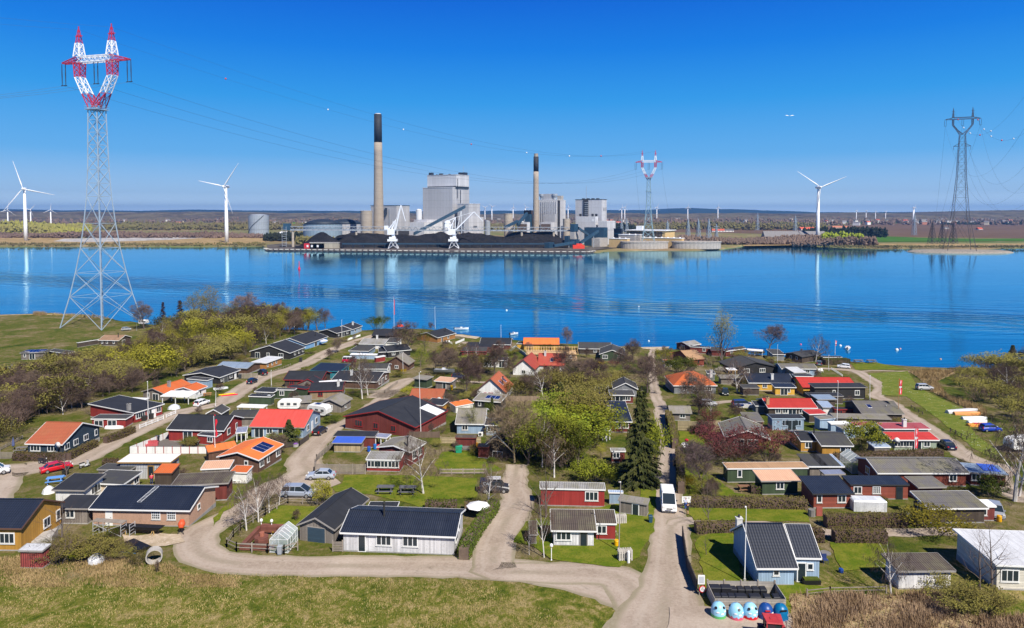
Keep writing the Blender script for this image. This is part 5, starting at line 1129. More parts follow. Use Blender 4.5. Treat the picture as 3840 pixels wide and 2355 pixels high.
house|pale blue board house with a navy tiled roof above the row of bins|g|p352,241 p516,241 p320,63|2.4|33|nav|lbl|wht|e50s r2095Cw
+||m|p505,200 p607,202 p462,66|3.18|33|nav|lbl|wht|e60s e20d
shed|weathered white board shed with a rusty brown corrugated roof at the lower right|m|p905,252 p1133,250 p835,184|2.5|6|brn|wbd|gry
house|cream flat roofed building with a pale felt roof at the right edge|m|p1290,227 p1600,238 p1165,70|3.3|1|wgr|crm|wht|e18W
canopy|bright pale canopy in front of the small light blue house by the lane|m|b1885,705 b2190,712 b1890,682|1.9|1|wht|lbl|wht
shed|white roofed lean-to behind the tan board house|m|b1540,1052 b1800,1030 b1600,1008|2.4|2|wht|gwd|wht
shed|low patchy grey roofed shed left of the yellow house and behind its lean-to|m|d1850,975 d2130,978 d1842,930|2.2|3|old|gwd|gry
shed|small grey shed beside the white chimney of the orange tiled house|m|d1700,925 d1795,928 d1700,885|2.3|3|dgr|gry|wht
cabin|weathered hut with a sagging grey roof just left of the twig fence|g|i1268,300 i1525,306 i1300,215|2.1|22|old|gwd|gry|e60w
canopy|crooked white tarpaulin roof left of the grey gabled cottage|c|d392,1085 d520,1100 d402,1024|2.2|3|wgr|wht|wht
canopy|small pale porch roof on yellow posts at the large dark house|c|d1945,890 d2050,888 d1930,852|2.2|5|wht|och|och
shed|flat blue black roofed shed between the pale grey house and the red roof|m|e555,955 e770,958 e545,920|2.2|1|blk|gwd|wht
canopy|violet tinted translucent canopy before the large pale blue roofed shed|c|j900,1165 j1140,1160 j890,1097|2.1|3|trn|gwd|gry
canopy|white canvas awning hanging between the willows of the central grove|c|i430,500 i540,525 i420,440|2.2|8|wht|wht|wht
canopy|grey translucent canopy between the red terrace house and red roofed house|c|g567,532 g690,522 g612,470|2.2|4|trn|wht|wht
shed|tiny grey corrugated shelter leaning left of the old cabin|m|n445,395 n490,395 n470,315|1.5|12|brn|gwd|gry
'''
for ln in HOUSES.strip().split('\n'): house(ln)
# ------------------------------------------------------------------ lanes, yards, lawns
def gravel():
 m, n, b = nodes('gravel_lane'); g = n.nodes.new('ShaderNodeNewGeometry'); pos = g.outputs['Position']
 a = noise(n, pos, 0.18, 4, 0.6, .4); f = noise(n, pos, 3.0, 4, 0.8); tc = n.nodes.new('ShaderNodeTexCoord')
 cc = ramp(n, mth(n, 'ADD', mth(n, 'MULTIPLY', a, .5), mth(n, 'MULTIPLY', f, .5)), [(0.3, (0.25, 0.195, 0.145)), (0.5, (0.39, 0.315, 0.25)), (0.7, (0.50, 0.42, 0.34))])
 # wheel tracks: paler compacted bands along the lane, greenish middle
 sx = n.nodes.new('ShaderNodeSeparateXYZ'); n.links.new(tc.outputs['UV'], sx.inputs[0]); u = sx.outputs[0]
 mid = sm(n, mth(n, 'ABSOLUTE', u), .16, .03); cc = mixc(n, mth(n, 'MULTIPLY', mid, mth(n, 'MULTIPLY', sm(n, a, .4, .6), .35)), cc, (0.16, 0.14, 0.08))
 edge = sm(n, mth(n, 'ADD', mth(n, 'ABSOLUTE', u), mth(n, 'MULTIPLY', f, .16)), .46, .54); cc = mixc(n, mth(n, 'MULTIPLY', edge, .4), cc, (0.12, 0.13, 0.035))
 for c_, w_ in ((.24, .07), (-.24, .07)): tr = sm(n, mth(n, 'ABSOLUTE', mth(n, 'ADD', u, c_)), w_, .02); cc = mixc(n, mth(n, 'MULTIPLY', tr, .35), cc, (.46, .39, .32))
 ph = sm(n, noise(n, pos, .55, 3, .6, .6), .62, .72); cc = mixc(n, mth(n, 'MULTIPLY', ph, .45), cc, (.17, .135, .10))
 n.links.new(cc, b.inputs['Base Color']); b.inputs['Roughness'].default_value = 1; b.inputs['Specular IOR Level'].default_value = .05; bump(n, b, f, .06, .6); return m
GR = gravel()
LIFT = [0.0]; LANES = []
def ribbon(name, pts, width, m=None, kind='structure', jit=.5):
 """a lane: list of surveyed centre points (optionally with their own width after a colon)"""
 LIFT[0] += 0.003; q = []
 for p in pts:
  s, *wd = p.split(':'); q.append((gp(s), float(wd[0]) if wd else width))
 out = []
 for i in range(len(q) - 1):
  p0 = q[max(0, i - 1)][0]; p1, a = q[i]; p2, b = q[i + 1]; p3 = q[min(len(q) - 1, i + 2)][0]; n_ = max(2, int((p2 - p1).length / 1.5))
  for k in range(n_):
   t = k / n_; v = .5 * ((2 * p1) + (p2 - p0) * t + (2 * p0 - 5 * p1 + 4 * p2 - p3) * t * t + (3 * p1 - p0 - 3 * p2 + p3) * t ** 3); out.append((v, a + (b - a) * t))
 out.append(q[-1]); LANES.extend((v.x, v.y, wd / 2 + .9) for v, wd in out); me = bpy.data.meshes.new(name); vs = []; fs = []; uv = []
 for i, (v, wd) in enumerate(out):
  d = out[min(i + 1, len(out) - 1)][0] - out[max(0, i - 1)][0]; d.z = 0; d.normalize(); s = Vector((-d.y, d.x, 0))
  for k in range(7):
   t = k / 6 - .5; w2 = wd + (rnd.uniform(-jit, jit) if k in (0, 6) else 0); c = v + s * t * w2; vs.append((c.x, c.y, gz(c.x, c.y) + LIFT[0] + .01)); uv.append((t, i * .3))
 for i in range(len(out) - 1):
  for k in range(6): a = i * 7 + k; fs.append((a + 1, a, a + 7, a + 8))
 me.from_pydata(vs, [], fs); me.materials.append(m or GR); l = me.uv_layers.new(name='UVMap')
 for p in me.polygons:
  for li in p.loop_indices: l.data[li].uv = uv[me.loops[li].vertex_index]
 o = bpy.data.objects.new(name, me); col.objects.link(o); o['kind'] = kind; return o
def patch(name, pts, m, kind='structure'):
 LIFT[0] += 0.003; q = [gp(s) for s in pts]; out = []
 for i in range(len(q)):
  a, b = q[i], q[(i + 1) % len(q)]; n_ = max(1, int((b - a).length / 1.2))
  for k in range(n_):
   c = a.lerp(b, k / n_); c.x += rnd.uniform(-.2, .2); c.y += rnd.uniform(-.2, .2); out.append((c.x, c.y, gz(c.x, c.y) + LIFT[0] + .01))
 mb = MB(); mb.v = out; mb.f = [tuple(range(len(out)))]; me = mb.mesh(name, m)
 for d_ in me.uv_layers[0].data: d_.uv = (0.3, 0)
 o = bpy.data.objects.new(name, me); col.objects.link(o); o['kind'] = kind; return o
ribbon('lane', ['z-60,1165','f200,980','f480,900','f900,860:5','f1300,660:4.5','f1700,450','f2060,300','g420,190:4','b500,1200','b900,960','b1250,860','b1600,690','b1950,560','b2200,470:3'], 6)
ribbon('lane', ['z-80,1250','f0,1000','f260,960','f520,900'], 8)
ribbon('lane', ['z1500,1560','z1560,1475','z1500,1425:7','z1380,1392:6','z1200,1368:5.6','z900,1362:5.2','z640,1360:5.2','z510,1345:5.2','z470,1310:5.2','z490,1275:5.2','z560,1240:5','m280,400:4.6','m400,260:4.6','g1380,1000:6.5','g1350,850:6','g1500,650:5','g1700,480:4.2','g1900,380:3.6','g2150,210:3.6','g2400,40:3.6','c60,1200','c300,1040','c450,980:3'], 6)
patch('gravel_yard', ['m640,130','m860,130','m1130,110','m1180,150','m1060,200','m950,225','m900,300','m640,300','m560,230'], GR)
ribbon('lane', ['z1560,1475:6','n950,640:5.5','n560,620:5','n250,610:5','z1190,1365:5','n230,520:5','n270,400:5','n330,280:5.5','n380,190:5','h1620,1160:4.4','h1640,1040:4','h1660,900:3.6'], 5)
ribbon('lane', ['z1600,1560:11','z1595,1490:9','z1610,1420:6.5','z1608,1360:5','z1612,1300:5','n1270,330:4.8','n1250,200:4.2','i1240,1150:3.8','i1240,950:3.6','i1260,760:3.4','i1220,560:3.2','i1170,340:3','i1160,200:3','d1110,1200:3','d1080,1000:2.6','d1060,850:2.4','d1060,720:2.4','d1080,640:2.4'], 5)
ribbon('side_lane', ['n1290,345','p70,55','p300,60','p600,100','p870,103','p1180,95'], 2.6)
ribbon('lane', ['e840,865:3','e1100,880','e1260,900:4.2','e1380,960','e1560,1090','j1500,260:3.6','j1640,330','j1850,480','j2100,640','j2330,800','k640,1420','k900,1500','s560,330:4','z2400,1160:4','z2480,1210:4'], 4)
ribbon('track', ['e1260,905','e1500,893','e1850,905','e2100,915'], 1.6)
ribbon('track', ['e-400,590','e-560,600','d2000,650'], 1.5) if False else None
ribbon('side_lane', ['c950,1015','c1290,1030','d0,1050'], 2.5)
ribbon('side_lane', ['i1700,200','i2000,170','i2230,195','j100,350'], 2.6)
ribbon('track', ['a640,900','a820,825','a1000,790'], 1.2)
ribbon('foot_path', ['c960,620','c1020,590','c1070,560'], 2.5)
LAWN = None
def lawnmat(name, c1, c2, c3, spk=None):
 m, n, b = nodes(name); g = n.nodes.new('ShaderNodeNewGeometry'); pos = g.outputs['Position']
 f = noise(n, pos, .5, 4, .7, .5); ff = noise(n, mscale(n, pos, (1, .6, 1)), 5, 3, .8)
 cc = mixc(n, sm(n, f, .35, .65), c1, c2); cc = mixc(n, sm(n, ff, .5, .75), cc, c3)
 if spk:
  vo = n.nodes.new('ShaderNodeTexVoronoi'); vo.inputs['Scale'].default_value = 1.6; n.links.new(pos, vo.inputs[0])
  cc = mixc(n, mth(n, 'MULTIPLY', mth(n, 'LESS_THAN', vo.outputs['Distance'], .14), sm(n, noise(n, pos, .25, 2), .45, .6)), cc, spk)
 n.links.new(cc, b.inputs['Base Color']); b.inputs['Roughness'].default_value = 1; b.inputs['Specular IOR Level'].default_value = .05; bump(n, b, ff, .12, .8); return m
LW = lawnmat('lawn', (0.10, 0.145, 0.010), (0.185, 0.19, 0.024), (0.05, 0.085, 0.008)); LF = lawnmat('flower_lawn', (0.12, 0.16, 0.02), (0.19, 0.205, 0.04), (0.06, 0.10, 0.012), (0.75, 0.75, 0.72))
SAND = dirt('bare_sand', (0.52, 0.42, 0.31), (0.38, 0.30, 0.2), .5, (0.6, 0.5, 0.4)); STRW = dirt('dry_straw', (0.42, 0.31, 0.17), (0.27, 0.21, 0.09), .6, (0.5, 0.39, 0.25))
patch('lawn', ['m1200,80','m1400,75','m2100,90','m2440,110','m2440,290','m2250,300','m1960,390','m1750,330','m1460,260','m1130,230','m1090,190','m1190,160'], LW)
patch('lawn', ['h790,760','h1200,720','h1300,860','h1500,960','h1330,1000','h780,1010','h700,900'], LW)
patch('lawn', ['m600,360','m960,370','m860,470','m760,560','m640,540','m420,510'], LW)
patch('flower_lawn', ['e1390,930','e1860,900','j1990,170','j2464,400','k560,870','k700,1180','k1000,1380','k930,1440','k700,1330','k300,1000','k0,790','j1560,250','e1560,1020'], LF)
patch('lawn', ['e1210,800','e1500,800','e1850,880','e1500,885','e1250,885'], LW)
patch('lawn', ['i1380,880','i1700,1000','i1900,1130','i2020,1230','o560,212','o90,200','i1500,1180'], LW)
patch('lawn', ['o60,208','o540,215','o560,270','o310,265','o110,265'], LW)
patch('lawn', ['i1370,520','i1720,520','i1640,700','i1400,700'], LW)
patch('lawn', ['p110,130','p250,70','p300,300','p340,300','p500,300','p700,330','p470,430','p160,330'], LW)
patch('lawn', ['p640,140','p840,140','p900,250','p760,245','p690,255'], LW)
patch('lawn', ['n350,440','n480,470','n560,540','n700,560','n960,590','n1080,530','n1170,380','n1180,100','n1160,20','n1100,100','n1080,200','n900,230','n420,320'], LW)
patch('lawn', ['m0,560','m100,420','m300,300','m330,180','m160,170','m150,330','m0,480'], LW)
patch('lawn', ['a-40,890','a130,895','a500,895','a560,905','a300,950','a60,990'], LW)
patch('sand_patch', ['l1240,690','l1400,720','l1600,690','l1850,700','l1880,780','l1700,820','l1560,830','l1300,780'], SAND)
patch('beach', ['c880,475','c1000,478','c1230,505','c1180,530','c1000,500','c900,495'], SAND)
patch('beach', ['d930,625','d1270,618','d1240,650','d1150,662','d960,640'], SAND)
patch('beach', ['a-60,262','a400,248','a800,258','a800,246','a600,236','a400,240','a-60,252'], STRW)
patch('dry_bank', ['e1880,905','e2100,900','e2464,920','k520,540','k300,640','k420,800','k640,860','k760,900','k820,1000','k660,930','k250,740','e2000,990'], STRW)
patch('dry_bank', ['p480,345','p700,350','p1080,345','p1120,420','p1400,450','p1400,520','p500,520','p490,420'], STRW)
patch('dry_bank', ['a500,900','a700,870','a860,920','a760,1010','a300,1010','a260,960'], STRW)
patch('gravel_yard', ['p10,400','p150,395','p480,420','p500,520','p0,520'], GR)
# ------------------------------------------------------------------ trees, shrubs, hedges
BARK = mat((0.13, 0.10, 0.085), 'plain', .95, .4); BIRCH = mat((0.62, 0.58, 0.54), 'plain', .9, .5, (0.7, 0.68, 0.65)); TWIG = foliage('twigs', (0.15, 0.105, 0.08), (0.095, 0.065, 0.055), 1)
TWP = foliage('purple_twigs', (0.17, 0.12, 0.115), (0.10, 0.075, 0.07), 1); TWY = foliage('pale_twigs', (0.28, 0.21, 0.13), (0.16, 0.12, 0.08), 1)
LFY = foliage('yellow_green_leaves', (0.29, 0.26, 0.025), (0.15, 0.14, 0.018), .4); LFG = foliage('fresh_leaves', (0.23, 0.25, 0.02), (0.10, 0.125, 0.014), .5); LFO = foliage('olive_buds', (0.20, 0.175, 0.04), (0.12, 0.10, 0.03), .4)
LFP = foliage('pale_buds', (0.25, 0.25, 0.09), (0.15, 0.15, 0.06), .5); NDL = foliage('needles', (0.085, 0.095, 0.025), (0.028, 0.040, 0.013), .8); NDR = foliage('dead_needles', (0.06, 0.025, 0.02), (0.03, 0.02, 0.018), .8)
LFR = foliage('red_buds', (0.16, 0.04, 0.04), (0.08, 0.035, 0.03), .6); LFW = foliage('blossom', (0.6, 0.55, 0.5), (0.3, 0.28, 0.18), .8); LFF = foliage('yellow_bloom', (0.75, 0.5, 0.01), (0.4, 0.32, 0.02), .8)
HDG = foliage('hedge', (0.13, 0.10, 0.035), (0.065, 0.06, 0.018), .5); HDG2 = foliage('green_hedge', (0.085, 0.105, 0.012), (0.04, 0.055, 0.01), .5)
rt_ = random.Random(3)
def grow(seed, H, levels, spread, nb, up, trunk_r, first=.25, wob=.12, droop=0.0):
 rg = random.Random(seed); T = MB(); Cm = MB(); tips = []
 def br(p, d, L, r, lev):
  n_ = 4 if lev == 0 else 3; mbb = T if lev <= 1 else Cm; pts = [p]; c = p; dd = d.copy()
  for k in range(n_):
   dd = (dd + Vector((rg.uniform(-wob, wob), rg.uniform(-wob, wob), rg.uniform(-wob, wob) * .5 - droop * lev * .12))).normalized(); c = c + dd * L / n_; pts.append(c)
  for k in range(n_):
   r0 = r * (1 - .75 * k / n_); r1 = r * (1 - .75 * (k + 1) / n_)
   mbb.bar(pts[k], pts[k + 1], r0, r1, 6 if lev == 0 else 4 if lev == 1 else 3, False)
  if lev >= levels: tips.append((pts[-1], dd)); return
  m_ = nb[min(lev, len(nb) - 1)]
  for i in range(m_):
   t = (first + (1 - first) * (i + rg.random() * .8) / m_) if lev == 0 else .25 + .75 * (i + rg.random()) / m_
   k = min(n_ - 1, int(t * n_)); q = pts[k].lerp(pts[k + 1], t * n_ - k); az = rg.uniform(0, 6.283) if lev else i * 2.4 + rg.uniform(-.5, .5)
   side = dd.orthogonal().normalized(); side = Matrix.Rotation(az, 3, dd) @ side
   nd = (dd * (1 - spread) + side * spread + Vector((0, 0, up))).normalized()
   br(q, nd, L * rg.uniform(.42, .62) * (1.15 - .45 * t if lev == 0 else 1) * (1.0 if lev else 1.05), r * (1 - .7 * t) * .55, lev + 1)
  br(pts[-1], (dd + Vector((0, 0, .1))).normalized(), L * .4, r * .25, lev + 1)
 br(Vector((0, 0, -.2)), Vector((rg.uniform(-.06, .06), rg.uniform(-.06, .06), 1)).normalized(), H * .62, trunk_r, 0)
 return T, Cm, tips
def leaves(mb, tips, n_, rad, sz, rg):
 for p, d in tips:
  for _ in range(n_):
   c = p + Vector((rg.gauss(0, rad), rg.gauss(0, rad), rg.gauss(0, rad * .8))); a = Vector((rg.uniform(-1, 1), rg.uniform(-1, 1), rg.uniform(-.6, .6))).normalized() * sz * rg.uniform(.6, 1.3); b = a.orthogonal().normalized() * sz * rg.uniform(.5, 1)
   o = len(mb.v); mb.v += [tuple(c - a), tuple(c + b), tuple(c + a), tuple(c - b)]; mb.f.append((o, o + 1, o + 2, o + 3))
PROTO = {}
def proto(kind, var):
 """meshes (trunk, crown) of a tree 10 m tall"""
 if (kind, var) in PROTO: return PROTO[kind, var]
 rg = random.Random(hash((kind[0], len(kind), var)) % 9973 if False else sum(map(ord, kind)) * 7 + var)
 sd_ = sum(map(ord, kind)) * 13 + var * 101
 if kind == 'conifer' or kind == 'deadfir':
  T = MB(); T.bar((0, 0, -.2), (0, 0, 9.8), .22, .02, 7); Cm = MB(); sp = 34
  for k in range(sp):
   z = .8 + 9.0 * k / sp; rad = (2.35 if kind == 'conifer' else 1.9) * (1 - (k / sp) ** 1.15) + .18; n_ = 9 if kind == 'conifer' else 5
   for i in range(n_):
    az = rg.uniform(0, 6.283); rr = rad * rg.uniform(.5, 1.2) * (1 + .28 * math.sin(az * 2 + var) + .15 * math.sin(z * 1.7 + az * 3)); d = Vector((math.cos(az), math.sin(az), -.22)); tip = Vector((0, 0, z)) + d * rr
    T.bar((0, 0, z), tip, .03, .008, 3, False)
    m_ = max(4, int(rr * (9 if kind == 'conifer' else 3.5)))
    for j in range(m_):
     c = Vector((0, 0, z)).lerp(tip, .15 + .85 * (j + rg.random()) / m_); s = d.cross(Vector((0, 0, 1))).normalized(); wd = .42 * (1 - .45 * j / m_)
     for sg in (-1, 1):
      e_ = c + s * sg * wd + d * .22 + Vector((0, 0, rg.uniform(-.22, .05))); o = len(Cm.v); Cm.v += [tuple(c), tuple(e_), tuple(e_ + d * .16 + Vector((0, 0, -.08))), tuple(c + d * .22)]; Cm.f.append((o, o + 1, o + 2, o + 3))
  mats = (BARK, NDL if kind == 'conifer' else NDR)
 elif kind == 'thin':
  T, Cm, tips = grow(sd_, 10, 4, .5, [8, 4, 3, 3], .12, .16, .25)
  mats = (BARK, TWIG)
 elif kind == 'bare' or kind == 'purple' or kind == 'pale':
  T, Cm, tips = grow(sd_, 10, 4, .52, [11, 5, 4, 4], .12, .2, .2)
  for p, d in tips:
   for _ in range(3): Cm.bar(p, p + (d + Vector((rg.uniform(-.9, .9), rg.uniform(-.9, .9), rg.uniform(-.2, .6)))).normalized() * rg.uniform(.35, .8), .016, .01, 3, False)
  mats = (BARK if kind != 'pale' else TWY, {'bare': TWIG, 'purple': TWP, 'pale': TWY}[kind])
 elif kind == 'birch':
  T, Cm, tips = grow(sd_, 11, 3, .5, [9, 5, 4], .05, .21, .3, .1, .5)
  for p, d in tips:
   for _ in range(5): Cm.bar(p, p + Vector((rg.uniform(-.45, .45), rg.uniform(-.45, .45), -rg.uniform(.2, 1.0))), .014, .009, 3, False)
  leaves(Cm, tips, 3, .35, .05, rg)
  lv = len(Cm.v); mats = (BIRCH, TWIG)
 elif kind == 'willowy' or kind == 'poplar' or kind == 'ash' or kind == 'yellow':
  sp, up_, m_, n2, rad, sz = {'willowy': (.45, .1, LFG, 7, .4, .09), 'poplar': (.36, .3, LFP, 6, .34, .085), 'ash': (.5, .15, LFO, 7, .4, .10), 'yellow': (.5, .2, LFY, 8, .4, .09)}[kind]
  T, Cm, tips = grow(sd_, 10, 3, sp, [11, 5, 4], up_, .2, .12 if kind != 'poplar' else .05, .13); leaves(Cm, tips, n2, rad, sz, rg); mats = (BARK, m_)
 else:  # shrubs: many stems from the ground
  m_, n2, sz = {'bushy': (LFY, 7, .13), 'bushg': (LFG, 8, .13), 'busho': (LFO, 6, .12), 'bushb': (TWIG, 0, .1), 'bushr': (LFR, 5, .1), 'bushw': (LFW, 7, .12), 'bushf': (LFF, 9, .12), 'bushd': (HDG2, 9, .14)}[kind]
  T = MB(); Cm = MB(); tips = [];
  for k in range(9):
   az = k * .7 + rg.uniform(-.3, .3); d = Vector((math.cos(az) * .55, math.sin(az) * .55, 1.0)).normalized(); p0 = Vector((math.cos(az) * .6, math.sin(az) * .6, -.2))
   def tw(p, d, L, r, lev):
    q = p + d * L; (T if lev == 0 else Cm).bar(p, q, r, r * .6, 3, False)
    if lev == 3: tips.append((q, d)); return
    for _ in range(3 if lev else 4): tw(p + d * L * rg.uniform(.45, 1), (d + Vector((rg.uniform(-.75, .75), rg.uniform(-.75, .75), rg.uniform(-.2, .45)))).normalized(), L * rg.uniform(.5, .75), r * .55, lev + 1)
   tw(p0, d, 4.3, .09, 0)
  if n2: leaves(Cm, tips, n2, .5, sz * 1.6, rg)
  mats = (BARK, m_)
 zs = sorted(v[2] for v in Cm.v); f = 10.0 / zs[int(len(zs) * .995)]
 for q_ in (T, Cm): q_.v = [(a * f, b * f, c * f) for a, b, c in q_.v]
 PROTO[kind, var] = (T.mesh('trunk', mats[0]), Cm.mesh('crown', mats[1])); return PROTO[kind, var]
ALLTREES = []
def tree(kind, loc, H, wide=1.0, label=None, group=None, rz=None, var=None, name=None):
 var = rt_.randrange(3) if var is None else var
 tm, cm = proto(kind, var); sh = kind.startswith('bush')
 nm = name or {'conifer': 'fir_tree', 'deadfir': 'bare_fir_tree', 'birch': 'birch_tree', 'poplar': 'poplar_tree', 'bare': 'bare_tree', 'purple': 'bare_tree', 'pale': 'bare_tree', 'thin': 'bare_tree'}.get(kind, 'shrub' if sh else 'tree')
 k = H / 10.0; e = empty(nm, loc, rt_.uniform(0, 6.28) if rz is None else rz, label, 'shrub' if sh else 'tree', group, (k * wide, k * wide, k))
 for me, pn in ((tm, 'trunk' if not sh else 'stem'), (cm, 'crown')): o = bpy.data.objects.new(pn, me); col.objects.link(o); o.parent = e
 ALLTREES.append((e.name, loc)); return e
def T(kind, base, top, label, wide=1.0, group=None, name=None):
 b = gp(base); px, py = P(base); t = TL[base[0]]; pt = (px, t[1] + top * t[2]); H = max(.5, atY(pt, b.y).z - b.z) * 1.03
 return tree(kind, (b.x, b.y, b.z - .05), H, wide, label, group, name=name)
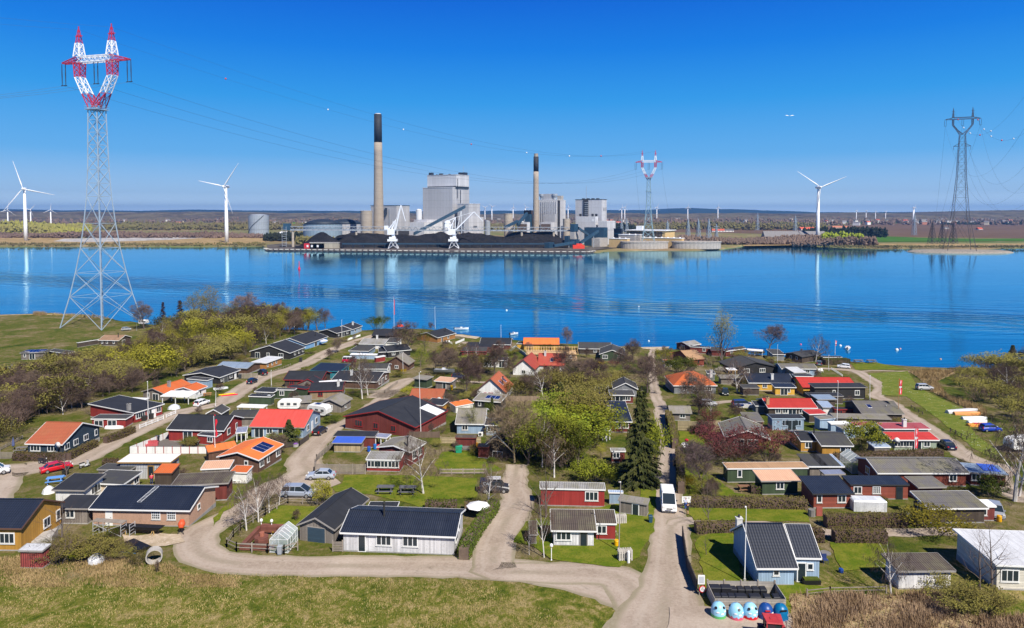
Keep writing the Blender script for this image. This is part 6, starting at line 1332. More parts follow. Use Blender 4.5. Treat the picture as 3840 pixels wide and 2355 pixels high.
TREES = '''
bare|a1665,410|105|1.0|thin leaning bare tree beside the right foot of the huge pylon
deadfir|a1885,330|108|.9|thin nearly dead fir, the smaller of two on the left shore
deadfir|a2080,325|88|1.3|dark brown dying fir, the larger of two on the left shore
conifer|a2255,335|190|1.2|small green fir right of the dying firs
ash|b40,330|-20|1.1|bare budding tree right of the small green fir
ash|b290,380|-70|1.0|tallest olive yellow ash tree rising over the left shore
purple|b620,380|20|1.25|wide bare crown right of the tallest ash tree
purple|b905,380|140|1.1|dense brown bare tree on the left shore
bare|b1050,400|120|1.0|light grey bare tree left of the dark brown fir
conifer|b1275,380|170|1.6|bushy dark brown green fir among the shore trees
bushd|b1370,330|170|.8|narrow green shrub just right of the bushy fir
purple|b1600,395|180|1.15|rounded purple bare tree at the right end of the shore trees
bushg|b2195,430|265|1.3|round grey green willow bush at the shore end of the upper lane
bare|b1730,690|520|1.0|small bare tree at the edge of the upper lane
bare|b950,700|590|1.0|little bare tree in front of the black gabled house
birch|b2030,1220|720|.8|white birch with budding crown beside the lane, the left one of the pair
birch|b2095,1180|760|.8|white birch beside the lane, the right one of the pair
bare|c405,700|330|1.1|brown bare tree above the long black shore house
willowy|c600,700|390|1.15|tall fresh green willow in the middle of the shore houses
willowy|c545,850|600|.9|lower fresh green willow in front of the black house
purple|c670,430|335|1.0|small bare bush tree behind the log cabin
birch|c1095,770|560|.6|thin birch in front of the grey roofed red shed, left one
birch|c1200,790|570|.6|thin birch in front of the grey roofed red shed, right one
bare|c1400,950|560|.9|tall bare tree between the white garage and the red house
bare|c1080,1190|740|.9|slim bare tree left of the steep white cottage
bare|c1580,980|740|.8|bare tree right above the steep white cottage
purple|c2235,620|400|.8|upright pale purple bare tree behind the roof timbers
purple|c1800,700|570|1.1|red brown bare shrub tree by the yellow shed
birch|c1955,1200|860|1.3|spreading white stemmed birch in front of the white red roofed house
bare|c2180,900|620|1.1|big bare tree in front of the unfinished roof timbers
conifer|c2165,1225|1055|1.6|small dark spruce in the gardens
bare|c850,930|640|1.3|olive bare tree behind the moored boat trailer
bare|c720,900|680|1.0|bare shrub tree left of the boat trailer
bare|d840,770|530|1.0|brown budding tree at the shore end of the main lane
pale|d1000,930|700|1.1|pale bare bush tree left of the main lane near the shore
bare|d1010,1150|770|1.5|very wide bare crown leaning over the main lane
bare|d730,960|660|1.0|bare shrub tree right below the dark green gabled house
bare|d230,1100|760|1.5|broad brown bare tree below the unfinished timbers
bare|d420,1000|760|1.2|broad brown bare tree left of the dark green gabled house
poplar|d1870,850|225|1.05|tall pale poplar standing in front of the water
bushd|d1400,930|745|1.3|dark olive shrub below the tan roofed house
bushw|d1845,930|845|1.0|white blossoming shrub right of the orange roofed house
bushb|d1730,850|690|1.2|brown bare shrub left of the poplar foot
purple|e258,645|370|1.45|round bare oak like crown against the water
birch|e796,790|470|1.0|white stemmed leaning birch against the water
birch|d2050,1150|770|1.2|bare light stemmed tree beside the yellow house
bare|i1600,330|-150|1.0|bare tree in front of the dark grey orange roofed house
bare|i1640,330|120|1.2|low bare tree over the parked silver car
birch|i1745,380|20|.6|slim white trunk beside the silver car
birch|h580,1235|520|.9|tall budding birch on the lawn with the picnic tables
birch|n200,255|-30|.75|gnarled bright white bare birch beside the dark van
pale|h1632,880|150|1.0|yellowish bare tree right of the steep black hut
thin|n540,300|-60|1.15|large bare tree rising over the red barn
birch|n530,530|130|.45|slim white birch in front of the old cabin, right one
birch|n443,515|290|.4|thin white birch in front of the old cabin, left one
birch|h2090,1050|560|1.0|white stemmed budding tree inside the big green grove
conifer|h1370,365|130|.75|narrow dark green cypress by the patched slate roof
bushd|h1330,370|180|.6|slender dark green bush next to the cypress
poplar|h1150,545|215|1.0|pale olive tree in front of the light blue house
willowy|h1790,900|380|1.2|fresh green tree at the left of the central grove
yellow|h2230,480|230|1.2|bright yellow tree near the top of the central grove
willowy|h1950,780|300|1.4|broad fresh green tree in the middle of the central grove
willowy|h2230,850|260|1.4|big fresh green tree, tallest of the central grove
willowy|h2360,980|480|1.2|fresh green tree at the right front of the central grove
ash|h2050,960|560|1.2|olive tree at the front of the central grove
conifer|h2160,300|-40|1.3|dark spruce behind the central grove, the left one
conifer|h2300,350|60|1.5|dark low spruce behind the central grove, the right one
yellow|i470,830|640|1.0|yellow weeping willow beside the little red hut
yellow|i580,560|350|.9|yellow weeping willow in front of the blue black roof
willowy|i720,540|330|.9|green budding tree at the corner of the blue black roof
conifer|i935,1150|80|.72|enormous dark spruce beside the main lane
bushg|i1065,1060|380|.42|bright green slender tree between the spruce and the lane
bushg|i380,1100|860|1.4|tall green shrub with thin shoots below the grove
bushg|i560,1120|930|1.0|green thicket behind the red barn
bushf|i1490,1180|1020|.8|blazing yellow forsythia behind the hedge by the lane
bushb|i1760,1200|1040|.9|small bare grey shrub on the lawn right of the forsythia
purple|i1640,1160|640|1.2|pinkish budding magnolia like tree behind the lane hedge
bushr|i1830,800|450|1.4|dark purple red shrub left of the dark red house front
bushb|i2050,880|560|1.5|dense dark brown shrub above the tan roofed house
bushr|j240,1010|600|1.0|large red leaved plum tree before the red gabled house
bushr|j120,820|640|.8|red leaved shrub at the white blossoming roof edge
bushg|j1370,905|560|1.0|feathery dark green conifer between the blue sheds and the pale blue roof
bushb|j960,900|820|1.2|bare brown shrub in front of the brown veranda cabin
bushd|e600,780|705|1.3|round clipped dark green bush at the shore hedge
conifer|k1090,420|262|1.5|dark spruce at the right edge above the bank
busho|k1060,560|350|1.8|large olive bush below the dark spruce at the right edge
birch|k935,800|520|1.0|crooked white birch on the right bank, left one
birch|k1040,810|450|1.0|crooked white birch on the right bank, right one
birch|s655,600|-190|1.0|tall white birch at the right edge in front of the caravan
birch|s690,560|-60|.8|second tall white birch at the right edge
bushb|l600,1000|700|1.2|tangled bare bush in front of the ochre house
thin|l640,860|260|1.2|gnarled dark tree between the ochre house and the chipboard house
bushg|l830,960|830|1.4|small green bush below the tangled bare bush
busho|l1430,990|860|1.5|olive bush left of the concrete ring
bushb|l1050,900|780|1.6|low brown thicket beside the building rubble
thin|f770,1035|630|1.2|yellowish lichen covered tree beside the red car
birch|m308,590|120|.75|row birch nearest the raised beds
birch|m418,512|60|.75|second birch of the row along the curved fence
birch|m518,430|80|.75|third birch of the row along the curved fence
birch|m606,352|50|.75|farthest birch of the row, beside the silver minivan
bushy|m1000,355|130|.6|young yellow green shrub beside the silver minivan
bushf|m570,620|570|1.0|small yellow bush behind the greenhouse
bare|m760,500|400|1.0|tiny leafless fruit tree on the lawn beside the long garage
thin|o165,300|90|.85|slender bare tree beside the flowering hedge
thin|p155,190|90|1.0|small bare twiggy tree left of the pale blue house
busho|o150,160|95|1.0|small round bare shrub behind the broad hedge
bushy|o1055,322|215|1.5|big yellow green bush before the white porch
birch|p880,342|115|.8|white stemmed tree beside the rusty roofed shed
thin|p1225,330|60|1.1|bare tree before the cream building, left one
thin|p1275,330|40|1.1|bare tree before the cream building, right one
busho|p1250,420|320|1.2|sprawling dark olive bush in the lower right corner
bushd|s470,560|400|1.1|dark green bush beside the red walled house
bushb|m40,470|370|.0|x
conifer|g1185,645|385|1.2|small conifer in front of the red roofed light blue house
bushd|g1680,420|335|1.4|low dark green bush in front of the camper van
bushg|g1270,620|480|.8|green bush just right of the small conifer
bushy|c400,1200|1080|1.0|green bush left of the terracotta roofed cabin
busho|b2430,970|900|1.4|yellow green bush by the gravel lane fence
bushf|c345,930|870|.9|yellow flowering shrub by the brown cabin
bushf|d470,850|780|1.2|yellow flowering shrub below the dark green gabled house
bushr|d620,850|770|1.3|red brown shrub next to the yellow one
bushd|c200,610|550|1.0|dark green bush between the two white shore houses
busho|c1250,900|700|1.2|olive shrub mass by the white garage
bare|h660,560|420|.6|pale straw coloured bush beside the wide black hall roof
bushd|h1040,200|190|1.0|dark green shrub by the orange roofed little shed
busho|n150,520|440|.01|x
bare|l1610,1090|960|.5|tiny twig like sapling before the concrete ring
bushb|d1200,880|640|1.3|dark green brown bush at the shore end of the main lane
bushy|d1190,790|650|1.2|yellow green bush at the shore end of the main lane
'''
for ln in TREES.strip().split('\n'):
 k, b, t, wd, lab = ln.split('|')
 if lab == 'x': continue
 T(k, b, float(t), lab, float(wd))
# the left woodland: individual trees that nothing tells apart share a label
def inside(p, poly):
 c = False; n_ = len(poly)
 for i in range(n_):
  a, b = poly[i], poly[i - 1]
  if (a[1] > p[1]) != (b[1] > p[1]) and p[0] < (b[0] - a[0]) * (p[1] - a[1]) / (b[1] - a[1]) + a[0]: c = not c
 return c
def scatter(poly, n_, kinds, hr, label, group, mind=1.2):
 q = [gp(s) for s in poly]; pl = [(v.x, v.y) for v in q]; x0 = min(p[0] for p in pl); x1 = max(p[0] for p in pl); y0 = min(p[1] for p in pl); y1 = max(p[1] for p in pl); done = []; tries = 0
 while len(done) < n_ and tries < 20000:
  tries += 1; p = (rt_.uniform(x0, x1), rt_.uniform(y0, y1))
  if not inside(p, pl) or any((p[0] - d[0]) ** 2 + (p[1] - d[1]) ** 2 < mind ** 2 for d in done): continue
  done.append(p); k, wd = rt_.choice(kinds)
  if isinstance(label, dict) and k.startswith('bush'): UNDER.append((k, p, rt_.uniform(*hr), wd)); continue
  tree(k, (p[0], p[1], gz(*p) - .05), rt_.uniform(*hr), wd * rt_.uniform(.9, 1.25), label[k] if isinstance(label, dict) else label, group[k] if isinstance(group, dict) else group)
UNDER = []
LB = {'bare': 'bare brown tree of the woodland on the left', 'birch': 'white stemmed birch of the woodland on the left', 'yellow': 'yellow green tree of the woodland on the left', 'ash': 'olive budding tree of the woodland on the left', 'bushb': 'brown bare thicket shrub of the woodland on the left', 'bushy': 'yellow green shrub of the woodland on the left', 'busho': 'olive shrub of the woodland on the left', 'willowy': 'fresh green tree of the woodland on the left'}
GB = {k: k and v.replace('tree', 'trees').replace('shrub', 'shrubs').replace('birch ', 'birches ') for k, v in LB.items()}
scatter(['a1350,840','a1600,660','a2000,420','b100,440','b900,420','b1500,420','b1180,500','b750,640','b700,760','b380,790','b0,900','a2000,1000','a1650,1080','a1500,1000','a1000,900'], 185, [('yellow', 1.0), ('bushy', 1.2), ('busho', 1.3), ('busho', 1.4), ('bushb', 1.3), ('birch', .8), ('bare', 1.1), ('yellow', 1.1), ('ash', 1.1), ('ash', 1.1), ('bare', 1)], (5, 9.5), LB, GB, 1.8)
scatter(['a-200,1100','a400,1010','a760,920','a1300,900','a1600,1080','a1500,1200','f1000,130','f950,330','f400,330','f200,560','f-100,680','f-400,600'], 210, [('bare', 1.1), ('bare', 1.1), ('busho', 1.3), ('busho', 1.3), ('bushb', 1.4), ('bushb', 1.4), ('ash', 1.1), ('birch', .8), ('bushb', 1.2)], (4.5, 7.5), LB, GB, 1.6)
scatter(['b100,420','b100,360','b1550,400','b1500,440'], 34, [('yellow', 1.2), ('ash', 1.1), ('bare', 1.1), ('bushy', 1.3)], (7, 11), LB, GB, 2.5)
LR = {'bushb': 'brown bare shrub of the overgrown bank on the right', 'busho': 'olive shrub of the overgrown bank on the right', 'bare': 'small bare tree of the overgrown bank on the right'}
scatter(['k620,660','k760,500','k1209,420','k1500,500','k1500,1150','k1150,1100','k900,1020','k760,880'], 60, [('bushb', 1.2), ('busho', 1.2), ('bare', 1.0)], (3, 6), LR, {k: v.replace('shrub', 'shrubs').replace('tree', 'trees') for k, v in LR.items()}, 2.2)
scatter(['k500,560','k760,520','k720,800','k560,760'], 14, [('busho', 1.3), ('bushb', 1.3)], (2, 3.2), LR, {k: v.replace('shrub', 'shrubs').replace('tree', 'trees') for k, v in LR.items()}, 2.2)
LG = 'green or bare garden tree of the dense central gardens'
scatter(['c1500,1200','c2464,900','d700,1100','i400,150','h2100,200','h1700,200','h1450,200'], 26, [('bare', 1.2), ('ash', 1.1), ('bushb', 1.2), ('busho', 1.2)], (3.5, 6.5), 'brown or olive garden tree of the crowded central gardens', 'crowded central garden trees', 2.4)
T('birch', 'h1950,930', 330, 'slim white trunk rising in the middle of the central grove', .6)
scatter(['h1700,450','h2464,250','i420,450','i420,700','i250,900','h2464,1050','h1900,1050','h1750,800'], 20, [('willowy', 1.3), ('willowy', 1.2), ('bushg', 1.3), ('busho', 1.2)], (5, 8.5), 'fresh green tree or shrub filling the central grove', 'fresh green trees of the central grove', 2.4)
scatter(['c850,620','c1050,700','c1250,900','c1500,950','c1300,1000','c950,900','c650,800'], 14, [('bare', 1.1), ('bushb', 1.2), ('busho', 1.1)], (3, 5.5), 'bare or olive shrub of the rough gardens behind the shore houses', 'rough garden shrubs', 2.2)
scatter(['d1150,700','d1260,680','d1300,900','d1250,1020','d1180,950'], 7, [('bushg', 1.1), ('busho', 1.1), ('bushb', 1.1)], (1.6, 3), 'low garden shrub beside the shore end of the main lane', 'low shrubs by the main lane', 1.6)
scatter(['d1900,690','e200,720','e230,760','d2000,760'], 12, [('bushb', 1.3), ('busho', 1.3)], (1.4, 2.4), 'low brown garden hedge shrub below the red and black cabin row', 'low shrubs below the cabin row', 1.2)
scatter(['l500,860','l900,850','l1300,870','l1300,960','l500,1000'], 16, [('bushb', 1.4), ('busho', 1.4)], (1.2, 2.4), 'low tangled shrub of the scruffy lower left garden', 'scruffy garden shrubs', 1.0)
scatter(['p1050,360','p1250,360','p1300,430','p1100,430'], 6, [('busho', 1.4), ('bushb', 1.4)], (1.4, 2.6), 'low olive shrub of the lower right corner', 'low shrubs of the lower right corner', 1.2)
scatter(['i1720,330','i2000,560','i2330,800','i2200,900','i1800,900','i1560,760'], 16, [('bushb', 1.2), ('bushr', 1.1), ('bushb', 1.2)], (1.8, 3.2), 'dark bare shrub around the dark red gabled house', 'dark shrubs around the red house', 1.6)
def undergrowth():
 by = {}
 for k, p, H, wd in UNDER:
  tm, cm = proto(k, rt_.randrange(3)); V, F_ = by.setdefault(k, ([], [])); s = H / 10; rz = rt_.uniform(0, 6.28); c_, s_ = math.cos(rz) * s * wd, math.sin(rz) * s * wd; z0 = gz(*p) - .05; o = len(V)
  V += [(p[0] + v.co.x * c_ - v.co.y * s_, p[1] + v.co.x * s_ + v.co.y * c_, z0 + v.co.z * s) for v in cm.vertices]; F_ += [tuple(o + i for i in f.vertices) for f in cm.polygons]
 for k, (V, F_) in by.items(): mb = MB(); mb.v = V; mb.f = F_; struct(mb, 'undergrowth', proto(k, 0)[1].materials[0], 'stuff')
undergrowth()
GLB = {'bushb': 'small bare brown shrub growing among the cabins', 'busho': 'small olive shrub growing among the cabins', 'bushd': 'small dark green shrub growing among the cabins', 'bare': 'low bare garden tree growing among the cabins', 'birch': 'slim white stemmed garden birch growing among the cabins', 'bushg': 'small fresh green shrub growing among the cabins'}
def free(x, y): return not any(inside((x, y), f) for f in FOOT) and not any((x - a) ** 2 + (y - b) ** 2 < r * r for a, b, r in LANES)
def garden(poly, n_, kinds, hr):
 pl = [tuple(gp(s)[:2]) for s in poly]; x0 = min(p[0] for p in pl); x1 = max(p[0] for p in pl); y0 = min(p[1] for p in pl); y1 = max(p[1] for p in pl); c = 0
 for _ in range(n_ * 12):
  x, y = rt_.uniform(x0, x1), rt_.uniform(y0, y1)
  if not inside((x, y), pl) or not free(x, y): continue
  c += 1; k = rt_.choice(kinds); tree(k, (x, y, gz(x, y) - .05), rt_.uniform(*hr) * (1.7 if k in ('bare', 'birch') else 1), (1.4 if k.startswith('bush') else 1.1) * rt_.uniform(.8, 1.2), GLB[k], GLB[k].replace('shrub ', 'shrubs ').replace('tree ', 'trees ').replace('birch ', 'birches '))
  if c >= n_: break
GK = ['bushb', 'bushb', 'busho', 'busho', 'bushd', 'bare', 'bare', 'bushg']
garden(['b0,950','b700,650','b1900,400','c700,600','c1100,650','c900,900','c500,900','g2464,0','g1400,1000','g600,1000','f1500,600','f900,300'], 75, GK, (.8, 2.2))
garden(['c1000,640','c2464,640','d800,700','d1000,1200','i700,200','h1500,200','h1400,700','h600,650','c450,1100'], 85, GK + ['bare'], (1, 2.6))
garden(['d1150,650','e700,700','e800,900','e1200,960','j1300,300','j2200,700','j2100,960','i1400,900','i1250,200'], 85, GK, (.8, 2.2))
garden(['i1400,900','o1340,60','o1400,300','o60,300'], 30, GK, (.7, 1.7))
garden(['l0,250','l700,0','l1700,0','l2350,200','l2000,800','l300,1000'], 16, GK, (.6, 1.5))
garden(['h600,650','h1600,760','h1800,1050','h1500,1000','h800,760'], 8, GK, (.8, 1.8))
# hedges
def hedge(pts, H, W, m, label, name='hedge'):
 q = [gp(s) for s in pts]; e0 = q[0]; mb = MB(); rg = random.Random(len(ALLTREES) + int(H * 10))
 core = MB()
 for a, b in zip(q, q[1:]):
  d = (b - a); L = d.length; d.normalize(); s = Vector((-d.y, d.x, 0)).normalized() * W / 2 * .86; up = Vector((0, 0, H * .93))
  core.hexa([a - s - e0 - Vector((0,0,.2)), b - s - e0 - Vector((0,0,.2)), b + s - e0 - Vector((0,0,.2)), a + s - e0 - Vector((0,0,.2))], [a - s + up - e0, b - s + up - e0, b + s + up - e0, a + s + up - e0]); s = s / .86
  for _ in range(int(L * (H * 2 + W) * 38)):
   t = rg.random(); r_ = rg.random() * (2 * H + W); c = a.lerp(b, t)
   if r_ < H: c = c - s + Vector((0, 0, r_))
   elif r_ < 2 * H: c = c + s + Vector((0, 0, r_ - H))
   else: c = c + s * (2 * (r_ - 2 * H) / W - 1) + Vector((0, 0, H))
   c = c + Vector((rg.gauss(0, .06), rg.gauss(0, .06), rg.gauss(0, .07) + .06 * math.sin(t * L * 1.3))) - e0
   aa = Vector((rg.uniform(-1, 1), rg.uniform(-1, 1), rg.uniform(-1, 1))).normalized() * .11; bb = aa.orthogonal().normalized() * .08; o = len(mb.v); mb.v += [tuple(c - aa), tuple(c + bb), tuple(c + aa), tuple(c - bb)]; mb.f.append((o, o + 1, o + 2, o + 3))
 e = empty(name, e0, 0, label, 'hedge'); core.build('branches', TWIG, e); mb.build('foliage', m, e); return e
hedge(['f165,850','f430,855','f770,850'], 1.3, 1.0, HDG, 'clipped brown hedge in front of the navy house')
hedge(['f790,850','f960,760','f1110,690'], 1.3, 1.0, HDG, 'clipped hedge along the lane right of the navy house')
hedge(['f1215,655','f1380,600','f1540,530'], 1.3, 1.1, HDG, 'short clipped hedge beside the long red house')
hedge(['f1190,905','f1360,900'], 1.0, .9, HDG, 'tiny low hedge left of the pale metal garage')
hedge(['m1960,400','m2250,398'], 1.3, 1.4, HDG2, 'dark green hedge behind the long white board house')
hedge(['n60,545','n100,455','n170,350','n245,250'], 1.5, 1.3, HDG2, 'green hedge along the right side of the long white board house')
hedge(['n65,255','n190,250'], 1.2, 1.0, HDG, 'short brown hedge beside the bright white birch')
hedge(['i1330,720','i1300,560','i1270,440'], 2.0, 1.2, HDG, 'tall clipped brown hedge right of the main lane, the farther one')
hedge(['i1250,380','i1260,440'], 2.0, 1.2, HDG, 'short stretch of tall hedge by the corner of the lane')
hedge(['i1400,1240','i1390,1040','i1375,800'], 1.9, 1.1, HDG, 'tall clipped brown hedge right of the main lane, beside the white van')
hedge(['i1410,860','i1560,850'], 1.5, 1.6, HDG2, 'dark green hedge running right from the main lane')
hedge(['o90,207','o300,211','o545,215'], 1.3, 1.6, HDG, 'broad low hedge across the lawn right of the white van')
hedge(['o620,288','o935,286'], 1.6, 1.3, HDG, 'square clipped hedge in front of the plastic covered box')
hedge(['p652,137','p857,138'], 1.5, 1.3, HDG, 'square clipped hedge on the near side of the small lane')
hedge(['o970,285','o1010,285'], 1.6, 1.3, HDG2, 'short hedge right of the white letter box')
hedge(['o112,310','o305,306'], 1.3, 1.3, HDG, 'low brown hedge behind the garden with the tall flagpole')
hedge(['p563,135','p612,136'], 1.6, 1.2, HDG, 'short hedge against the right wall of the pale blue house')
hedge(['j1010,1010','j1500,985','j2250,955'], 1.2, 1.3, HDG, 'long low brown hedge in front of the sage green house')
hedge(['e650,775','e880,790'], 1.4, 1.4, HDG2, 'green hedge beside the round clipped bush at the shore')
hedge(['e890,825','e1175,815'], 1.9, 2.2, HDG2, 'thick green hedge behind the white hatchback')
hedge(['o329,155','o378,157'], 1.3, .9, HDG2, 'ivy hedge in the courtyard of the tan roofed house')
hedge(['c1600,1080','c1840,1090'], 1.6, 1.6, HDG2, 'green hedge right of the steep white cottage')
# grass tufts and reeds (nobody could count them)
def tufts(poly, n_, hr, m, name, wd=.05):
 q = [gp(s) for s in poly]; pl = [(v.x, v.y) for v in q]; x0 = min(p[0] for p in pl); x1 = max(p[0] for p in pl); y0 = min(p[1] for p in pl); y1 = max(p[1] for p in pl); mb = MB(); c = 0; tr = 0
 while c < n_ and tr < n_ * 6:
  tr += 1; p = (rt_.uniform(x0, x1), rt_.uniform(y0, y1))
  if not inside(p, pl): continue
  if math.sin(p[0] * .7 + 3 * math.sin(p[1] * .35)) + rt_.uniform(-1.2, 1.2) < -.2: continue
  c += 1; z = gz(*p) - .03
  for _ in range(4):
   a = rt_.uniform(0, 6.28); h = rt_.uniform(*hr); l = rt_.uniform(.1, .7) * h; x = p[0] + rt_.uniform(-.25, .25); y = p[1] + rt_.uniform(-.25, .25); o = len(mb.v)
   mb.v += [(x - wd * math.sin(a), y + wd * math.cos(a), z), (x + wd * math.sin(a), y - wd * math.cos(a), z), (x + l * math.cos(a), y + l * math.sin(a), z + h)]; mb.f.append((o, o + 1, o + 2))
 return struct(mb, name, m, 'stuff')
TD = foliage('dry_tufts', (0.42, 0.31, 0.15), (0.26, 0.19, 0.08), .3); TG = foliage('green_tufts', (0.09, 0.13, 0.015), (0.14, 0.15, 0.03), .3); TR_ = foliage('red_tufts', (0.38, 0.27, 0.17), (0.24, 0.16, 0.09), .3)
tufts(['p480,350','p1100,345','p1130,430','p1420,440','p1420,520','p500,520'], 3600, (.35, .9), TR_, 'dry_reeds')
tufts(['l-60,930','l900,900','l1500,960','l1750,1000','l1900,1100','l2464,1130','l2464,1240','l-60,1240'], 5500, (.1, .32), TD, 'dry_grass', .04)
tufts(['z-60,1400','z500,1380','z1150,1400','z1400,1500','z1420,1560','z-60,1560'], 9000, (.06, .2), TG, 'meadow_grass', .035)
tufts(['z-60,1400','z500,1380','z1150,1400','z1400,1500','z1420,1560','z-60,1560'], 7000, (.06, .22), TD, 'meadow_dry_grass', .03)
tufts(['e1880,905','e2100,900','e2464,900','k520,520','k300,640','k420,800','k640,860','k800,900','k820,1000','k660,930','k250,740','e2000,990'], 5000, (.5, 1.5), TD, 'dry_reeds')
tufts(['a500,900','a700,870','a860,920','a760,1010','a300,1010','a260,960'], 1600, (.4, 1.2), TD, 'dry_reeds')
tufts(['a1600,780','a1900,720','a2000,760','a1700,880'], 900, (.4, 1.2), TR_, 'dry_reeds')
tufts(['a380,246','a550,244','a540,256','a390,256'], 250, (1, 2.4), TD, 'dry_reeds')
tufts(['a580,242','a1100,262','a1300,305','a1250,300','a600,254'], 500, (.8, 1.6), TD, 'dry_reeds')
# ------------------------------------------------------------------ vehicles
TYRE = paint((0.015, 0.015, 0.016), .9); RIM = paint((0.45, 0.46, 0.48), .35, .6); LAMP = paint((0.75, 0.75, 0.72), .2); TAIL = paint((0.45, 0.01, 0.01), .3); PLT = paint((0.7, 0.7, 0.65), .5)
CARK = {  # length, width, belt line [(x fraction, z)], cabin [(x,z,half width factor)], wheel x fractions, wheel radius
 'sedan': (4.4, 1.72, [(0,.55),(.02,.82),(.2,.93),(.66,.92),(.94,.74),(1,.5)], [(.12,.92),(.25,1.38),(.55,1.42),(.74,.92)], (.19,.82), .31),
 'hatch': (3.8, 1.66, [(0,.5),(.02,.9),(.3,.95),(.7,.93),(.95,.75),(1,.5)], [(.03,.93),(.12,1.42),(.58,1.48),(.8,.92)], (.18,.83), .3),
 'suv': (4.1, 1.75, [(0,.55),(.02,1.0),(.3,1.05),(.7,1.03),(.96,.9),(1,.55)], [(.02,1.03),(.08,1.62),(.6,1.66),(.76,1.03)], (.2,.83), .36),
 'mpv': (4.6, 1.82, [(0,.5),(.02,.95),(.3,1.0),(.75,.98),(.96,.78),(1,.5)], [(.02,.98),(.08,1.62),(.62,1.7),(.86,.97)], (.18,.83), .33),
 'smallvan': (4.4, 1.8, [(0,.5),(.01,1.2),(.6,1.15),(.76,1.05),(.97,.88),(1,.5)], [(.01,1.15),(.03,1.78),(.62,1.82),(.82,1.04)], (.19,.82), .33),
 'van': (4.6, 2.0, [(0,.5),(.01,1.6),(.62,1.55),(.84,1.3),(.98,1.0),(1,.45)], [(.01,1.55),(.015,2.35),(.7,2.4),(.9,1.28)], (.2,.82), .35),
 'camper': (4.5, 1.75, [(0,.5),(.02,1.15),(.5,1.15),(.95,1.1),(.99,.95),(1,.5)], [(.02,1.13),(.06,1.9),(.8,1.92),(.95,1.12)], (.2,.82), .33)}
def prow(mb, st):
 """stations: list of (x, [(y,z)...]) closed rings, capped"""
 n_ = len(st[0][1]); o = len(mb.v)
 for x, r in st:
  mb.v += [(x, y, z) for y, z in r]
 for i in range(len(st) - 1):
  for j in range(n_): a = o + i * n_ + j; b = o + i * n_ + (j + 1) % n_; mb.f.append((a, a + n_, b + n_, b))
 mb.f.append(tuple(o + j for j in range(n_))); q = o + (len(st) - 1) * n_; mb.f.append(tuple(q + n_ - 1 - j for j in range(n_)))
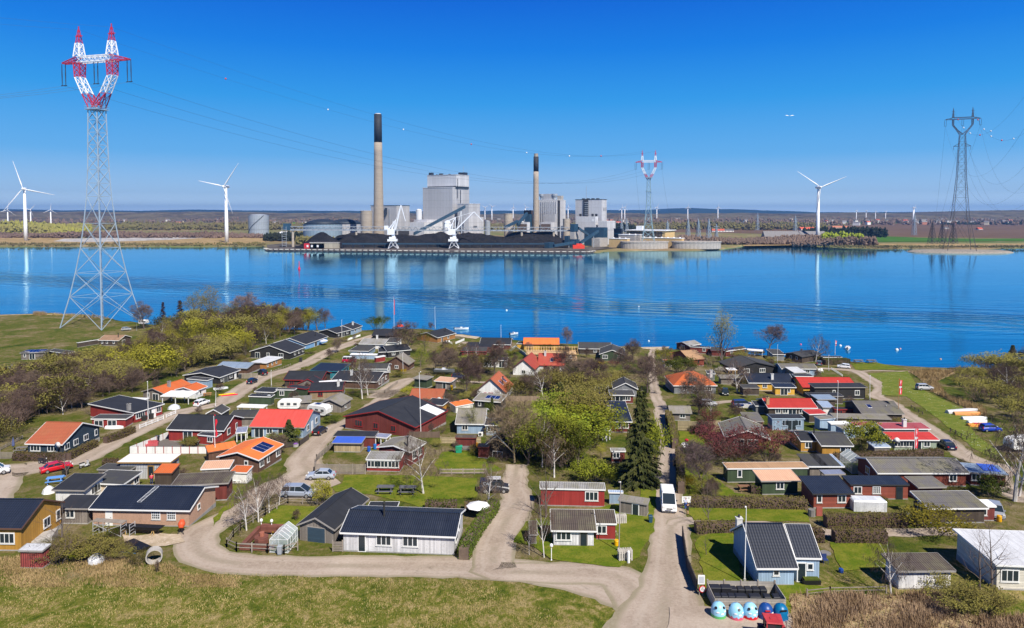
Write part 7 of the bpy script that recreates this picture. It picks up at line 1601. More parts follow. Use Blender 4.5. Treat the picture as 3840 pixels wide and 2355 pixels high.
def car(kind, colr, A, B, label, k=1.0):
 L, W, belt, cab, wx, wr = CARK[kind]; a = gp(A); b = gp(B); c = (a + b) / 2; d = b - a
 c.z = gz(c.x, c.y) + .1; ang = math.atan2(d.y, d.x); P_ = paint(colr, .25); e = empty('van' if kind in ('smallvan', 'van') else 'camper_van' if kind == 'camper' else 'parked_car', c, ang, label, 'van' if 'van' in kind else 'camper van' if kind == 'camper' else 'car', scale=k)
 h = W / 2; X = lambda t: (t - .5) * L; mb = MB(); st = []
 for t, z in belt: tp = .9 if t in (0, 1) else 1.0; st.append((X(t), [(-h*.86*tp,.22),(h*.86*tp,.22),(h*tp,.42),(h*.99*tp,z-.14),(h*.86*tp,z),(-h*.86*tp,z),(-h*.99*tp,z-.14),(-h*tp,.42)]))
 prow(mb, st); mb.build('body', P_, e)
 mb = MB(); z0 = cab[0][1]; x0, x1, x2, x3 = [X(p[0]) for p in cab]; z1, z2 = cab[1][1], cab[2][1]; hb, ht = h * .87, h * .74 if kind not in ('van', 'smallvan', 'camper') else h * .84
 mb.hexa([(x0,-hb,z0-.06),(x3,-hb,cab[3][1]-.06),(x3,hb,cab[3][1]-.06),(x0,hb,z0-.06)], [(x1,-ht,z1-.05),(x2,-ht,z2-.05),(x2,ht,z2-.05),(x1,ht,z1-.05)]); mb.build('window', glassm(), e)
 mb = MB(); mb.hexa([(x1-.04,-ht-.02,z1-.07),(x2+.04,-ht-.02,z2-.07),(x2+.04,ht+.02,z2-.07),(x1-.04,ht+.02,z1-.07)], [(x1,-ht*.93,z1),(x2,-ht*.93,z2),(x2,ht*.93,z2),(x1,ht*.93,z1)])
 for s in (-1, 1):
  mb.bar((x0, s*hb, z0-.05), (x1, s*ht, z1-.05), .06); mb.bar((x3, s*hb, cab[3][1]-.05), (x2, s*ht, z2-.05), .045)
  for t in ((.42,) if kind in ('sedan','hatch') else (.3, .6)): xa = x1 + (x2 - x1) * (t + .1); mb.bar((xa-.05, s*(hb+.005), z0-.05), (xa, s*(ht+.012), z2-.06), .05)
  if kind in ('smallvan', 'van'):
   xe = x1 + (x2 - x1) * (.62 if kind == 'smallvan' else .74); mb.hexa([(x0,s*(hb-.05),z0-.07),(xe,s*(hb-.05),z0-.07),(xe,s*(hb+.02),z0-.07),(x0,s*(hb+.02),z0-.07)], [(x1,s*(ht-.05),z1-.05),(xe,s*(ht-.05),z2-.05),(xe,s*(ht+.02),z2-.05),(x1,s*(ht+.02),z1-.05)])
 mb.build('roof', P_ if kind != 'camper' else paint((.75, .75, .72)), e)
 for t in wx:
  for s in (-1, 1):
   M = Matrix.Translation((X(t), s * (h - .1), wr)) @ Matrix.Rotation(-s * math.pi / 2, 4, 'X')
   w_ = MB().lathe([(wr*.9,-.1),(wr,-.07),(wr,.08),(wr*.9,.115),(wr*.66,.118)], 18).build('wheel', TYRE, e, M, smooth=False)
   MB().lathe([(wr*.64,.10),(wr*.6,.13),(wr*.2,.125),(.02,.14)], 14).build('rim', RIM, w_)
 for s in (-1, 1):
  MB().box(L/2-.16, s*h*.72-.16, .62 if kind != 'van' else .8, L/2-.01, s*h*.72+.16, .78 if kind != 'van' else 1.0).build('headlight', LAMP, e)
  MB().box(-L/2-.015, s*h*.78-.12, .65, -L/2+.12, s*h*.78+.12, .85 if kind == 'sedan' else 1.05).build('tail_light', TAIL, e)
  MB().box(x3-.35, s*(h+.02)-.08, z0-.02, x3-.2, s*(h+.02)+.08, z0+.14).build('mirror', P_ if kind != 'van' else TYRE, e)
 MB().box(L/2+.005, -.26, .42, L/2+.03, .26, .54).box(-L/2-.03, -.26, .5, -L/2-.018, .26, .62).build('number_plate', PLT, e)
 MB().box(-L/2-.01, -h*.9, .24, -L/2+.1, h*.9, .42).box(L/2-.1, -h*.88, .24, L/2+.012, h*.88, .4).build('bumper', paint((.05,.05,.055), .6) if kind in ('van','smallvan','suv') else P_, e)
 return e
car('sedan', (0.55, 0.008, 0.02), 'f500,1000', 'f800,945', 'bright red saloon car parked under the lichen covered tree')
car('hatch', (0.75, 0.76, 0.77), 'g115,232', 'g232,200', 'white hatchback parked on the upper lane beside the kayaks')
car('hatch', (0.01, 0.015, 0.04), 'b710,1058', 'b805,1022', 'dark navy hatchback parked on grass beside the long low black house')
car('suv', (0.012, 0.012, 0.014), 'b915,955', 'b838,930', 'black car standing beside the timber box cabin and grey fence')
car('camper', (0.36, 0.012, 0.05), 'b1790,797', 'b1968,797', 'raspberry red camper van with a white roof')
car('hatch', (0.02, 0.018, 0.02), 'g1488,575', 'g1590,520', 'black hatchback on the lane right of the red roofed light blue house')
car('sedan', (0.38, 0.42, 0.48), 'g1700,1062', 'g1405,1065', 'silver blue saloon car on the gravel yard, the farther of two')
car('mpv', (0.30, 0.34, 0.42), 'm655,272', 'm915,278', 'silver blue people carrier on the gravel yard, the nearer of two')
ev = car('smallvan', (0.03, 0.032, 0.045), 'h1235,1215', 'h1560,1215', 'dark grey tradesman van with pale letters and roof rack behind the white birch')
car('hatch', (0.015, 0.03, 0.08), 'c925,985', 'c1035,985', 'dark blue car next to the boat on its trailer')
car('hatch', (0.78, 0.79, 0.8), 'e1195,872', 'e1050,862', 'white hatchback at the top of the gravel lane by the shore hedge')
car('hatch', (0.10, 0.12, 0.14), 'e840,850', 'e835,810', 'grey green car half hidden behind the shore hedge')
car('suv', (0.42, 0.43, 0.45), 'e1968,1118', 'e2140,1120', 'silver off road car alone on the right hand meadow')
car('sedan', (0.012, 0.015, 0.035), 'j2350,885', 'j2255,835', 'black saloon car beside the sage green house')
car('hatch', (0.01, 0.05, 0.42), 'k765,1148', 'k955,1148', 'bright blue hatchback next to the upturned boats')
car('hatch', (0.02, 0.025, 0.025), 'd1905,1130', 'd1912,1215', 'black car facing the camera in the drive of the orange roofed house')
car('hatch', (0.45, 0.46, 0.48), 'i1640,222', 'i1785,222', 'silver car parked by the lane under bare branches')
car('mpv', (0.01, 0.03, 0.13), 'i2065,236', 'i2140,236', 'dark blue van seen behind the low white fence')
vw = car('van', (0.82, 0.83, 0.84), 'n1240,190', 'n1264,292', 'white delivery van driving towards the camera on the main lane')
car('smallvan', (0.7, 0.71, 0.72), 'f-150,1030', 'f-5,1010', 'white vehicle cut off by the left edge on the gravel')
car('hatch', (0.33, 0.35, 0.37), 'a1425,432', 'a1490,428', 'small silver car parked below the huge pylon')
car('hatch', (0.3, 0.32, 0.36), 's490,690', 's515,735', 'grey car behind the white porch house')
car('suv', (0.12, 0.14, 0.13), 'a100,935', 'a80,905', 'dark car beside the light blue hut at the left edge')
def text(s, size, m, parent, M, name='lettering'):
 c = bpy.data.curves.new(name, 'FONT'); c.body = s; c.size = size; c.align_x = 'CENTER'; c.align_y = 'CENTER'; c.extrude = .004; c.materials.append(m)
 t = bpy.data.objects.new(name, c); col.objects.link(t); dg = bpy.context.evaluated_depsgraph_get(); me = bpy.data.meshes.new_from_object(t.evaluated_get(dg)); bpy.data.objects.remove(t)
 o = bpy.data.objects.new(name, me); col.objects.link(o); o.parent = parent; o.matrix_basis = M; return o
LT = paint((0.55, 0.68, 0.8), .5); BLKP = paint((0.01, 0.01, 0.01), .5)
text('CAC', .62, LT, ev, Matrix.Translation((-1.0, -.86, 1.42)) @ Matrix.Rotation(R(85), 4, 'X'))
MB().box(-1.1, -.55, 1.98, 1.0, .55, 2.06).box(-1.1, -.6, 2.06, -.9, -.2, 2.2).box(.3, -.6, 1.86, .36, .6, 1.98).box(-1, -.6, 1.82, -.94, .6, 1.98).build('roof_rack', paint((.5, .5, .52), .6), ev)
MB().box(2.5, -.4, .72, 2.53, .4, .88).build('grille', BLKP, vw); MB().add([(2.535,-.12,.76),(2.535,0,.84),(2.535,.12,.76),(2.535,.12,.8),(2.535,0,.88),(2.535,-.12,.8)],[(0,1,4,5),(1,2,3,4)]).build('badge', RIM, vw)
# scooters
def scooter(A, B, colr, label):
 a = gp(A); b = gp(B); c = (a + b) / 2; d = b - a; e = empty('scooter', (c.x, c.y, c.z + .05), math.atan2(d.y, d.x), label, 'scooter', scale=1.1); P_ = paint(colr, .3)
 mb = MB(); mb.hexa([(-.75,-.14,.45),(.0,-.14,.4),(.0,.14,.4),(-.75,.14,.45)], [(-.8,-.12,.75),(-.05,-.14,.72),(-.05,.14,.72),(-.8,.12,.75)]); mb.hexa([(-.1,-.18,.22),(.35,-.18,.22),(.35,.18,.22),(-.1,.18,.22)], [(-.1,-.18,.32),(.4,-.18,.32),(.4,.18,.32),(-.1,.18,.32)])
 mb.hexa([(.35,-.2,.3),(.5,-.16,.3),(.5,.16,.3),(.35,.2,.3)], [(.38,-.17,.9),(.55,-.12,.95),(.55,.12,.95),(.38,.17,.9)]); mb.build('body', P_, e)
 MB().box(-.8, -.14, .755, -.05, .14, .84).build('seat', TYRE, e)
 mb = MB(); mb.bar((.5, 0, .3), (.42, 0, 1.0), .03); mb.bar((.42, -.3, 1.02), (.42, .3, 1.02), .02); mb.build('handlebar', TYRE, e)
 for x in (-.62, .62):
  w_ = MB().lathe([(.2, -.05), (.24, -.03), (.24, .03), (.2, .05)], 14).build('wheel', TYRE, e, Matrix.Translation((x, 0, .24)) @ Matrix.Rotation(math.pi / 2, 4, 'X')); MB().lathe([(.13, -.06), (.13, .06)], 10).build('rim', RIM, w_)
 MB().box(.545, -.07, .8, .58, .07, .92).build('headlight', LAMP, e)
scooter('f925,950', 'f1035,920', (.6, .6, .6), 'white and grey scooter parked at the lane corner')
scooter('f450,890', 'f550,895', (.02, .02, .03), 'black scooter parked in front of the clipped hedge')
scooter('f720,1045', 'f800,1000', (.03, .03, .03), 'black scooter beside the trunk of the lichen covered tree')
# bicycles
def bike(A, B, label):
 a = gp(A); b = gp(B); c = (a + b) / 2; d = b - a; e = empty('bicycle', c, math.atan2(d.y, d.x), label, 'bicycle')
 for x in (-.52, .52):
  mb = MB()
  for k in range(18): t0, t1 = 2*math.pi*k/18, 2*math.pi*(k+1)/18; mb.bar((.34*math.cos(t0), 0, .34*math.sin(t0)), (.34*math.cos(t1), 0, .34*math.sin(t1)), .022, n=3, cap=False)
  w_ = mb.build('wheel', TYRE, e, Matrix.Translation((x, 0, .36))); mb = MB()
  for k in range(8): t0 = 2*math.pi*k/8; mb.bar((0, 0, 0), (.33*math.cos(t0), 0, .33*math.sin(t0)), .006, n=3)
  mb.build('spokes', RIM, w_)
 mb = MB(); BB = (-.05, 0, .3); ST = (-.18, 0, .85); HT = (.34, 0, .85)
 for p, q in ((BB, ST), (BB, HT), (ST, HT), (ST, (-.52, 0, .36)), (BB, (-.52, 0, .36)), (HT, (.52, 0, .36)), (HT, (.32, 0, 1.02))): mb.bar(p, q, .018)
 mb.build('frame', paint((.5, .5, .52), .4), e); MB().box(-.32, -.07, .86, -.08, .07, .92).build('saddle', TYRE, e); MB().bar((.32, -.28, 1.03), (.32, .28, 1.03), .016).build('handlebar', TYRE, e)
bike('n862,412', 'n905,418', 'bicycle leaning by the old cabin wall, the left one'); bike('n910,418', 'n958,415', 'bicycle leaning by the old cabin wall, the right one')
# caravans
def caravan(A, B, L, W, H, label, windows=3):
 a = gp(A); b = gp(B); c = (a + b) / 2; d = b - a; e = empty('caravan', (c.x, c.y, gz(c.x, c.y) + .1), math.atan2(d.y, d.x), label, 'caravan'); mb = MB(); st = []
 for t, z0, z1 in ((0,.8,1.9),(.04,.6,H-.25),(.12,.5,H-.05),(.5,.5,H),(.88,.5,H-.05),(.96,.65,H-.3),(1,.9,1.8)): h = W / 2; st.append(((t-.5)*L, [(-h,z0),(h,z0),(h,z1-.15),(h*.85,z1),(-h*.85,z1),(-h,z1-.15)]))
 prow(mb, st); mb.build('body', mat((.74, .74, .72), 'plain', .5, .2), e)
 for s in (-1, 1):
  for k in range(windows): x = (-.5 + (k + .7) / (windows + .4)) * L; MB().box(x-.4, s*W/2-.02, 1.25, x+.4, s*W/2+.02, 1.8).build('window', glassm((.08,.09,.1)), e)
  MB().lathe([(.3,-.08),(.3,.08)], 14).build('wheel', TYRE, e, Matrix.Translation((0, s*(W/2-.1), .3)) @ Matrix.Rotation(math.pi/2, 4, 'X'))
  MB().box(-L*.4, s*(W/2+.004)-.004, .95, L*.4, s*(W/2+.004)+.004, 1.02).build('stripe', paint((.25,.28,.3)), e)
 MB().bar((L*.45,-.4,.55),(L*.68,0,.5),.05).bar((L*.45,.4,.55),(L*.68,0,.5),.05).build('drawbar', RIM, e)
 return e
caravan('g1050,268', 'g1340,268', 5, 2.1, 2.4, 'white caravan behind the bright red roof'); e = caravan('g1430,330', 'g1640,350', 5, 2.1, 2.6, 'white motor caravan with a dark roof hatch by the green bush'); MB().box(-.9, -.5, 2.62, .3, .5, 2.68).build('roof_hatch', glassm((.01,.01,.05)), e)
caravan('k1095,1350', 'k1230,1340', 5, 2.1, 2.5, 'white caravan behind the tall birches at the right edge'); caravan('a1600,360', 'a1720,365', 4, 2, 2.2, 'small white caravan under the thin leaning tree')
# boats
def hull(L, W, H, m, inner=None, up=False, label='', loc=(0,0,0), rz=0, name='boat', cat='boat', extra=True):
 e = empty(name, loc, rz, label, cat); mb = MB(); n_ = 12; st = []
 for i in range(n_ + 1):
  t = i / n_; w_ = W / 2 * (min(1, .72 + t * .9) if t < .3 else (1 - ((t - .3) / .7) ** 2.2) + .02); z = H * (.95 + .25 * t * t); kz = H * .35 * max(0, (t - .6) / .4) ** 2
  if up: st.append(((t-.5)*L, [(-w_,0),(w_,0),(w_*.85,z*.6-kz*.3),(w_*.3,z*.95-kz),(-w_*.3,z*.95-kz),(-w_*.85,z*.6-kz*.3)]))
  else: st.append(((t-.5)*L, [(-w_*.25,kz-.15),(w_*.25,kz-.15),(w_*.8,z*.35+kz*.3),(w_,z),(w_*.9,z+.03),(-w_*.9,z+.03),(-w_,z),(-w_*.8,z*.35+kz*.3)]))
 prow(mb, st); mb.build('hull', m, e)
 if not up and extra:
  MB().prism([((t-.5)*L, s*W/2*.78*(1 if t < .5 else (1-((t-.3)/.7)**2.2))) for s, r in ((-1, (0.04,.3,.6,.8)), (1, (.8,.6,.3,.04))) for t in r], H*1.04+.035, H*1.04+.06).build('deck', inner or paint((.35,.33,.3)), e)
  MB().box(-L*.1, -W*.3, H+.1, L*.05, W*.3, H+.45).build('console', paint((.75,.75,.75)), e)
  o_ = MB().box(-L/2-.35, -.15, H*.2, -L/2-.02, .15, H+.5).build('outboard_motor', BLKP, e)
 return e
BWH = paint((.78, .79, .8), .35)
v = onz(*P('c1020,420'), 0); hull(6.2, 2.2, .8, BWH, label='white motor boat with a dark stripe moored near the golden log cabin', loc=(v.x, v.y, 0), rz=R(5))
v = onz(*P('c1625,478'), 0); hull(4.2, 1.8, .7, BWH, label='small white motor boat moored left of the orange roofs', loc=(v.x, v.y, 0), rz=R(35))
v = onz(*P('e1168,645'), 0); hull(4.6, 2.0, .8, BWH, paint((.75,.75,.75)), label='white boat with a closed cover moored off the right hand shore', loc=(v.x, v.y, 0), rz=R(60))
v = gp('c820,940'); e = hull(6.2, 2.2, 1.0, paint((.12,.13,.14),.5), paint((.4,.42,.44)), label='grey cabin boat standing on a trailer by the dark blue car', loc=(v.x, v.y, v.z + .6), rz=R(-6)); MB().lathe([(.3,-.1),(.3,.1)],12).build('wheel', TYRE, e, Matrix.Translation((-.3,-.9,-.35)) @ Matrix.Rotation(math.pi/2,4,'X'))
for p, L, W, H, c, lab, rz in (('k575,955', 8, 1.7, .9, (.55,.56,.58), 'long boat under a grey tarpaulin on the meadow', 10), ('k625,978', 6, 1.5, .8, (.62,.27,.08), 'upturned boat with a varnished orange bottom', 0), ('k700,1025', 5.4, 1.5, .7, (.72,.72,.7), 'upturned white boat, the larger of two on the meadow', 0),
 ('k730,1060', 4.6, 1.4, .6, (.7,.7,.7), 'upturned white boat, the smaller of two on the meadow', 8), ('k745,1092', 5.0, 1.5, .65, (.6,.25,.03), 'upturned boat with orange and red paint behind the blue hatchback', 4), ('f1325,482', 3.6, 1.4, .6, (.7,.7,.7), 'small white dinghy beside the lean-to of the long red house', 0), ('b395,1105', 3.6, 1.4, .55, (.6,.62,.64), 'upturned pale rowing boat by the picnic bench', 20)):
 v = gp(p); e = hull(L, W, H, paint(c, .5), up=True, label=lab, loc=(v.x, v.y, v.z), rz=R(rz))
 if 'red paint' in lab: MB().hexa([(-1.2,-.5,.3),(2.2,-.3,.3),(2.2,.3,.3),(-1.2,.5,.3)],[(-1.2,-.3,.66),(2.2,-.1,.6),(2.2,.1,.6),(-1.2,.3,.66)]).build('red_band', paint((.5,.02,.02),.5), e)
for p, c, lab, r in (('b465,1170', (.8,.45,.0), 'yellow kayak lying at the edge of the upper lane', 25), ('b495,1180', (.7,.01,.03), 'red kayak lying at the edge of the upper lane', 27)):
 v = gp(p); hull(3.9, .62, .3, paint(c, .35), up=True, label=lab, loc=(v.x, v.y, v.z), rz=R(r), name='kayak', cat='kayak')
def buoy(p, r, c, lab, h=0):
 v = onz(*P(p), 0); e = MB().lathe([(r*.3,-r*.5),(r,0),(r*.9,r*.6),(r*.3,r*1.1 + h * .2)] + ([(r*.25, h)] if h else []), 10).build('buoy', paint(c, .4)); e.location = v; tag(e, lab, 'buoy')
buoy('z720,648', 1.2, (.6,.01,.03), 'slim red navigation buoy on the blue water left of the power station', 7.5)
for p, r, c, lab in (('c1540,198', .5, (.7,.72,.7), 'white mooring buoy above the small motor boat'), ('e625,592', .4, (.6,.1,.2), 'pink mooring buoy above the dark shore roofs'), ('e1083,607', .5, (.7,.7,.7), 'white mooring buoy left of the covered white boat'), ('e1735,655', .6, (.75,.75,.7), 'white mooring buoy alone off the right meadow'),
 ('e1775,642', .35, (.6,.3,.3), 'tiny pale pink buoy beside the white one'), ('d910,156', .4, (.7,.7,.7), 'small white buoy in the dark wake'), ('d1025,553', .4, (.7,.7,.7), 'small white buoy near the end of the main lane'), ('e2240,762', .35, (.6,.3,.2), 'tiny reddish buoy near the right reeds')): buoy(p, r, c, lab)
# birds
def bird(p, Y, s, lab):
 v = atY(p, Y); o = MB().add([(0,.25,0),(0,-.3,0),(.12,0,.02),(.9,.05,.35),(1.7,-.15,.15),(-.12,0,.02),(-.9,.05,.35),(-1.7,-.15,.15),(0,0,-.12)],[(0,2,8),(2,1,8),(0,8,5),(5,8,1),(2,3,4),(0,3,2),(5,7,6),(0,5,6),(0,2,1,5)]).build('gull', paint((.7,.7,.7),.7)); o.location = v; o.scale = (s,)*3; tag(o, lab, 'bird')
bird('z1900,279', 90, .36, 'white gull gliding in the blue sky left of the right hand turbine')
for p, Y, lab in (('e345,200', 420, 'white gull flying low over the water beside the turbine reflection'), ('e1970,238', 400, 'white gull low over the water on the right')): bird(p, Y, .5, lab)
# ------------------------------------------------------------------ flag poles and other poles
PW = paint((.8, .8, .78), .5); FRD = paint((.62, .01, .03), .7); FWH = paint((.8, .8, .8), .7)
def pole(base, top, lab, flag=None, m=PW, r=.07, name='flag_pole'):
 b = gp(base); t = atY(top, b.y); H = t.z - b.z; e = empty(name, b, 0, lab, 'pole' if flag is None and name != 'flag_pole' else 'flag pole'); MB().bar((0,0,0),(t.x-b.x if abs(t.x-b.x)<1 else 0,0,H), r, r*.55, 8).build('pole', m, e)
 MB().lathe([(.02,H),(.1,H+.06),(.1,H+.16),(.02,H+.22)],8).build('finial', FRD if flag else m, e)
 MB().box(-.12,-.12,-.1,.12,.12,.5).build('base', paint((.3,.28,.26),.8), e)
 if flag:
  hh, ww, zz = flag; mb = MB(); wv = lambda z: .12 * math.sin(z * 3.0)
  nn = 6
  def cloth(x0, x1, z0, z1, mm, off, nm):
   mb = MB()
   for i in range(nn): za, zb_ = z0 + (z1 - z0) * i / nn, z0 + (z1 - z0) * (i + 1) / nn; mb.hexa([(x0 + wv(za)*.3, -.02-off, za),(x1 + wv(za), -.02-off + wv(za), za),(x1 + wv(za), .02+off + wv(za), za),(x0 + wv(za)*.3, .02+off, za)],[(x0 + wv(zb_)*.3, -.02-off, zb_),(x1 + wv(zb_), -.02-off + wv(zb_), zb_),(x1 + wv(zb_), .02+off + wv(zb_), zb_),(x0 + wv(zb_)*.3, .02+off, zb_)])
   return mb.build(nm, mm, e)
  cloth(.05, .05 + ww, H - zz - hh, H - zz, FRD, 0, 'flag')
  if ww > .3: cloth(.05 + ww*.35, .05 + ww*.55, H - zz - hh + .01, H - zz - .01, FWH, .015, 'flag_cross'); cloth(.06, .045 + ww, H - zz - hh*.55, H - zz - hh*.42, FWH, .012, 'flag_cross')
 return e
pole('c240,440', 'c236,45', 'tallest white mast by the water with a drooping red and white pennant', (6.5, .28, 1)); pole('c715,410', 'c710,160', 'bare white flag pole behind the golden log cabin'); pole('c1475,512', 'c1473,370', 'white pole at the water behind the red house', name='mooring_pole')
pole('b980,1075', 'b973,895', 'white flag pole at the bend of the upper lane'); pole('b1795,530', 'b1790,310', 'white flag pole before the black cabin near the water'); pole('f1712,400', 'f1705,-52', 'very tall white flag pole before the long red house')
pole('g335,855', 'g312,338', 'white flag pole with a thin red pennant by the white fenced terrace', (3, .22, .6)); pole('g333,250', 'g338,47', 'white flag pole behind the small steep gabled hut'); pole('h550,575', 'h530,-165', 'tall white flag pole before the very big black hall roof')
pole('c345,930', 'c338,690', 'white flag pole before the brown cabin'); pole('e355,832', 'e357,600', 'white T shaped mast near the shore', name='mast'); pole('e1020,705', 'e1025,545', 'white flag pole at the shore with a small red and white flag', (1.8, .45, .1)); pole('e947,895', 'e947,720', 'short white flag pole beside the garden chairs')
pole('j1040,657', 'j1057,95', 'tall white flag pole between the light blue sheds'); pole('j1422,305', 'j1425,30', 'white flag pole beside the gravel lane right of the black box house'); pole('j1752,560', 'j1752,75', 'bronze coloured flag pole with a long hanging red and white flag', (3.0, .55, .1), paint((.35,.2,.08),.5))
pole('j1937,962', 'j1943,630', 'white flag pole with a red and white flag before the sage green house', (3.4, .5, .15)); pole('n965,495', 'n976,95', 'grey weathered flag pole on the corner plot', None, paint((.3,.27,.25),.7)); pole('p305,300', 'p312,5', 'tall white and brown flag pole beside the pale blue house'); pole('i697,1240', 'i700,1110', 'short white pole with a red top above the pale blue metal shed')
pole('j1608,550', 'j1612,378', 'thin grey pole above the patchwork roof', None, paint((.4,.4,.4)), .04, 'pole'); pole('a1580,430', 'a1578,355', 'thin grey post beside the right foot of the huge pylon', None, paint((.3,.3,.3)), .06, 'post')
# ------------------------------------------------------------------ fences
def fence(pts, H, lab, m, style='slat', post=None, name='fence', step=1.8):
 q = [gp(s) for s in pts]; e0 = q[0]; e = empty(name, e0, 0, lab, 'fence'); mb = MB(); pm = MB()
 for a, b in zip(q, q[1:]):
  d = b - a; L = d.length; dn = d.normalized(); s = Vector((-dn.y, dn.x, 0)).normalized() * .02; a0 = a - e0; b0 = b - e0
  def rail(z0, z1, off=0): o_ = s * (1 + off); mb.hexa([a0 - o_ + Vector((0,0,z0)), b0 - o_ + Vector((0,0,z0)), b0 + o_ + Vector((0,0,z0)), a0 + o_ + Vector((0,0,z0))], [a0 - o_ + Vector((0,0,z1)), b0 - o_ + Vector((0,0,z1)), b0 + o_ + Vector((0,0,z1)), a0 + o_ + Vector((0,0,z1))])
  if style == 'slat':
   n_ = int(H / .2)
   for k in range(n_): rail(k * .2 + .06, k * .2 + .19)
  elif style == 'solid': rail(.02, H)
  elif style == 'rail': rail(H * .85, H * .95); rail(H * .45, H * .53)
  elif style == 'two': rail(H * .7, H * .98); rail(H * .15, H * .45)
  elif style == 'picket':
   rail(H * .75, H * .82); rail(H * .25, H * .32)
   for k in range(int(L / .16)): c = a0 + dn * k * .16; mb.box(c.x - .05, c.y - .05, c.z + .03, c.x + .05, c.y + .05, c.z + H)
  n_ = max(1, int(L / step))
  for k in range(n_ + 1): c = a0 + d * (k / n_); pm.box(c.x - .06, c.y - .06, c.z - .2, c.x + .06, c.y + .06, c.z + H + .08)
 mb.build('panel', m, e); pm.build('post', post or m, e)['kind'] = 'stuff'; return e
GW = mat((.26, .22, .18), 'plain', .9, .4); BW_ = mat((.05, .04, .035), 'plain', .9, .3); WW = mat((.75, .75, .73), 'plain', .7, .1); TANF = mat((.42, .34, .2), 'slat', .95, .5); RP = paint((.3, .02, .02), .7)
fence(['a130,888', 'a500,888', 'a560,845'], 1.8, 'tall slatted fence in front of the solar panel cabin', GW)
fence(['b600,985', 'b820,985'], 1.6, 'dark board fence beside the black car', GW, 'slat'); fence(['b940,935','b1200,830'], .5, 'low wooden rail along the verge by the timber box cabin', GW, 'rail')
fence(['m125,745', 'm215,785', 'm500,800', 'm655,812', 'm780,775'], 1.1, 'low rail fence around the raised beds and greenhouse', GW, 'rail'); fence(['m125,745', 'm185,650', 'm250,590', 'm480,450', 'm690,340', 'm960,355'], .9, 'curved wire and post fence behind the row of birches', GW, 'rail')
fence(['g1475,1005', 'g2065,1012'], 1.6, 'weathered slatted fence left of the red windowed extension', GW); fence(['g1475,1005','g1500,860','g1690,690'], 1.1, 'side run of the weathered slatted fence', GW)
fence(['g1098,712', 'g1300,690', 'g1410,610'], 1.0, 'curved dark picket fence around the red roofed house', BW_, 'picket'); fence(['f1615,485', 'f1890,378'], .8, 'white board fence before the long red house', WW, 'two'); fence(['f1920,357', 'f2030,312'], .7, 'short white board fence by the white canopy', WW, 'two')
fence(['f1497,772', 'g430,774'], 1.2, 'long white terrace fence with dark red posts', WW, 'solid', RP, step=1.45); fence(['f1497,772', 'f1950,590'], 1.2, 'side of the white terrace fence with dark red posts', WW, 'picket', RP)
fence(['c950,588', 'c1050,545'], .9, 'white board fence beside the golden log cabin', WW, 'solid'); fence(['c890,515','c1040,530'], .9, 'grey rail fence on the shore lawn', GW, 'two'); fence(['p62,120', 'p80,240', 'p118,335'], 1.3, 'leaning dark stake fence along the main lane', BW_, 'picket')
fence(['h770,1012', 'h1300,1010'], .9, 'low weathered rail fence across the lawn', GW, 'two'); fence(['h775,655','h1240,655'], 1.2, 'woven fence behind the dark red shed', TANF, 'solid'); fence(['h1660,660','h1800,665'],1.2,'short woven fence by the steep black hut', TANF, 'solid')
fence(['i1362,505', 'i1620,510', 'i1760,505', 'i1850,495'], 1.9, 'woven twig fence behind the garden lawn', TANF, 'solid'); fence(['e980,880', 'e1105,960'], .6, 'row of short white stakes along the gravel lane', WW, 'rail', step=1.2)
fence(['j1900,400', 'j2030,475'], .6, 'dark log barrier on the meadow, the shorter one', BW_, 'rail'); fence(['k450,1150', 'k620,1235'], .7, 'dark log barrier on the meadow, the longer one', BW_, 'rail')
fence(['i2010,240','i2230,250'], .9, 'white picket fence before the dark blue van', WW, 'picket'); fence(['b1860,545','b2005,495'], .8, 'pale picket fence near the shore end of the upper lane', WW, 'picket'); fence(['b2010,1155','b2290,1150','b2440,1040'], .8, 'grey picket fence before the wide black roof', GW, 'picket')
fence(['c5,1160','c160,1130','c380,990'], .9, 'grey picket fence along the middle lane', GW, 'picket') if False else None
fence(['c1530,715','c1640,640','c1765,735'], 1.2, 'pale grey picket screen behind the white garage', mat((.45,.5,.55),'plain'), 'picket'); fence(['c1580,975','c1870,980'], .8, 'low rail fence before the white red roofed house', GW, 'rail'); fence(['h1500,170','h2040,170'], 1.3, 'brown board fence behind the parked silver cars', mat((.3,.22,.15),'board'), 'solid')
fence(['h420,590','h765,590'], 1.2, 'brown screen fence behind the pale roofed red house', mat((.16,.11,.08),'board'), 'solid'); fence(['p550,355','p640,345','p860,340'], .8, 'thin wire fence on posts at the edge of the reeds', GW, 'rail', step=3); fence(['m1105,785','m1195,785'], 1.3, 'little board fence between the long garage and white board house', GW)
fence(['f0,835','f160,832'], 1.3, 'dark slatted fence at the left edge', GW); fence(['f0,740','f260,600'], .6, 'pale slatted deck rail behind the navy house', GW, 'two')
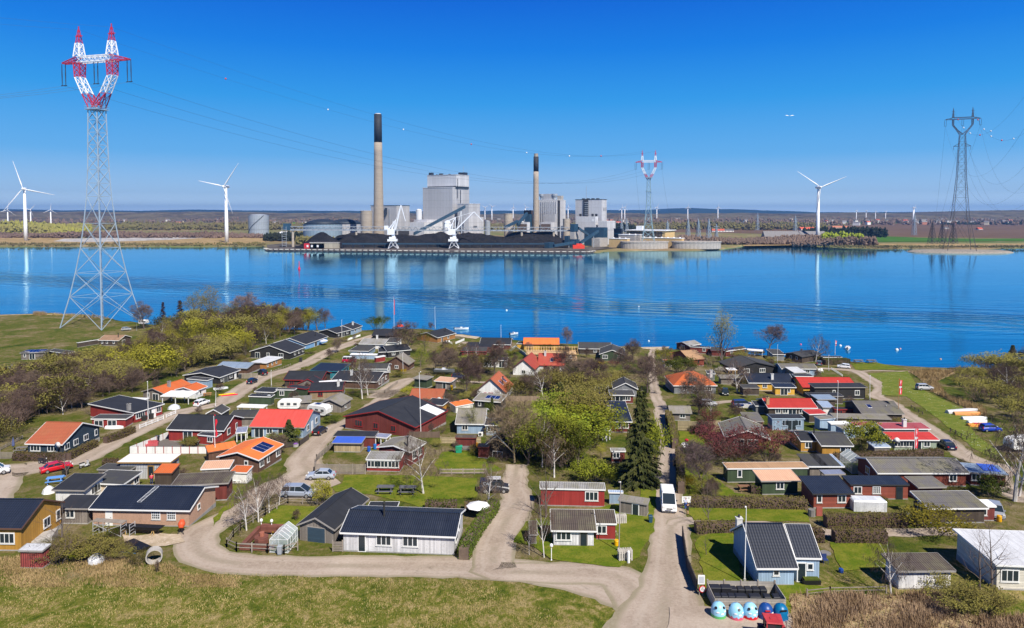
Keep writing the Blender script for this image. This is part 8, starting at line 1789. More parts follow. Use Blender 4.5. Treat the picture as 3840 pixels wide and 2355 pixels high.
# ------------------------------------------------------------------ garden things
WD = mat((.20, .13, .08), 'slat', .9, .4); GWD = mat((.16, .15, .14), 'plain', .9, .4)
def at(p, name, lab, cat, rz=0, group=None, scale=1.0, dz=0): v = gp(p); return empty(name, (v.x, v.y, v.z + dz), R(rz), lab, cat, group, scale)
def picnic(p, m, lab, rz=0, k=1.0, group=None):
 e = at(p, 'picnic_table', lab, 'picnic table', rz, group, k); MB().box(-.95,-.4,.7,.95,.4,.76).build('table_top', m, e)
 for s in (-1, 1): MB().box(-.95, s*.75-.14, .42, .95, s*.75+.14, .47).build('bench', m, e)
 for x in (-.7, .7): mb = MB(); mb.bar((x,-.3,.69),(x,-.75,0),.05); mb.bar((x,.3,.69),(x,.75,0),.05); mb.box(x-.04,-.75,.36,x+.04,.75,.42); mb.build('leg', m, e)
picnic('m1590,240', mat((.10,.10,.11),'plain',.9), 'dark picnic table on the lawn, the left one of two', 0, 1.3); picnic('m1795,245', mat((.10,.10,.11),'plain',.9), 'dark picnic table on the lawn, the right one of two', 0, 1.3); picnic('l570,165', paint((.12,.3,.65),.7), 'bright blue picnic table on grass before the red car', 20, 1.2)
picnic('f2240,680', GWD, 'weathered picnic table on the red and white terrace', 10); picnic('e1290,808', GWD, 'picnic table by the shore, the left one of two', 0, 1.5); picnic('e1440,808', GWD, 'picnic table by the shore, the right one of two', 0, 1.5); picnic('b240,1185', mat((.4,.2,.08)), 'orange brown picnic bench near the kayaks', 20); picnic('h1070,740', GWD, 'small grey garden table beside the green bin'); picnic('f255,745', GWD, 'dark garden table on the deck of the navy house', 10); picnic('i2130,1200', mat((.2,.1,.05)), 'brown garden table in the ivy courtyard')
def chair(p, lab, m=PW, rz=0, k=1.0, group=None):
 e = at(p, 'garden_chair', lab, 'chair', rz, group, k); MB().box(-.25,-.25,.4,.25,.25,.45).build('seat', m, e); MB().box(-.25,.2,.46,.25,.25,.9).build('backrest', m, e)
 for x in (-.22,.22):
  for y in (-.22,.22): MB().bar((x,y,0),(x,y,.4),.025).build('leg', m, e)
chair('g560,1112', 'white garden chair against the low white shed, left one'); chair('g610,1112', 'white garden chair against the low white shed, right one')
for k, p in enumerate(('c845,580','c880,575','c905,590')): chair(p, 'white plastic chair on the terrace of the golden log cabin, %s of three' % ('leftmost','middle','rightmost')[k], rz=40*k, k=1.2)
for k, p in enumerate(('e840,915','e870,912')): chair(p, 'white garden chair beside the pale grey house, %s one' % ('left','right')[k], k=1.3)
for k, p in enumerate(('p600,215','p620,222')): chair(p, 'dark blue garden chair on the flagstones by the pale blue house, %s one' % ('left','right')[k], paint((.02,.04,.15),.6), k=1.1)
chair('h1000,60', 'small white stool on grass by the steep cottage') if False else None
e = at('p622,205', 'garden_table', 'round grey garden table by the pale blue house', 'table'); MB().lathe([(.6,.7),(.6,.75)],18).build('table_top', GWD, e); MB().lathe([(.3,0),(.06,.06),(.06,.7)],10).build('leg', GWD, e)
# wheelie bins in their enclosure
def wbin(loc, rz, w_, d_, h_, lab, c, group=None):
 e = empty('wheelie_bin', loc, rz, lab, 'bin', group); m = paint(c, .5); MB().hexa([(-w_*.4,-d_*.38,.08),(w_*.4,-d_*.38,.08),(w_*.4,d_*.38,.08),(-w_*.4,d_*.38,.08)],[(-w_/2,-d_/2,h_),(w_/2,-d_/2,h_),(w_/2,d_/2,h_),(-w_/2,d_/2,h_)]).build('body', m, e)
 MB().hexa([(-w_/2-.02,-d_/2-.03,h_+.003),(w_/2+.02,-d_/2-.03,h_+.003),(w_/2+.02,d_/2+.02,h_+.003),(-w_/2-.02,d_/2+.02,h_+.003)],[(-w_*.42,-d_*.45,h_+.05),(w_*.42,-d_*.45,h_+.05),(w_*.42,d_*.4,h_+.1),(-w_*.42,d_*.4,h_+.1)]).build('lid', m, e)
 MB().bar((-w_*.4,d_/2+.06,h_-.02),(w_*.4,d_/2+.06,h_-.02),.025).build('handle', m, e)
 for s in (-1,1): MB().lathe([(.1,-.03),(.1,.03)],10).build('wheel', TYRE, e, Matrix.Translation((s*w_*.42,d_*.38,.1)) @ Matrix.Rotation(math.pi/2,4,'Y'))
 return e
bl = gp('q290,420'); br_ = gp('q1068,430'); bk = gp('q262,235'); ux = (br_ - bl); ux.z = 0; Lb = ux.length; ux.normalize(); uy = Vector((-ux.y, ux.x, 0)); Db = 2.9; rzb = math.atan2(ux.y, ux.x)
en = empty('bin_enclosure', bl, rzb, 'weathered board enclosure holding the black rubbish bins', 'enclosure')
WB = mat((.42,.38,.33),'hboard',.9,.4)
MB().box(0,-.03,-.2,Lb,.03,1.1).build('front_panel', WB, en); MB().box(0,Db-.03,-.3,Lb,Db+.03,1.25).build('back_panel', WB, en); MB().box(-.03,.035,-.3,.03,Db-.035,1.15).build('side_panel', WB, en); MB().box(Lb-.03,.035,-.3,Lb+.03,Db-.035,1.15).build('side_panel', WB, en)
for k in range(5): MB().box(k*(Lb-.1)/4-.02,Db-.1,-.3,k*(Lb-.1)/4+.12,Db+.06,1.4).build('post', GW, en)
BC = (.02,.021,.026)
for k in range(7):
 big = k < 2; x = (.65 + k * 1.15) if big else 2.55 + (k - 2) * .78; x *= Lb / 7.2; q = bl + ux * x + uy * (Db - .65)
 wbin((q.x, q.y, gz(q.x, q.y)+.03), rzb, 1.05 if big else .66, .75, 1.15 if big else 1.0, 'black rubbish bin in the back row of the enclosure, %s' % ('wide, first from left','wide, second from left','third','fourth','fifth','sixth','seventh')[k], BC, 'rubbish bins in the enclosure')
for k in range(7):
 x = (.45, 1.15, 1.85, 2.8, 4.2, 5.4, 6.3)[k] * Lb / 7.0; q = bl + ux * x + uy * .75
 wbin((q.x, q.y, gz(q.x, q.y)+.03), rzb, (.62,.62,.62,1.1,1.1,.62,.62)[k], .68, 1.0, 'black rubbish bin in the front row of the enclosure, %s' % ('first from left','second','third','wide, fourth','wide, fifth','sixth','seventh')[k], BC, 'rubbish bins in the enclosure')
def igloo(p, top, skirt, lab, holes, jag=True, extra=None):
 v = gp(p); r = .70; e = empty('bottle_bank', (v.x, v.y, gz(v.x, v.y)+.05), 0, lab, 'bottle bank'); prof = [(r*.97,0),(r,.08),(r,.5),(r*.98,.75),(r*.86,1.05),(r*.62,1.28),(r*.3,1.4),(.03,1.44)]
 MB().lathe(prof, 28).build('shell', paint(top, .4), e, smooth=True)
 mb = MB(); n_ = 28
 for i in range(n_):
  t0, t1 = 2*math.pi*i/n_, 2*math.pi*(i+1)/n_; h0 = .36 + (.1*math.sin(i*2.3) if jag else 0); h1 = .36 + (.1*math.sin((i+1)*2.3) if jag else 0); o = len(mb.v); rr = r*1.008
  mb.v += [(rr*math.cos(t0),rr*math.sin(t0),.02),(rr*math.cos(t1),rr*math.sin(t1),.02),(rr*math.cos(t1),rr*math.sin(t1),h1),(rr*math.cos(t0),rr*math.sin(t0),h0)]; mb.f.append((o,o+1,o+2,o+3))
 mb.build('painted_skirt', paint(skirt, .5), e)
 for az in holes:
  M = Matrix.Rotation(R(az), 4, 'Z') @ Matrix.Translation((r*.83, 0, 1.1)) @ Matrix.Rotation(R(48), 4, 'Y'); MB().lathe([(.13,-.04),(.13,.04),(.09,.04)],12).build('opening', BLKP, e, M)
 if jag or extra == 'cloud':
  for az, z in ((-110,.75),(-75,.62),(-50,.8)): MB().lathe([(.02,-.01),(.11,0),(.11,.02),(.01,.03)],8).build('painted_cloud', paint((.8,.8,.82),.6), e, Matrix.Rotation(R(az),4,'Z') @ Matrix.Translation((r*.99,0,z)) @ Matrix.Rotation(R(85),4,'Y') @ Matrix.Diagonal((.7,1.5,1,1)))
 mb = MB(); mb.bar((0,0,1.4),(0,0,1.66),.025); mb.box(-.05,-.02,1.6,.05,.02,1.7); mb.build('lifting_eye', RIM, e); return e
SKB = (.30,.60,.78)
igloo('q332,505', SKB, (.10,.42,.13), 'sky painted bottle bank with a green skirt, leftmost of the five', (-130,-50), False, 'cloud'); e = igloo('q525,520', SKB, (.62,.10,.16), 'sky painted bottle bank with a pink drip edge, second from the left', (-80,20,160)); e = igloo('q680,515', SKB, (.55,.01,.02), 'sky painted bottle bank with a blood red drip edge, third from the left', (-120,-50,90))
e = igloo('q850,520', (.01,.06,.25), (.01,.07,.28), 'dark blue bottle bank with white stickers and a red mouth, fourth from the left', (), False)
for az in (-100,-55): MB().box(.70,-.14,.65,.725,.14,.86).build('sticker', PW, e, Matrix.Rotation(R(az),4,'Z'))
MB().box(.60,-.22,.98,.72,.22,1.08).build('mouth', paint((.5,.01,.01)), e, Matrix.Rotation(R(-95),4,'Z'))
e = igloo('q1012,525', (.0,.13,.30), (.0,.12,.30), 'teal blue bottle bank with white lettering, rightmost of the five', (), False); MB().box(.55,-.3,1.02,.68,.3,1.12).build('mouth', BLKP, e, Matrix.Rotation(R(-85),4,'Z')); text('F', .35, PW, e, Matrix.Rotation(R(-45),4,'Z') @ Matrix.Translation((.72,0,.55)) @ Matrix.Rotation(R(90),4,'Z') @ Matrix.Rotation(R(90),4,'X'))
# speed sign and notice board
e = at('q150,270', 'speed_sign', 'round speed sign with red rim below a white framed notice board', 'sign'); mb = MB(); mb.bar((-.25,0,0),(-.25,0,2.2),.05); mb.bar((.1,0,0),(.1,0,1.4),.05); mb.build('post', GW, e)
DM = Matrix.Translation((.05,-.1,.72)) @ Matrix.Rotation(math.pi/2,4,'X')
MB().lathe([(.36,0),(.36,.03)],28).build('red_rim', paint((.6,.01,.02),.5), e, DM); MB().lathe([(.27,.031),(.27,.04)],28).build('sign_face', PW, e, DM); text('15', .3, BLKP, e, DM @ Matrix.Translation((-.05,-.02,.05))); text('km', .1, BLKP, e, DM @ Matrix.Translation((.18,-.08,.05))); text('MAX', .09, BLKP, e, DM @ Matrix.Translation((0,.17,.05)))
MB().box(-.42,-.09,1.2,.28,-.03,2.15).build('notice_board', PW, e); MB().box(-.32,-.1,1.32,.18,-.091,2.02).build('notice', paint((.5,.52,.54)), e)
# tractor
e = at('q925,800', 'tractor', 'old red tractor with a cab cut by the lower edge of the photo', 'tractor', -8); TRD = mat((.42,.03,.035),'plain',.6,.4)
MB().hexa([(-.75,-.8,2.28),(.75,-.8,2.28),(.85,.75,2.28),(-.85,.75,2.28)],[(-.7,-.75,2.38),(.7,-.75,2.38),(.8,.7,2.38),(-.8,.7,2.38)]).build('cab_roof', TRD, e); MB().box(-.3,-.3,2.385,-.05,.05,2.42).build('roof_vent', TRD, e)
mb = MB()
for x in (-.66,.66):
 for y in (-.68,.62): mb.box(x-.05,y-.05,.9,x+.05,y+.05,2.27)
mb.box(-.7,-.7,.85,.7,.66,1.1); mb.build('cab_frame', TRD, e); MB().box(-.6,-.66,1.12,.6,.58,2.26).build('cab_glass', glassm(), e); MB().box(-.35,-2.4,.7,.35,-.72,1.3).build('bonnet', TRD, e)
for s in (-1,1):
 MB().box(s*.95-.25,-.5,1.25,s*.95+.25,.8,1.35).build('mudguard', TRD, e)
 w_ = MB().lathe([(.7,-.2),(.75,-.12),(.75,.12),(.7,.2),(.4,.2)],20).build('wheel', TYRE, e, Matrix.Translation((s*1.0,.1,.7)) @ Matrix.Rotation(math.pi/2,4,'Y')); MB().lathe([(.38,-.21),(.38,.21)],14).build('rim', TRD, w_)
MB().lathe([(.05,1.2),(.05,2.2),(.09,2.25),(.09,2.45)],8,(1.05,-.4,0)).build('exhaust', RIM, e)
# greenhouses
def greenhouse(E1, E2, D, H, rise, lab):
 a = gp(E1); b = gp(E2); u = b - a; u.z = 0; L = u.length; u.normalize(); e = empty('greenhouse', a, math.atan2(u.y, u.x), lab, 'greenhouse'); fr_ = MB(); gl = MB()
 def pt(x, y, z): return (x, y, z)
 for k in range(5):
  y = D * k / 4
  for p, q in (((0,y,0),(0,y,H)),((L,y,0),(L,y,H)),((0,y,H),(L/2,y,H+rise)),((L/2,y,H+rise),(L,y,H))): fr_.bar(p, q, .03)
 for x, z in ((0,H),(L,H),(L/2,H+rise),(0,.1),(L,.1),(0,H/2),(L,H/2)): fr_.bar((x,0,z),(x,D,z),.03)
 for y in (0,D):
  fr_.bar((0,y,H),(L,y,H),.025); fr_.bar((0,y,.1),(L,y,.1),.03); fr_.bar((L/2,y,.1),(L/2,y,H+rise),.02)
 gl.add([(0,0,0),(L,0,0),(L,D,0),(0,D,0),(0,0,H),(L,0,H),(L,D,H),(0,D,H),(L/2,0,H+rise),(L/2,D,H+rise)],[(0,1,5,8,4),(2,3,7,9,6),(1,2,6,5),(3,0,4,7),(5,6,9,8),(7,4,8,9)])
 fr_.build('frame', paint((.75,.76,.76),.4), e); gl.build('glazing', clearm(), e)
 o_ = MB()
 for k in range(14): x = .25 + rnd.random()*(L-.5); y = .25 + rnd.random()*(D-.5); o_.lathe([(.16,0),(.22,.3),(.02,.55)],6,(x,y,.25))
 o_.box(.1,.1,0,L-.1,D-.1,.25); o_.build('plants', HDG2, e)['kind'] = 'stuff'
greenhouse('m522,795', 'm690,800', 3.0, 1.6, .8, 'small glass greenhouse beside the raised beds'); greenhouse('j1215,1160', 'j1400,1160', 4, 1.8, .9, 'dark framed greenhouse left of the lichen grey corrugated roof')
# raised terrace beds
v = gp('m240,770'); e = empty('raised_bed', v, R(-4), 'stepped red brown timber bed around a small terrace', 'raised bed'); BR_ = mat((.22,.075,.05),'hboard',.85,.3); SOIL = mat((.12,.09,.07))
MB().box(0,0,0,4.4,.5,.6).build('front_wall', BR_, e); MB().box(0,.52,0,.5,5.0,.6).build('side_wall', BR_, e); MB().box(.55,4.5,0,4.2,5.0,.9).build('back_wall', BR_, e); MB().box(.05,.05,.61,4.35,.45,.66).build('soil', SOIL, e)
MB().lathe([(.85,0),(.85,.95)],8,(2.0,1.6,0)).build('brick_ring', BR_, e); MB().lathe([(.3,.96),(.3,1.4)],10,(2.0,1.7,0)).build('flue_pot', mat((.35,.12,.07)), e); MB().box(2.9,3.6,0,4.4,4.1,.5).box(2.9,4.12,0,4.4,4.2,1.1).build('bench', BR_, e)
for p, lab in (('m445,620','white ball lamp post left of the greenhouse bed'),('m540,625','white ball lamp post right behind the raised bed'),('n572,545','round garden lamp on a short post before the old cabin')):
 e = at(p,'garden_lamp',lab,'lamp'); MB().lathe([(.1,0),(.05,.1),(.05,1.5)],10).build('post', PW, e); MB().lathe([(.05,1.5),(.18,1.6),(.2,1.75),(.12,1.9),(.02,1.95)],12).build('lamp_shade', PW, e, smooth=True)
# construction clutter
e = at('l1180,700','scaffold','aluminium scaffold frame standing before the chipboard house','scaffold',-8); mb = MB()
for x in (-2.6,-1.2,1.2,2.4):
 for y in (-.5,.5): mb.bar((x,y,0),(x,y,1.7),.04)
 for z in (.4,.8,1.2,1.6): mb.bar((x,-.5,z),(x,.5,z),.03)
mb.bar((-2.6,-.5,.1),(1.2,-.5,1.5),.035); mb.bar((-2.6,-.5,1.5),(1.2,-.5,.1),.035); mb.build('frame', paint((.65,.66,.68),.4,.4), e); MB().box(-2.8,-.45,1.72,1.4,.45,1.78).build('deck', GW, e)
e = at('l1480,690','roofing_stack','stack of black corrugated sheets on trestles by the chipboard house','building material',-6); mb = MB()
for k in range(7): mb.box(-3.2+k*.06,-.5+k*.02,.75+k*.04,2.2+k*.05,.5,.78+k*.04)
mb.build('sheets', BLKP, e); mb = MB()
for x in (-2.4,1.4):
 for y in (-.5,.5): mb.bar((x-.3,y,0),(x,y*.6,.74),.05); mb.bar((x+.3,y,0),(x,y*.6,.74),.05)
mb.build('trestle', mat((.5,.33,.12)), e)
e = at('l1400,830','roofing_stack','black roofing sheets lying crooked on the sand','building material',-28); MB().box(-1.8,-.7,.1,1.8,.7,.3).hexa([(-1.9,-.9,.31),(1.7,-.7,.31),(1.8,.6,.31),(-1.7,.8,.31)],[(-1.9,-.9,.4),(1.7,-.7,.4),(1.8,.6,.4),(-1.7,.8,.4)]).build('sheets', BLKP, e)
e = at('l1300,860','roofing_stack','long dark sheet stack with a blue edge near the brown thicket','building material',-12); MB().box(-1.7,-.5,.1,1.7,.5,.35).build('sheets', BLKP, e); MB().box(-1.7,-.62,.05,1.7,-.52,.12).build('blue_edge', paint((.02,.2,.5)), e)
e = at('l1860,690','cement_mixer','orange and white cement mixer at the corner of the chipboard house','cement mixer',10); MB().lathe([(.25,0),(.42,.35),(.42,.6),(.22,1.0)],16).build('drum', paint((.6,.08,.02),.6), e, Matrix.Translation((0,0,.75)) @ Matrix.Rotation(R(-35),4,'X')); mb = MB(); mb.bar((-.4,-.3,0),(0,0,.9),.04); mb.bar((.4,-.3,0),(0,0,.9),.04); mb.bar((0,.5,0),(0,0,.9),.04); mb.build('stand', BLKP, e)
e = at('l1585,985','concrete_ring','big concrete pipe ring lying on its side in the dry grass','concrete ring',25); mb = MB(); n_ = 26
for i in range(n_):
 t0,t1 = 2*math.pi*i/n_, 2*math.pi*(i+1)/n_
 for (r0,y0),(r1,y1) in (((.85,-.5),(.85,.5)),((.85,.5),(.74,.5)),((.74,.5),(.74,-.5)),((.74,-.5),(.85,-.5))):
  o = len(mb.v); mb.v += [(r0*math.cos(t0),y0,.85+r0*math.sin(t0)),(r0*math.cos(t1),y0,.85+r0*math.sin(t1)),(r1*math.cos(t1),y1,.85+r1*math.sin(t1)),(r1*math.cos(t0),y1,.85+r1*math.sin(t0))]; mb.f.append((o,o+1,o+2,o+3))
mb.build('ring', mat((.4,.37,.33),'plain',.95,.4), e)
def tote(p, c, lab, w_=.9, d_=.8, h_=1.0, rz=0): v = gp(p); return wbin((v.x, v.y, gz(v.x,v.y)+.03), R(rz), w_, d_, h_, lab, c)
tote('h988,765', (.02,.32,.18), 'bright green bin on the lawn by the dark red shed', 1.2, .9, 1.2); tote('b620,985', (.04,.05,.06), 'dark wheelie bin beside the long low black house', .8,.8,1.2); tote('b1318,792',(.03,.03,.03),'dark wheelie bin on the verge before the black gabled house',.9,.9,1.3); tote('f1815,640',(.04,.05,.06),'dark bin on the red and white terrace',.7,.7,1.1); tote('f1745,375',(.03,.03,.03),'black bin beside the long red house, the right one',.9,.8,1.1); tote('f1665,395',(.03,.03,.03),'black bin beside the long red house, the left one',.9,.8,1.0)
tote('f1305,625',(.05,.08,.1),'small grey letter box bin in front of the clipped lane hedge',.5,.4,1.1); tote('n1150,328',(.02,.07,.12),'dark blue bin on the verge of the main lane',.5,.5,.9); tote('m615,815',(.3,.33,.36),'small grey waste bin at the rail fence by the lane',.55,.45,1.0); tote('i1330,920',(.03,.05,.03),'green black bin in the gap of the lane hedge',.7,.6,1.1)
def barrel(p, c, lab, r=.3, h=.9):
 e = at(p,'barrel',lab,'barrel'); MB().lathe([(r*.85,0),(r,.1),(r,h*.5),(r*1.03,h*.52),(r,h*.55),(r,h*.93),(r*.85,h)],16).build('drum', paint(c,.5), e); MB().lathe([(r*.87,h+.002),(r*.87,h+.04)],16).build('lid', paint(c,.6), e)
barrel('g2175,722',(.01,.14,.45),'blue barrel by the translucent canopy, the taller one'); barrel('h60,718',(.5,.01,.03),'red barrel by the translucent canopy',.38,.7); barrel('g2105,750',(.01,.08,.4),'blue barrel beside the straw walled pergola'); barrel('n952,462',(.75,.4,.0),'yellow barrel on the corner plot',.28,.7); barrel('h1192,692',(.7,.3,.0),'orange barrel between the dark red sheds',.25,.7); barrel('s530,765',(.7,.35,.0),'orange barrel beside the white porch house',.3,.8); barrel('p683,258',(.01,.06,.3),'small dark blue tub on the flagstones',.25,.4); barrel('c905,1115',(.75,.45,0),'yellow barrel by the weathered sheds',.35,1.2)
e = at('g1260,692','planter','round concrete planter with purple flowers beside the curved dark fence','planter'); MB().lathe([(.5,0),(.55,.5),(.48,.5)],16).build('pot', CONC2, e); MB().lathe([(.45,.5),(.5,.65),(.1,.8)],10).build('flowers', foliage('violet',(.2,.05,.4),(.1,.15,.05)), e)
e = at('m250,285','planter','round dark planter box by the shrubs left of the birches','planter'); MB().lathe([(.8,0),(.85,.4),(.78,.4)],18).build('pot', GWD, e); MB().lathe([(.75,.4),(.7,.7),(.2,.9)],10).build('plants', HDG2, e)
e = at('p565,300','planter','dark raised planter beside the pale blue house','planter'); MB().box(-.9,-.4,0,.9,.4,.45).build('box', BLKP, e); MB().box(-.8,-.3,.45,.8,.3,.6).build('plants', HDG2, e)
# plastic covered box
v = gp('o733,228'); e = empty('garden_tent', v, R(-3), 'white plastic covered frame tent on the lawn by the red brown house', 'garden tent'); MB().box(0,0,0,4.4,1.9,1.35).build('cover', mat((.55,.57,.6),'plain',.35,.5,(.75,.77,.8)), e); MB().hexa([(-.03,-.03,1.355),(4.43,-.03,1.355),(4.43,1.93,1.355),(-.03,1.93,1.355)],[(.1,.1,1.5),(4.3,.1,1.5),(4.3,1.8,1.5),(.1,1.8,1.5)]).build('roof', mat((.62,.64,.66),'plain',.35,.4), e)
# pallets, boat covers, umbrellas
for p, lab, c, k in (('n1000,545','upright grey wooden pallets at the edge of the corner plot',(.42,.39,.35),1.0),('n975,330','stack of pale pallets leaning by the slanting shed',(.5,.47,.43),.9)):
 e = at(p,'pallet_stack',lab,'pallets',8,scale=k); mb = MB()
 for j in range(3):
  for i in range(6): mb.box(-.75+i*.28, -.3+j*.3, .05, -.57+i*.28, -.26+j*.3, 1.3)
  mb.box(-.8,-.25+j*.3,.2,.8,-.18+j*.3,.3); mb.box(-.8,-.25+j*.3,.9,.8,-.18+j*.3,1.0)
 mb.build('boards', mat(c,'plain',.9,.4), e)
e = at('n1022,560','marker_post','white round marker post at the corner plot verge','post'); MB().lathe([(.16,0),(.16,1.3),(.05,1.4)],12).build('post', PW, e)
for p, lab, c, h in (('b1585,600','white parasol over the terrace of the bright blue house',(.65,.66,.75),2.3),('j160,440','white round parasol left of the brick chimney house',(.7,.75,.78),2.2),('n145,290','white swing seat canopy beside the long white board house',(.78,.78,.78),2.0)):
 e = at(p,'parasol',lab,'parasol'); MB().bar((0,0,0),(0,0,h),.03).build('pole', GW, e); MB().lathe([(1.6,h-.55),(.8,h-.2),(.03,h+.05)],8).build('canopy', paint(c,.8), e)
e = at('f155,735','folded_parasol','folded blue grey parasol on the deck of the navy house','parasol'); MB().bar((0,0,0),(0,0,2.4),.03).build('pole', GW, e); MB().lathe([(.12,.7),(.25,.9),(.18,1.6),(.05,2.35)],10).build('canopy', paint((.08,.1,.22),.8), e)
e = at('c310,418','parasol','orange red parasol at the shore behind the black house','parasol'); MB().bar((0,0,0),(0,0,2),.03).build('pole', GW, e); MB().lathe([(1.7,1.4),(1.2,2.0),(.03,2.4)],12).build('canopy', paint((.7,.05,.02),.7), e)
e = at('i1440,690','parabola_lamp','white upturned dish with a red ball on the lawn behind the lane hedge','garden ornament'); MB().lathe([(.9,0),(.6,.5),(.3,.7)],16).build('dish', PW, e); MB().lathe([(.02,.7),(.35,.9),(.35,1.2),(.02,1.4)],12,(.4,.3,0)).build('ball', FRD, e)
e = at('f1750,690','garden_sofa','faded red outdoor sofa on the white fenced terrace','sofa',15); SF = mat((.45,.08,.09),'plain',.9,.3); MB().box(-.9,-.4,.15,.9,.4,.5).build('seat', SF, e); MB().box(-.9,.3,.51,.9,.5,1.0).build('backrest', SF, e); MB().box(-1.1,-.4,.15,-.91,.5,.75).box(.91,-.4,.15,1.1,.5,.75).build('armrest', SF, e)
patch('terrace_deck', ['f1500,765','f1940,600','g-150,640','g150,690','g430,680','g430,765'], mat((.28,.25,.22),'slat',.9,.3))
e = at('f2010,255','covered_heap','heap under a grey white tarpaulin by the white canopy','tarpaulin'); MB().lathe([(1.4,0),(1.2,.5),(.7,.9),(.1,1.1)],9).build('cover', mat((.6,.63,.66),'plain',.4,.4), e)
e = at('l500,270','covered_heap','heap of pale sheets on the grass beside the white walled hut','tarpaulin'); MB().lathe([(.9,0),(.7,.6),(.3,1.0),(.05,1.1)],7).build('cover', mat((.6,.6,.58),'plain',.6,.4), e)
e = at('l990,980','covered_heap','pale bagged rubble heap behind the lower left bushes','tarpaulin'); MB().lathe([(.9,0),(.85,.5),(.4,.9),(.05,1.0)],9).build('cover', mat((.5,.5,.5),'plain',.8,.5), e)
e = at('l420,770','concrete_slab','sloping old concrete slab beside the ochre house','slab',15); MB().hexa([(-1.6,-1,0),(1.5,-.9,0),(1.5,1,0),(-1.4,1,0)],[(-1.6,-1,.35),(1.5,-.9,.9),(1.5,1,1.1),(-1.4,1,.5)]).build('slab', CONC2, e)
e = at('o948,268','letter_box','white letter box on a post by the short hedge','letter box'); MB().box(-.05,-.05,0,.05,.05,.9).build('post', GW, e); MB().box(-.25,-.15,.9,.25,.15,1.25).build('box', PW, e)
e = at('o568,245','garden_shelf','grey stump and boards at the hedge corner','garden clutter'); MB().lathe([(.5,0),(.45,.9)],9).build('stump', GWD, e); MB().box(.6,-.1,0,1.4,.1,1.2).build('board', mat((.3,.07,.05)), e)
e = at('h1240,575','heat_pump','white heat pump unit at the light blue house wall','heat pump'); MB().box(-.45,-.2,.1,.45,.2,.85).build('casing', PW, e); MB().lathe([(.28,0),(.28,.03)],16).build('fan', DARK, e, Matrix.Translation((-.1,-.2,.48)) @ Matrix.Rotation(math.pi/2,4,'X'))
e = at('g2255,520','satellite_mast','large grey satellite dish on a mast before the green gable wall','satellite dish'); MB().bar((0,0,0),(0,0,3.4),.05).build('mast', RIM, e); MB().lathe([(.05,0),(.5,.08),(.8,.25)],18).build('dish', paint((.6,.6,.58),.6), e, Matrix.Translation((0,-.2,3.3)) @ Matrix.Rotation(R(65),4,'X'), smooth=True)
e = at('g955,205','satellite_mast','pale satellite dish on a mast before the dark green hut','satellite dish'); MB().bar((0,0,0),(0,0,1.6),.05).build('mast', RIM, e); MB().lathe([(.05,0),(.5,.08),(.75,.25)],18).build('dish', paint((.6,.65,.7),.6), e, Matrix.Translation((0,-.2,1.6)) @ Matrix.Rotation(R(70),4,'X'), smooth=True)
# rafters of the unfinished house
a = gp('c1765,700',2.4); b = gp('c2365,700',2.4); u = (b-a); u.z = 0; L = u.length; u.normalize(); M = Matrix.Translation((a.x,a.y,gz(a.x,a.y))) @ Matrix.Rotation(math.atan2(u.y,u.x),4,'Z'); e = empty('unfinished_house',(0,0,0),0,'house under construction with bare yellow roof timbers','house'); e.matrix_basis = M; TM = mat((.62,.42,.2),'plain',.8,.2)
MB().box(.3,.3,-.5,L-.3,6.5,2.2).build('wall', mat((.5,.33,.17),'osb',.9,.2), e)
MB().box(-.1,-.1,2.21,L+.1,.15,2.38).box(-.1,3.3,4.0,L+.1,3.5,4.2).box(-.1,6.5,2.21,L+.1,6.7,2.38).build('beam', TM, e)
nr_ = 20
for k in range(nr_ + 1): x = L * k / nr_; mb = MB(); mb.bar((x,-.4,2.25),(x,3.4,4.3),.08); mb.bar((x,7.0,2.25),(x,3.4,4.3),.08); mb.build('rafter', TM, e)
for x in (L*.62,L*.85): MB().box(x-.6,.2,.7,x+.6,.29,1.9).build('window', PW, e)
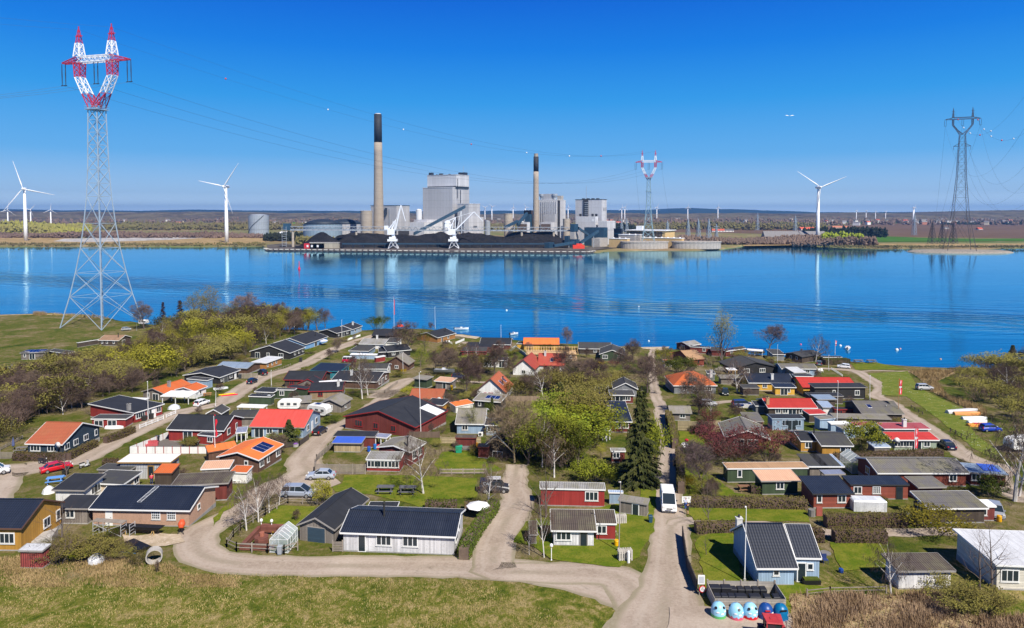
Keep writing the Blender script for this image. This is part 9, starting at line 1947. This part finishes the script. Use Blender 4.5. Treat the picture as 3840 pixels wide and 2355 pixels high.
# ------------------------------------------------------------------ people
SKIN = paint((.5,.28,.19),.7)
def skinobj(name, edges, rad, m, parent, sub=2):
 ks = list(rad); ix = {k: i for i, k in enumerate(ks)}; me = bpy.data.meshes.new(name); me.from_pydata([PT[k] for k in ks], [(ix[a], ix[b]) for a, b in edges], []); me.materials.append(m)
 o = bpy.data.objects.new(name, me); col.objects.link(o); o.parent = parent; mo = o.modifiers.new('skin','SKIN'); mo.use_smooth_shade = True
 for i, k in enumerate(ks): r = rad[k]; me.skin_vertices[0].data[i].radius = (r, r) if not isinstance(r, tuple) else r
 me.skin_vertices[0].data[0].use_root = True; s = o.modifiers.new('sub','SUBSURF'); s.levels = s.render_levels = sub; return o
PT = {}
def person(p, rz, lab, shirt, pants, hair, arms='down', skirt=False, long_hair=False):
 e = at(p,'person',lab,'person',rz); PT.clear()
 PT.update(pel=(0,0,.92),w=(0,.01,1.08),ch=(0,.01,1.32),nk=(0,.01,1.47),hd=(0,-.02,1.58),tp=(0,-.01,1.72),ns=(0,-.12,1.61))
 for s, n_ in ((-1,'l'),(1,'r')):
  PT.update({n_+'hip':(s*.1,0,.9),n_+'kn':(s*.11,-.05 if s<0 else .04,.5),n_+'an':(s*.11,.02,.1),n_+'to':(s*.12,-.16,.04),n_+'sh':(s*.19,.01,1.4)})
  if arms == 'down' or (arms == 'one' and s > 0): PT.update({n_+'el':(s*.25,.03,1.13),n_+'wr':(s*.24,-.08,.9),n_+'pa':(s*.24,-.1,.82)}); fd = (0,-.03,-.09)
  else: PT.update({n_+'el':(s*.24,-.1,1.15),n_+'wr':(s*.12,-.3,1.2),n_+'pa':(s*.08,-.37,1.22)}); fd = (-s*.03,-.085,0)
  for k in range(5): q = PT[n_+'pa']; PT['%sf%d'%(n_,k)] = (q[0]+fd[0]+(k-2)*.014, q[1]+fd[1]*(1 if k else .4)+(.0 if k else -.03), q[2]+fd[2]*(1-.08*abs(k-2)))
 ed = [('pel','w'),('w','ch'),('ch','nk'),('nk','hd'),('hd','tp'),('hd','ns')]; rad = dict(pel=(.15,.11),w=(.14,.1),ch=(.17,.11),nk=.055,hd=(.085,.1),tp=(.06,.07),ns=.02)
 for n_ in 'lr':
  ed += [('pel',n_+'hip'),(n_+'hip',n_+'kn'),(n_+'kn',n_+'an'),(n_+'an',n_+'to'),('ch',n_+'sh'),(n_+'sh',n_+'el'),(n_+'el',n_+'wr'),(n_+'wr',n_+'pa')] + [(n_+'pa','%sf%d'%(n_,k)) for k in range(5)]
  rad.update({n_+'hip':.09,n_+'kn':.06,n_+'an':.04,n_+'to':.035,n_+'sh':.065,n_+'el':.042,n_+'wr':.028,n_+'pa':(.035,.018)}); rad.update({'%sf%d'%(n_,k):.009 for k in range(5)})
 skinobj('body', ed, rad, SKIN, e)
 skinobj('shirt', [('pel','w'),('w','ch'),('ch','lsh'),('ch','rsh'),('lsh','lel'),('rsh','rel')], dict(pel=(.175,.135),w=(.165,.125),ch=(.19,.13),lsh=.085,rsh=.085,lel=.055,rel=.055), paint(shirt,.8), e)
 if skirt: PT['sk'] = (0,0,.55); skinobj('dress', [('w','pel'),('pel','sk')], dict(w=(.17,.13),pel=(.19,.15),sk=(.24,.2)), paint(pants,.8), e)
 else: skinobj('trousers', [('pel','lhip'),('pel','rhip'),('lhip','lkn'),('rhip','rkn'),('lkn','lan'),('rkn','ran')], dict(pel=(.16,.125),lhip=.11,rhip=.11,lkn=.08,rkn=.08,lan=.06,ran=.06), paint(pants,.8), e)
 PT['h2'] = (0,.05,1.60); PT['h3'] = (0,.0,1.74); PT['h4'] = (0,.1,1.42); skinobj('hair', [('h3','h2')] + ([('h2','h4')] if long_hair else []), dict(h3=(.085,.085),h2=(.1,.075), **({'h4':(.07,.04)} if long_hair else {})), paint(hair,.9), e)
 for s in (-1,1): MB().lathe([(.004,0),(.012,.005),(.004,.012)],6).build('eye', BLKP, e, Matrix.Translation((s*.032,-.115,1.625)) @ Matrix.Rotation(math.pi/2,4,'X'))
person('l1558,185', 20, 'person in a bright pink red jacket and dark trousers beside the pale metal garage', (.65,.01,.07), (.03,.04,.12), (.25,.12,.06), 'front')
person('r810,600', 20, 'person in a pale blue shirt and blue shorts standing beside the white van', (.45,.55,.75), (.03,.08,.3), (.5,.3,.2), 'one')
person('r850,700', 200, 'person in a black dress with long brown hair standing beside the white van', (.015,.015,.018), (.015,.015,.018), (.12,.06,.03), 'front', True, True)
e = at('r825,560','notice_sign','white board sign with dark letters behind the two people','sign'); MB().box(-.62,-.03,.7,.62,.03,1.6).build('board', PW, e); MB().bar((-.5,.05,0),(-.5,.05,.8),.04).bar((.5,.05,0),(.5,.05,.8),.04).build('post', GW, e); text('O  L O', .3, BLKP, e, Matrix.Translation((0,-.035,1.38)) @ Matrix.Rotation(math.pi/2,4,'X')); text('S', .38, BLKP, e, Matrix.Translation((-.38,-.035,1.0)) @ Matrix.Rotation(math.pi/2,4,'X'))
# ------------------------------------------------------------------ haze: a closed box of thin air round everything
m = bpy.data.materials.new('haze'); m.use_nodes = True; n = m.node_tree; n.nodes.clear(); pv = n.nodes.new('ShaderNodeVolumePrincipled'); pv.inputs['Color'].default_value = (.2,.5,1,1); pv.inputs['Density'].default_value = .00008; pv.inputs['Anisotropy'].default_value = .3; mo_ = n.nodes.new('ShaderNodeOutputMaterial'); n.links.new(pv.outputs[0], mo_.inputs['Volume'])
if HAZE:
 struct(MB().box(-16000,-160,-7,16000,16000,215), 'haze', m, 'stuff')
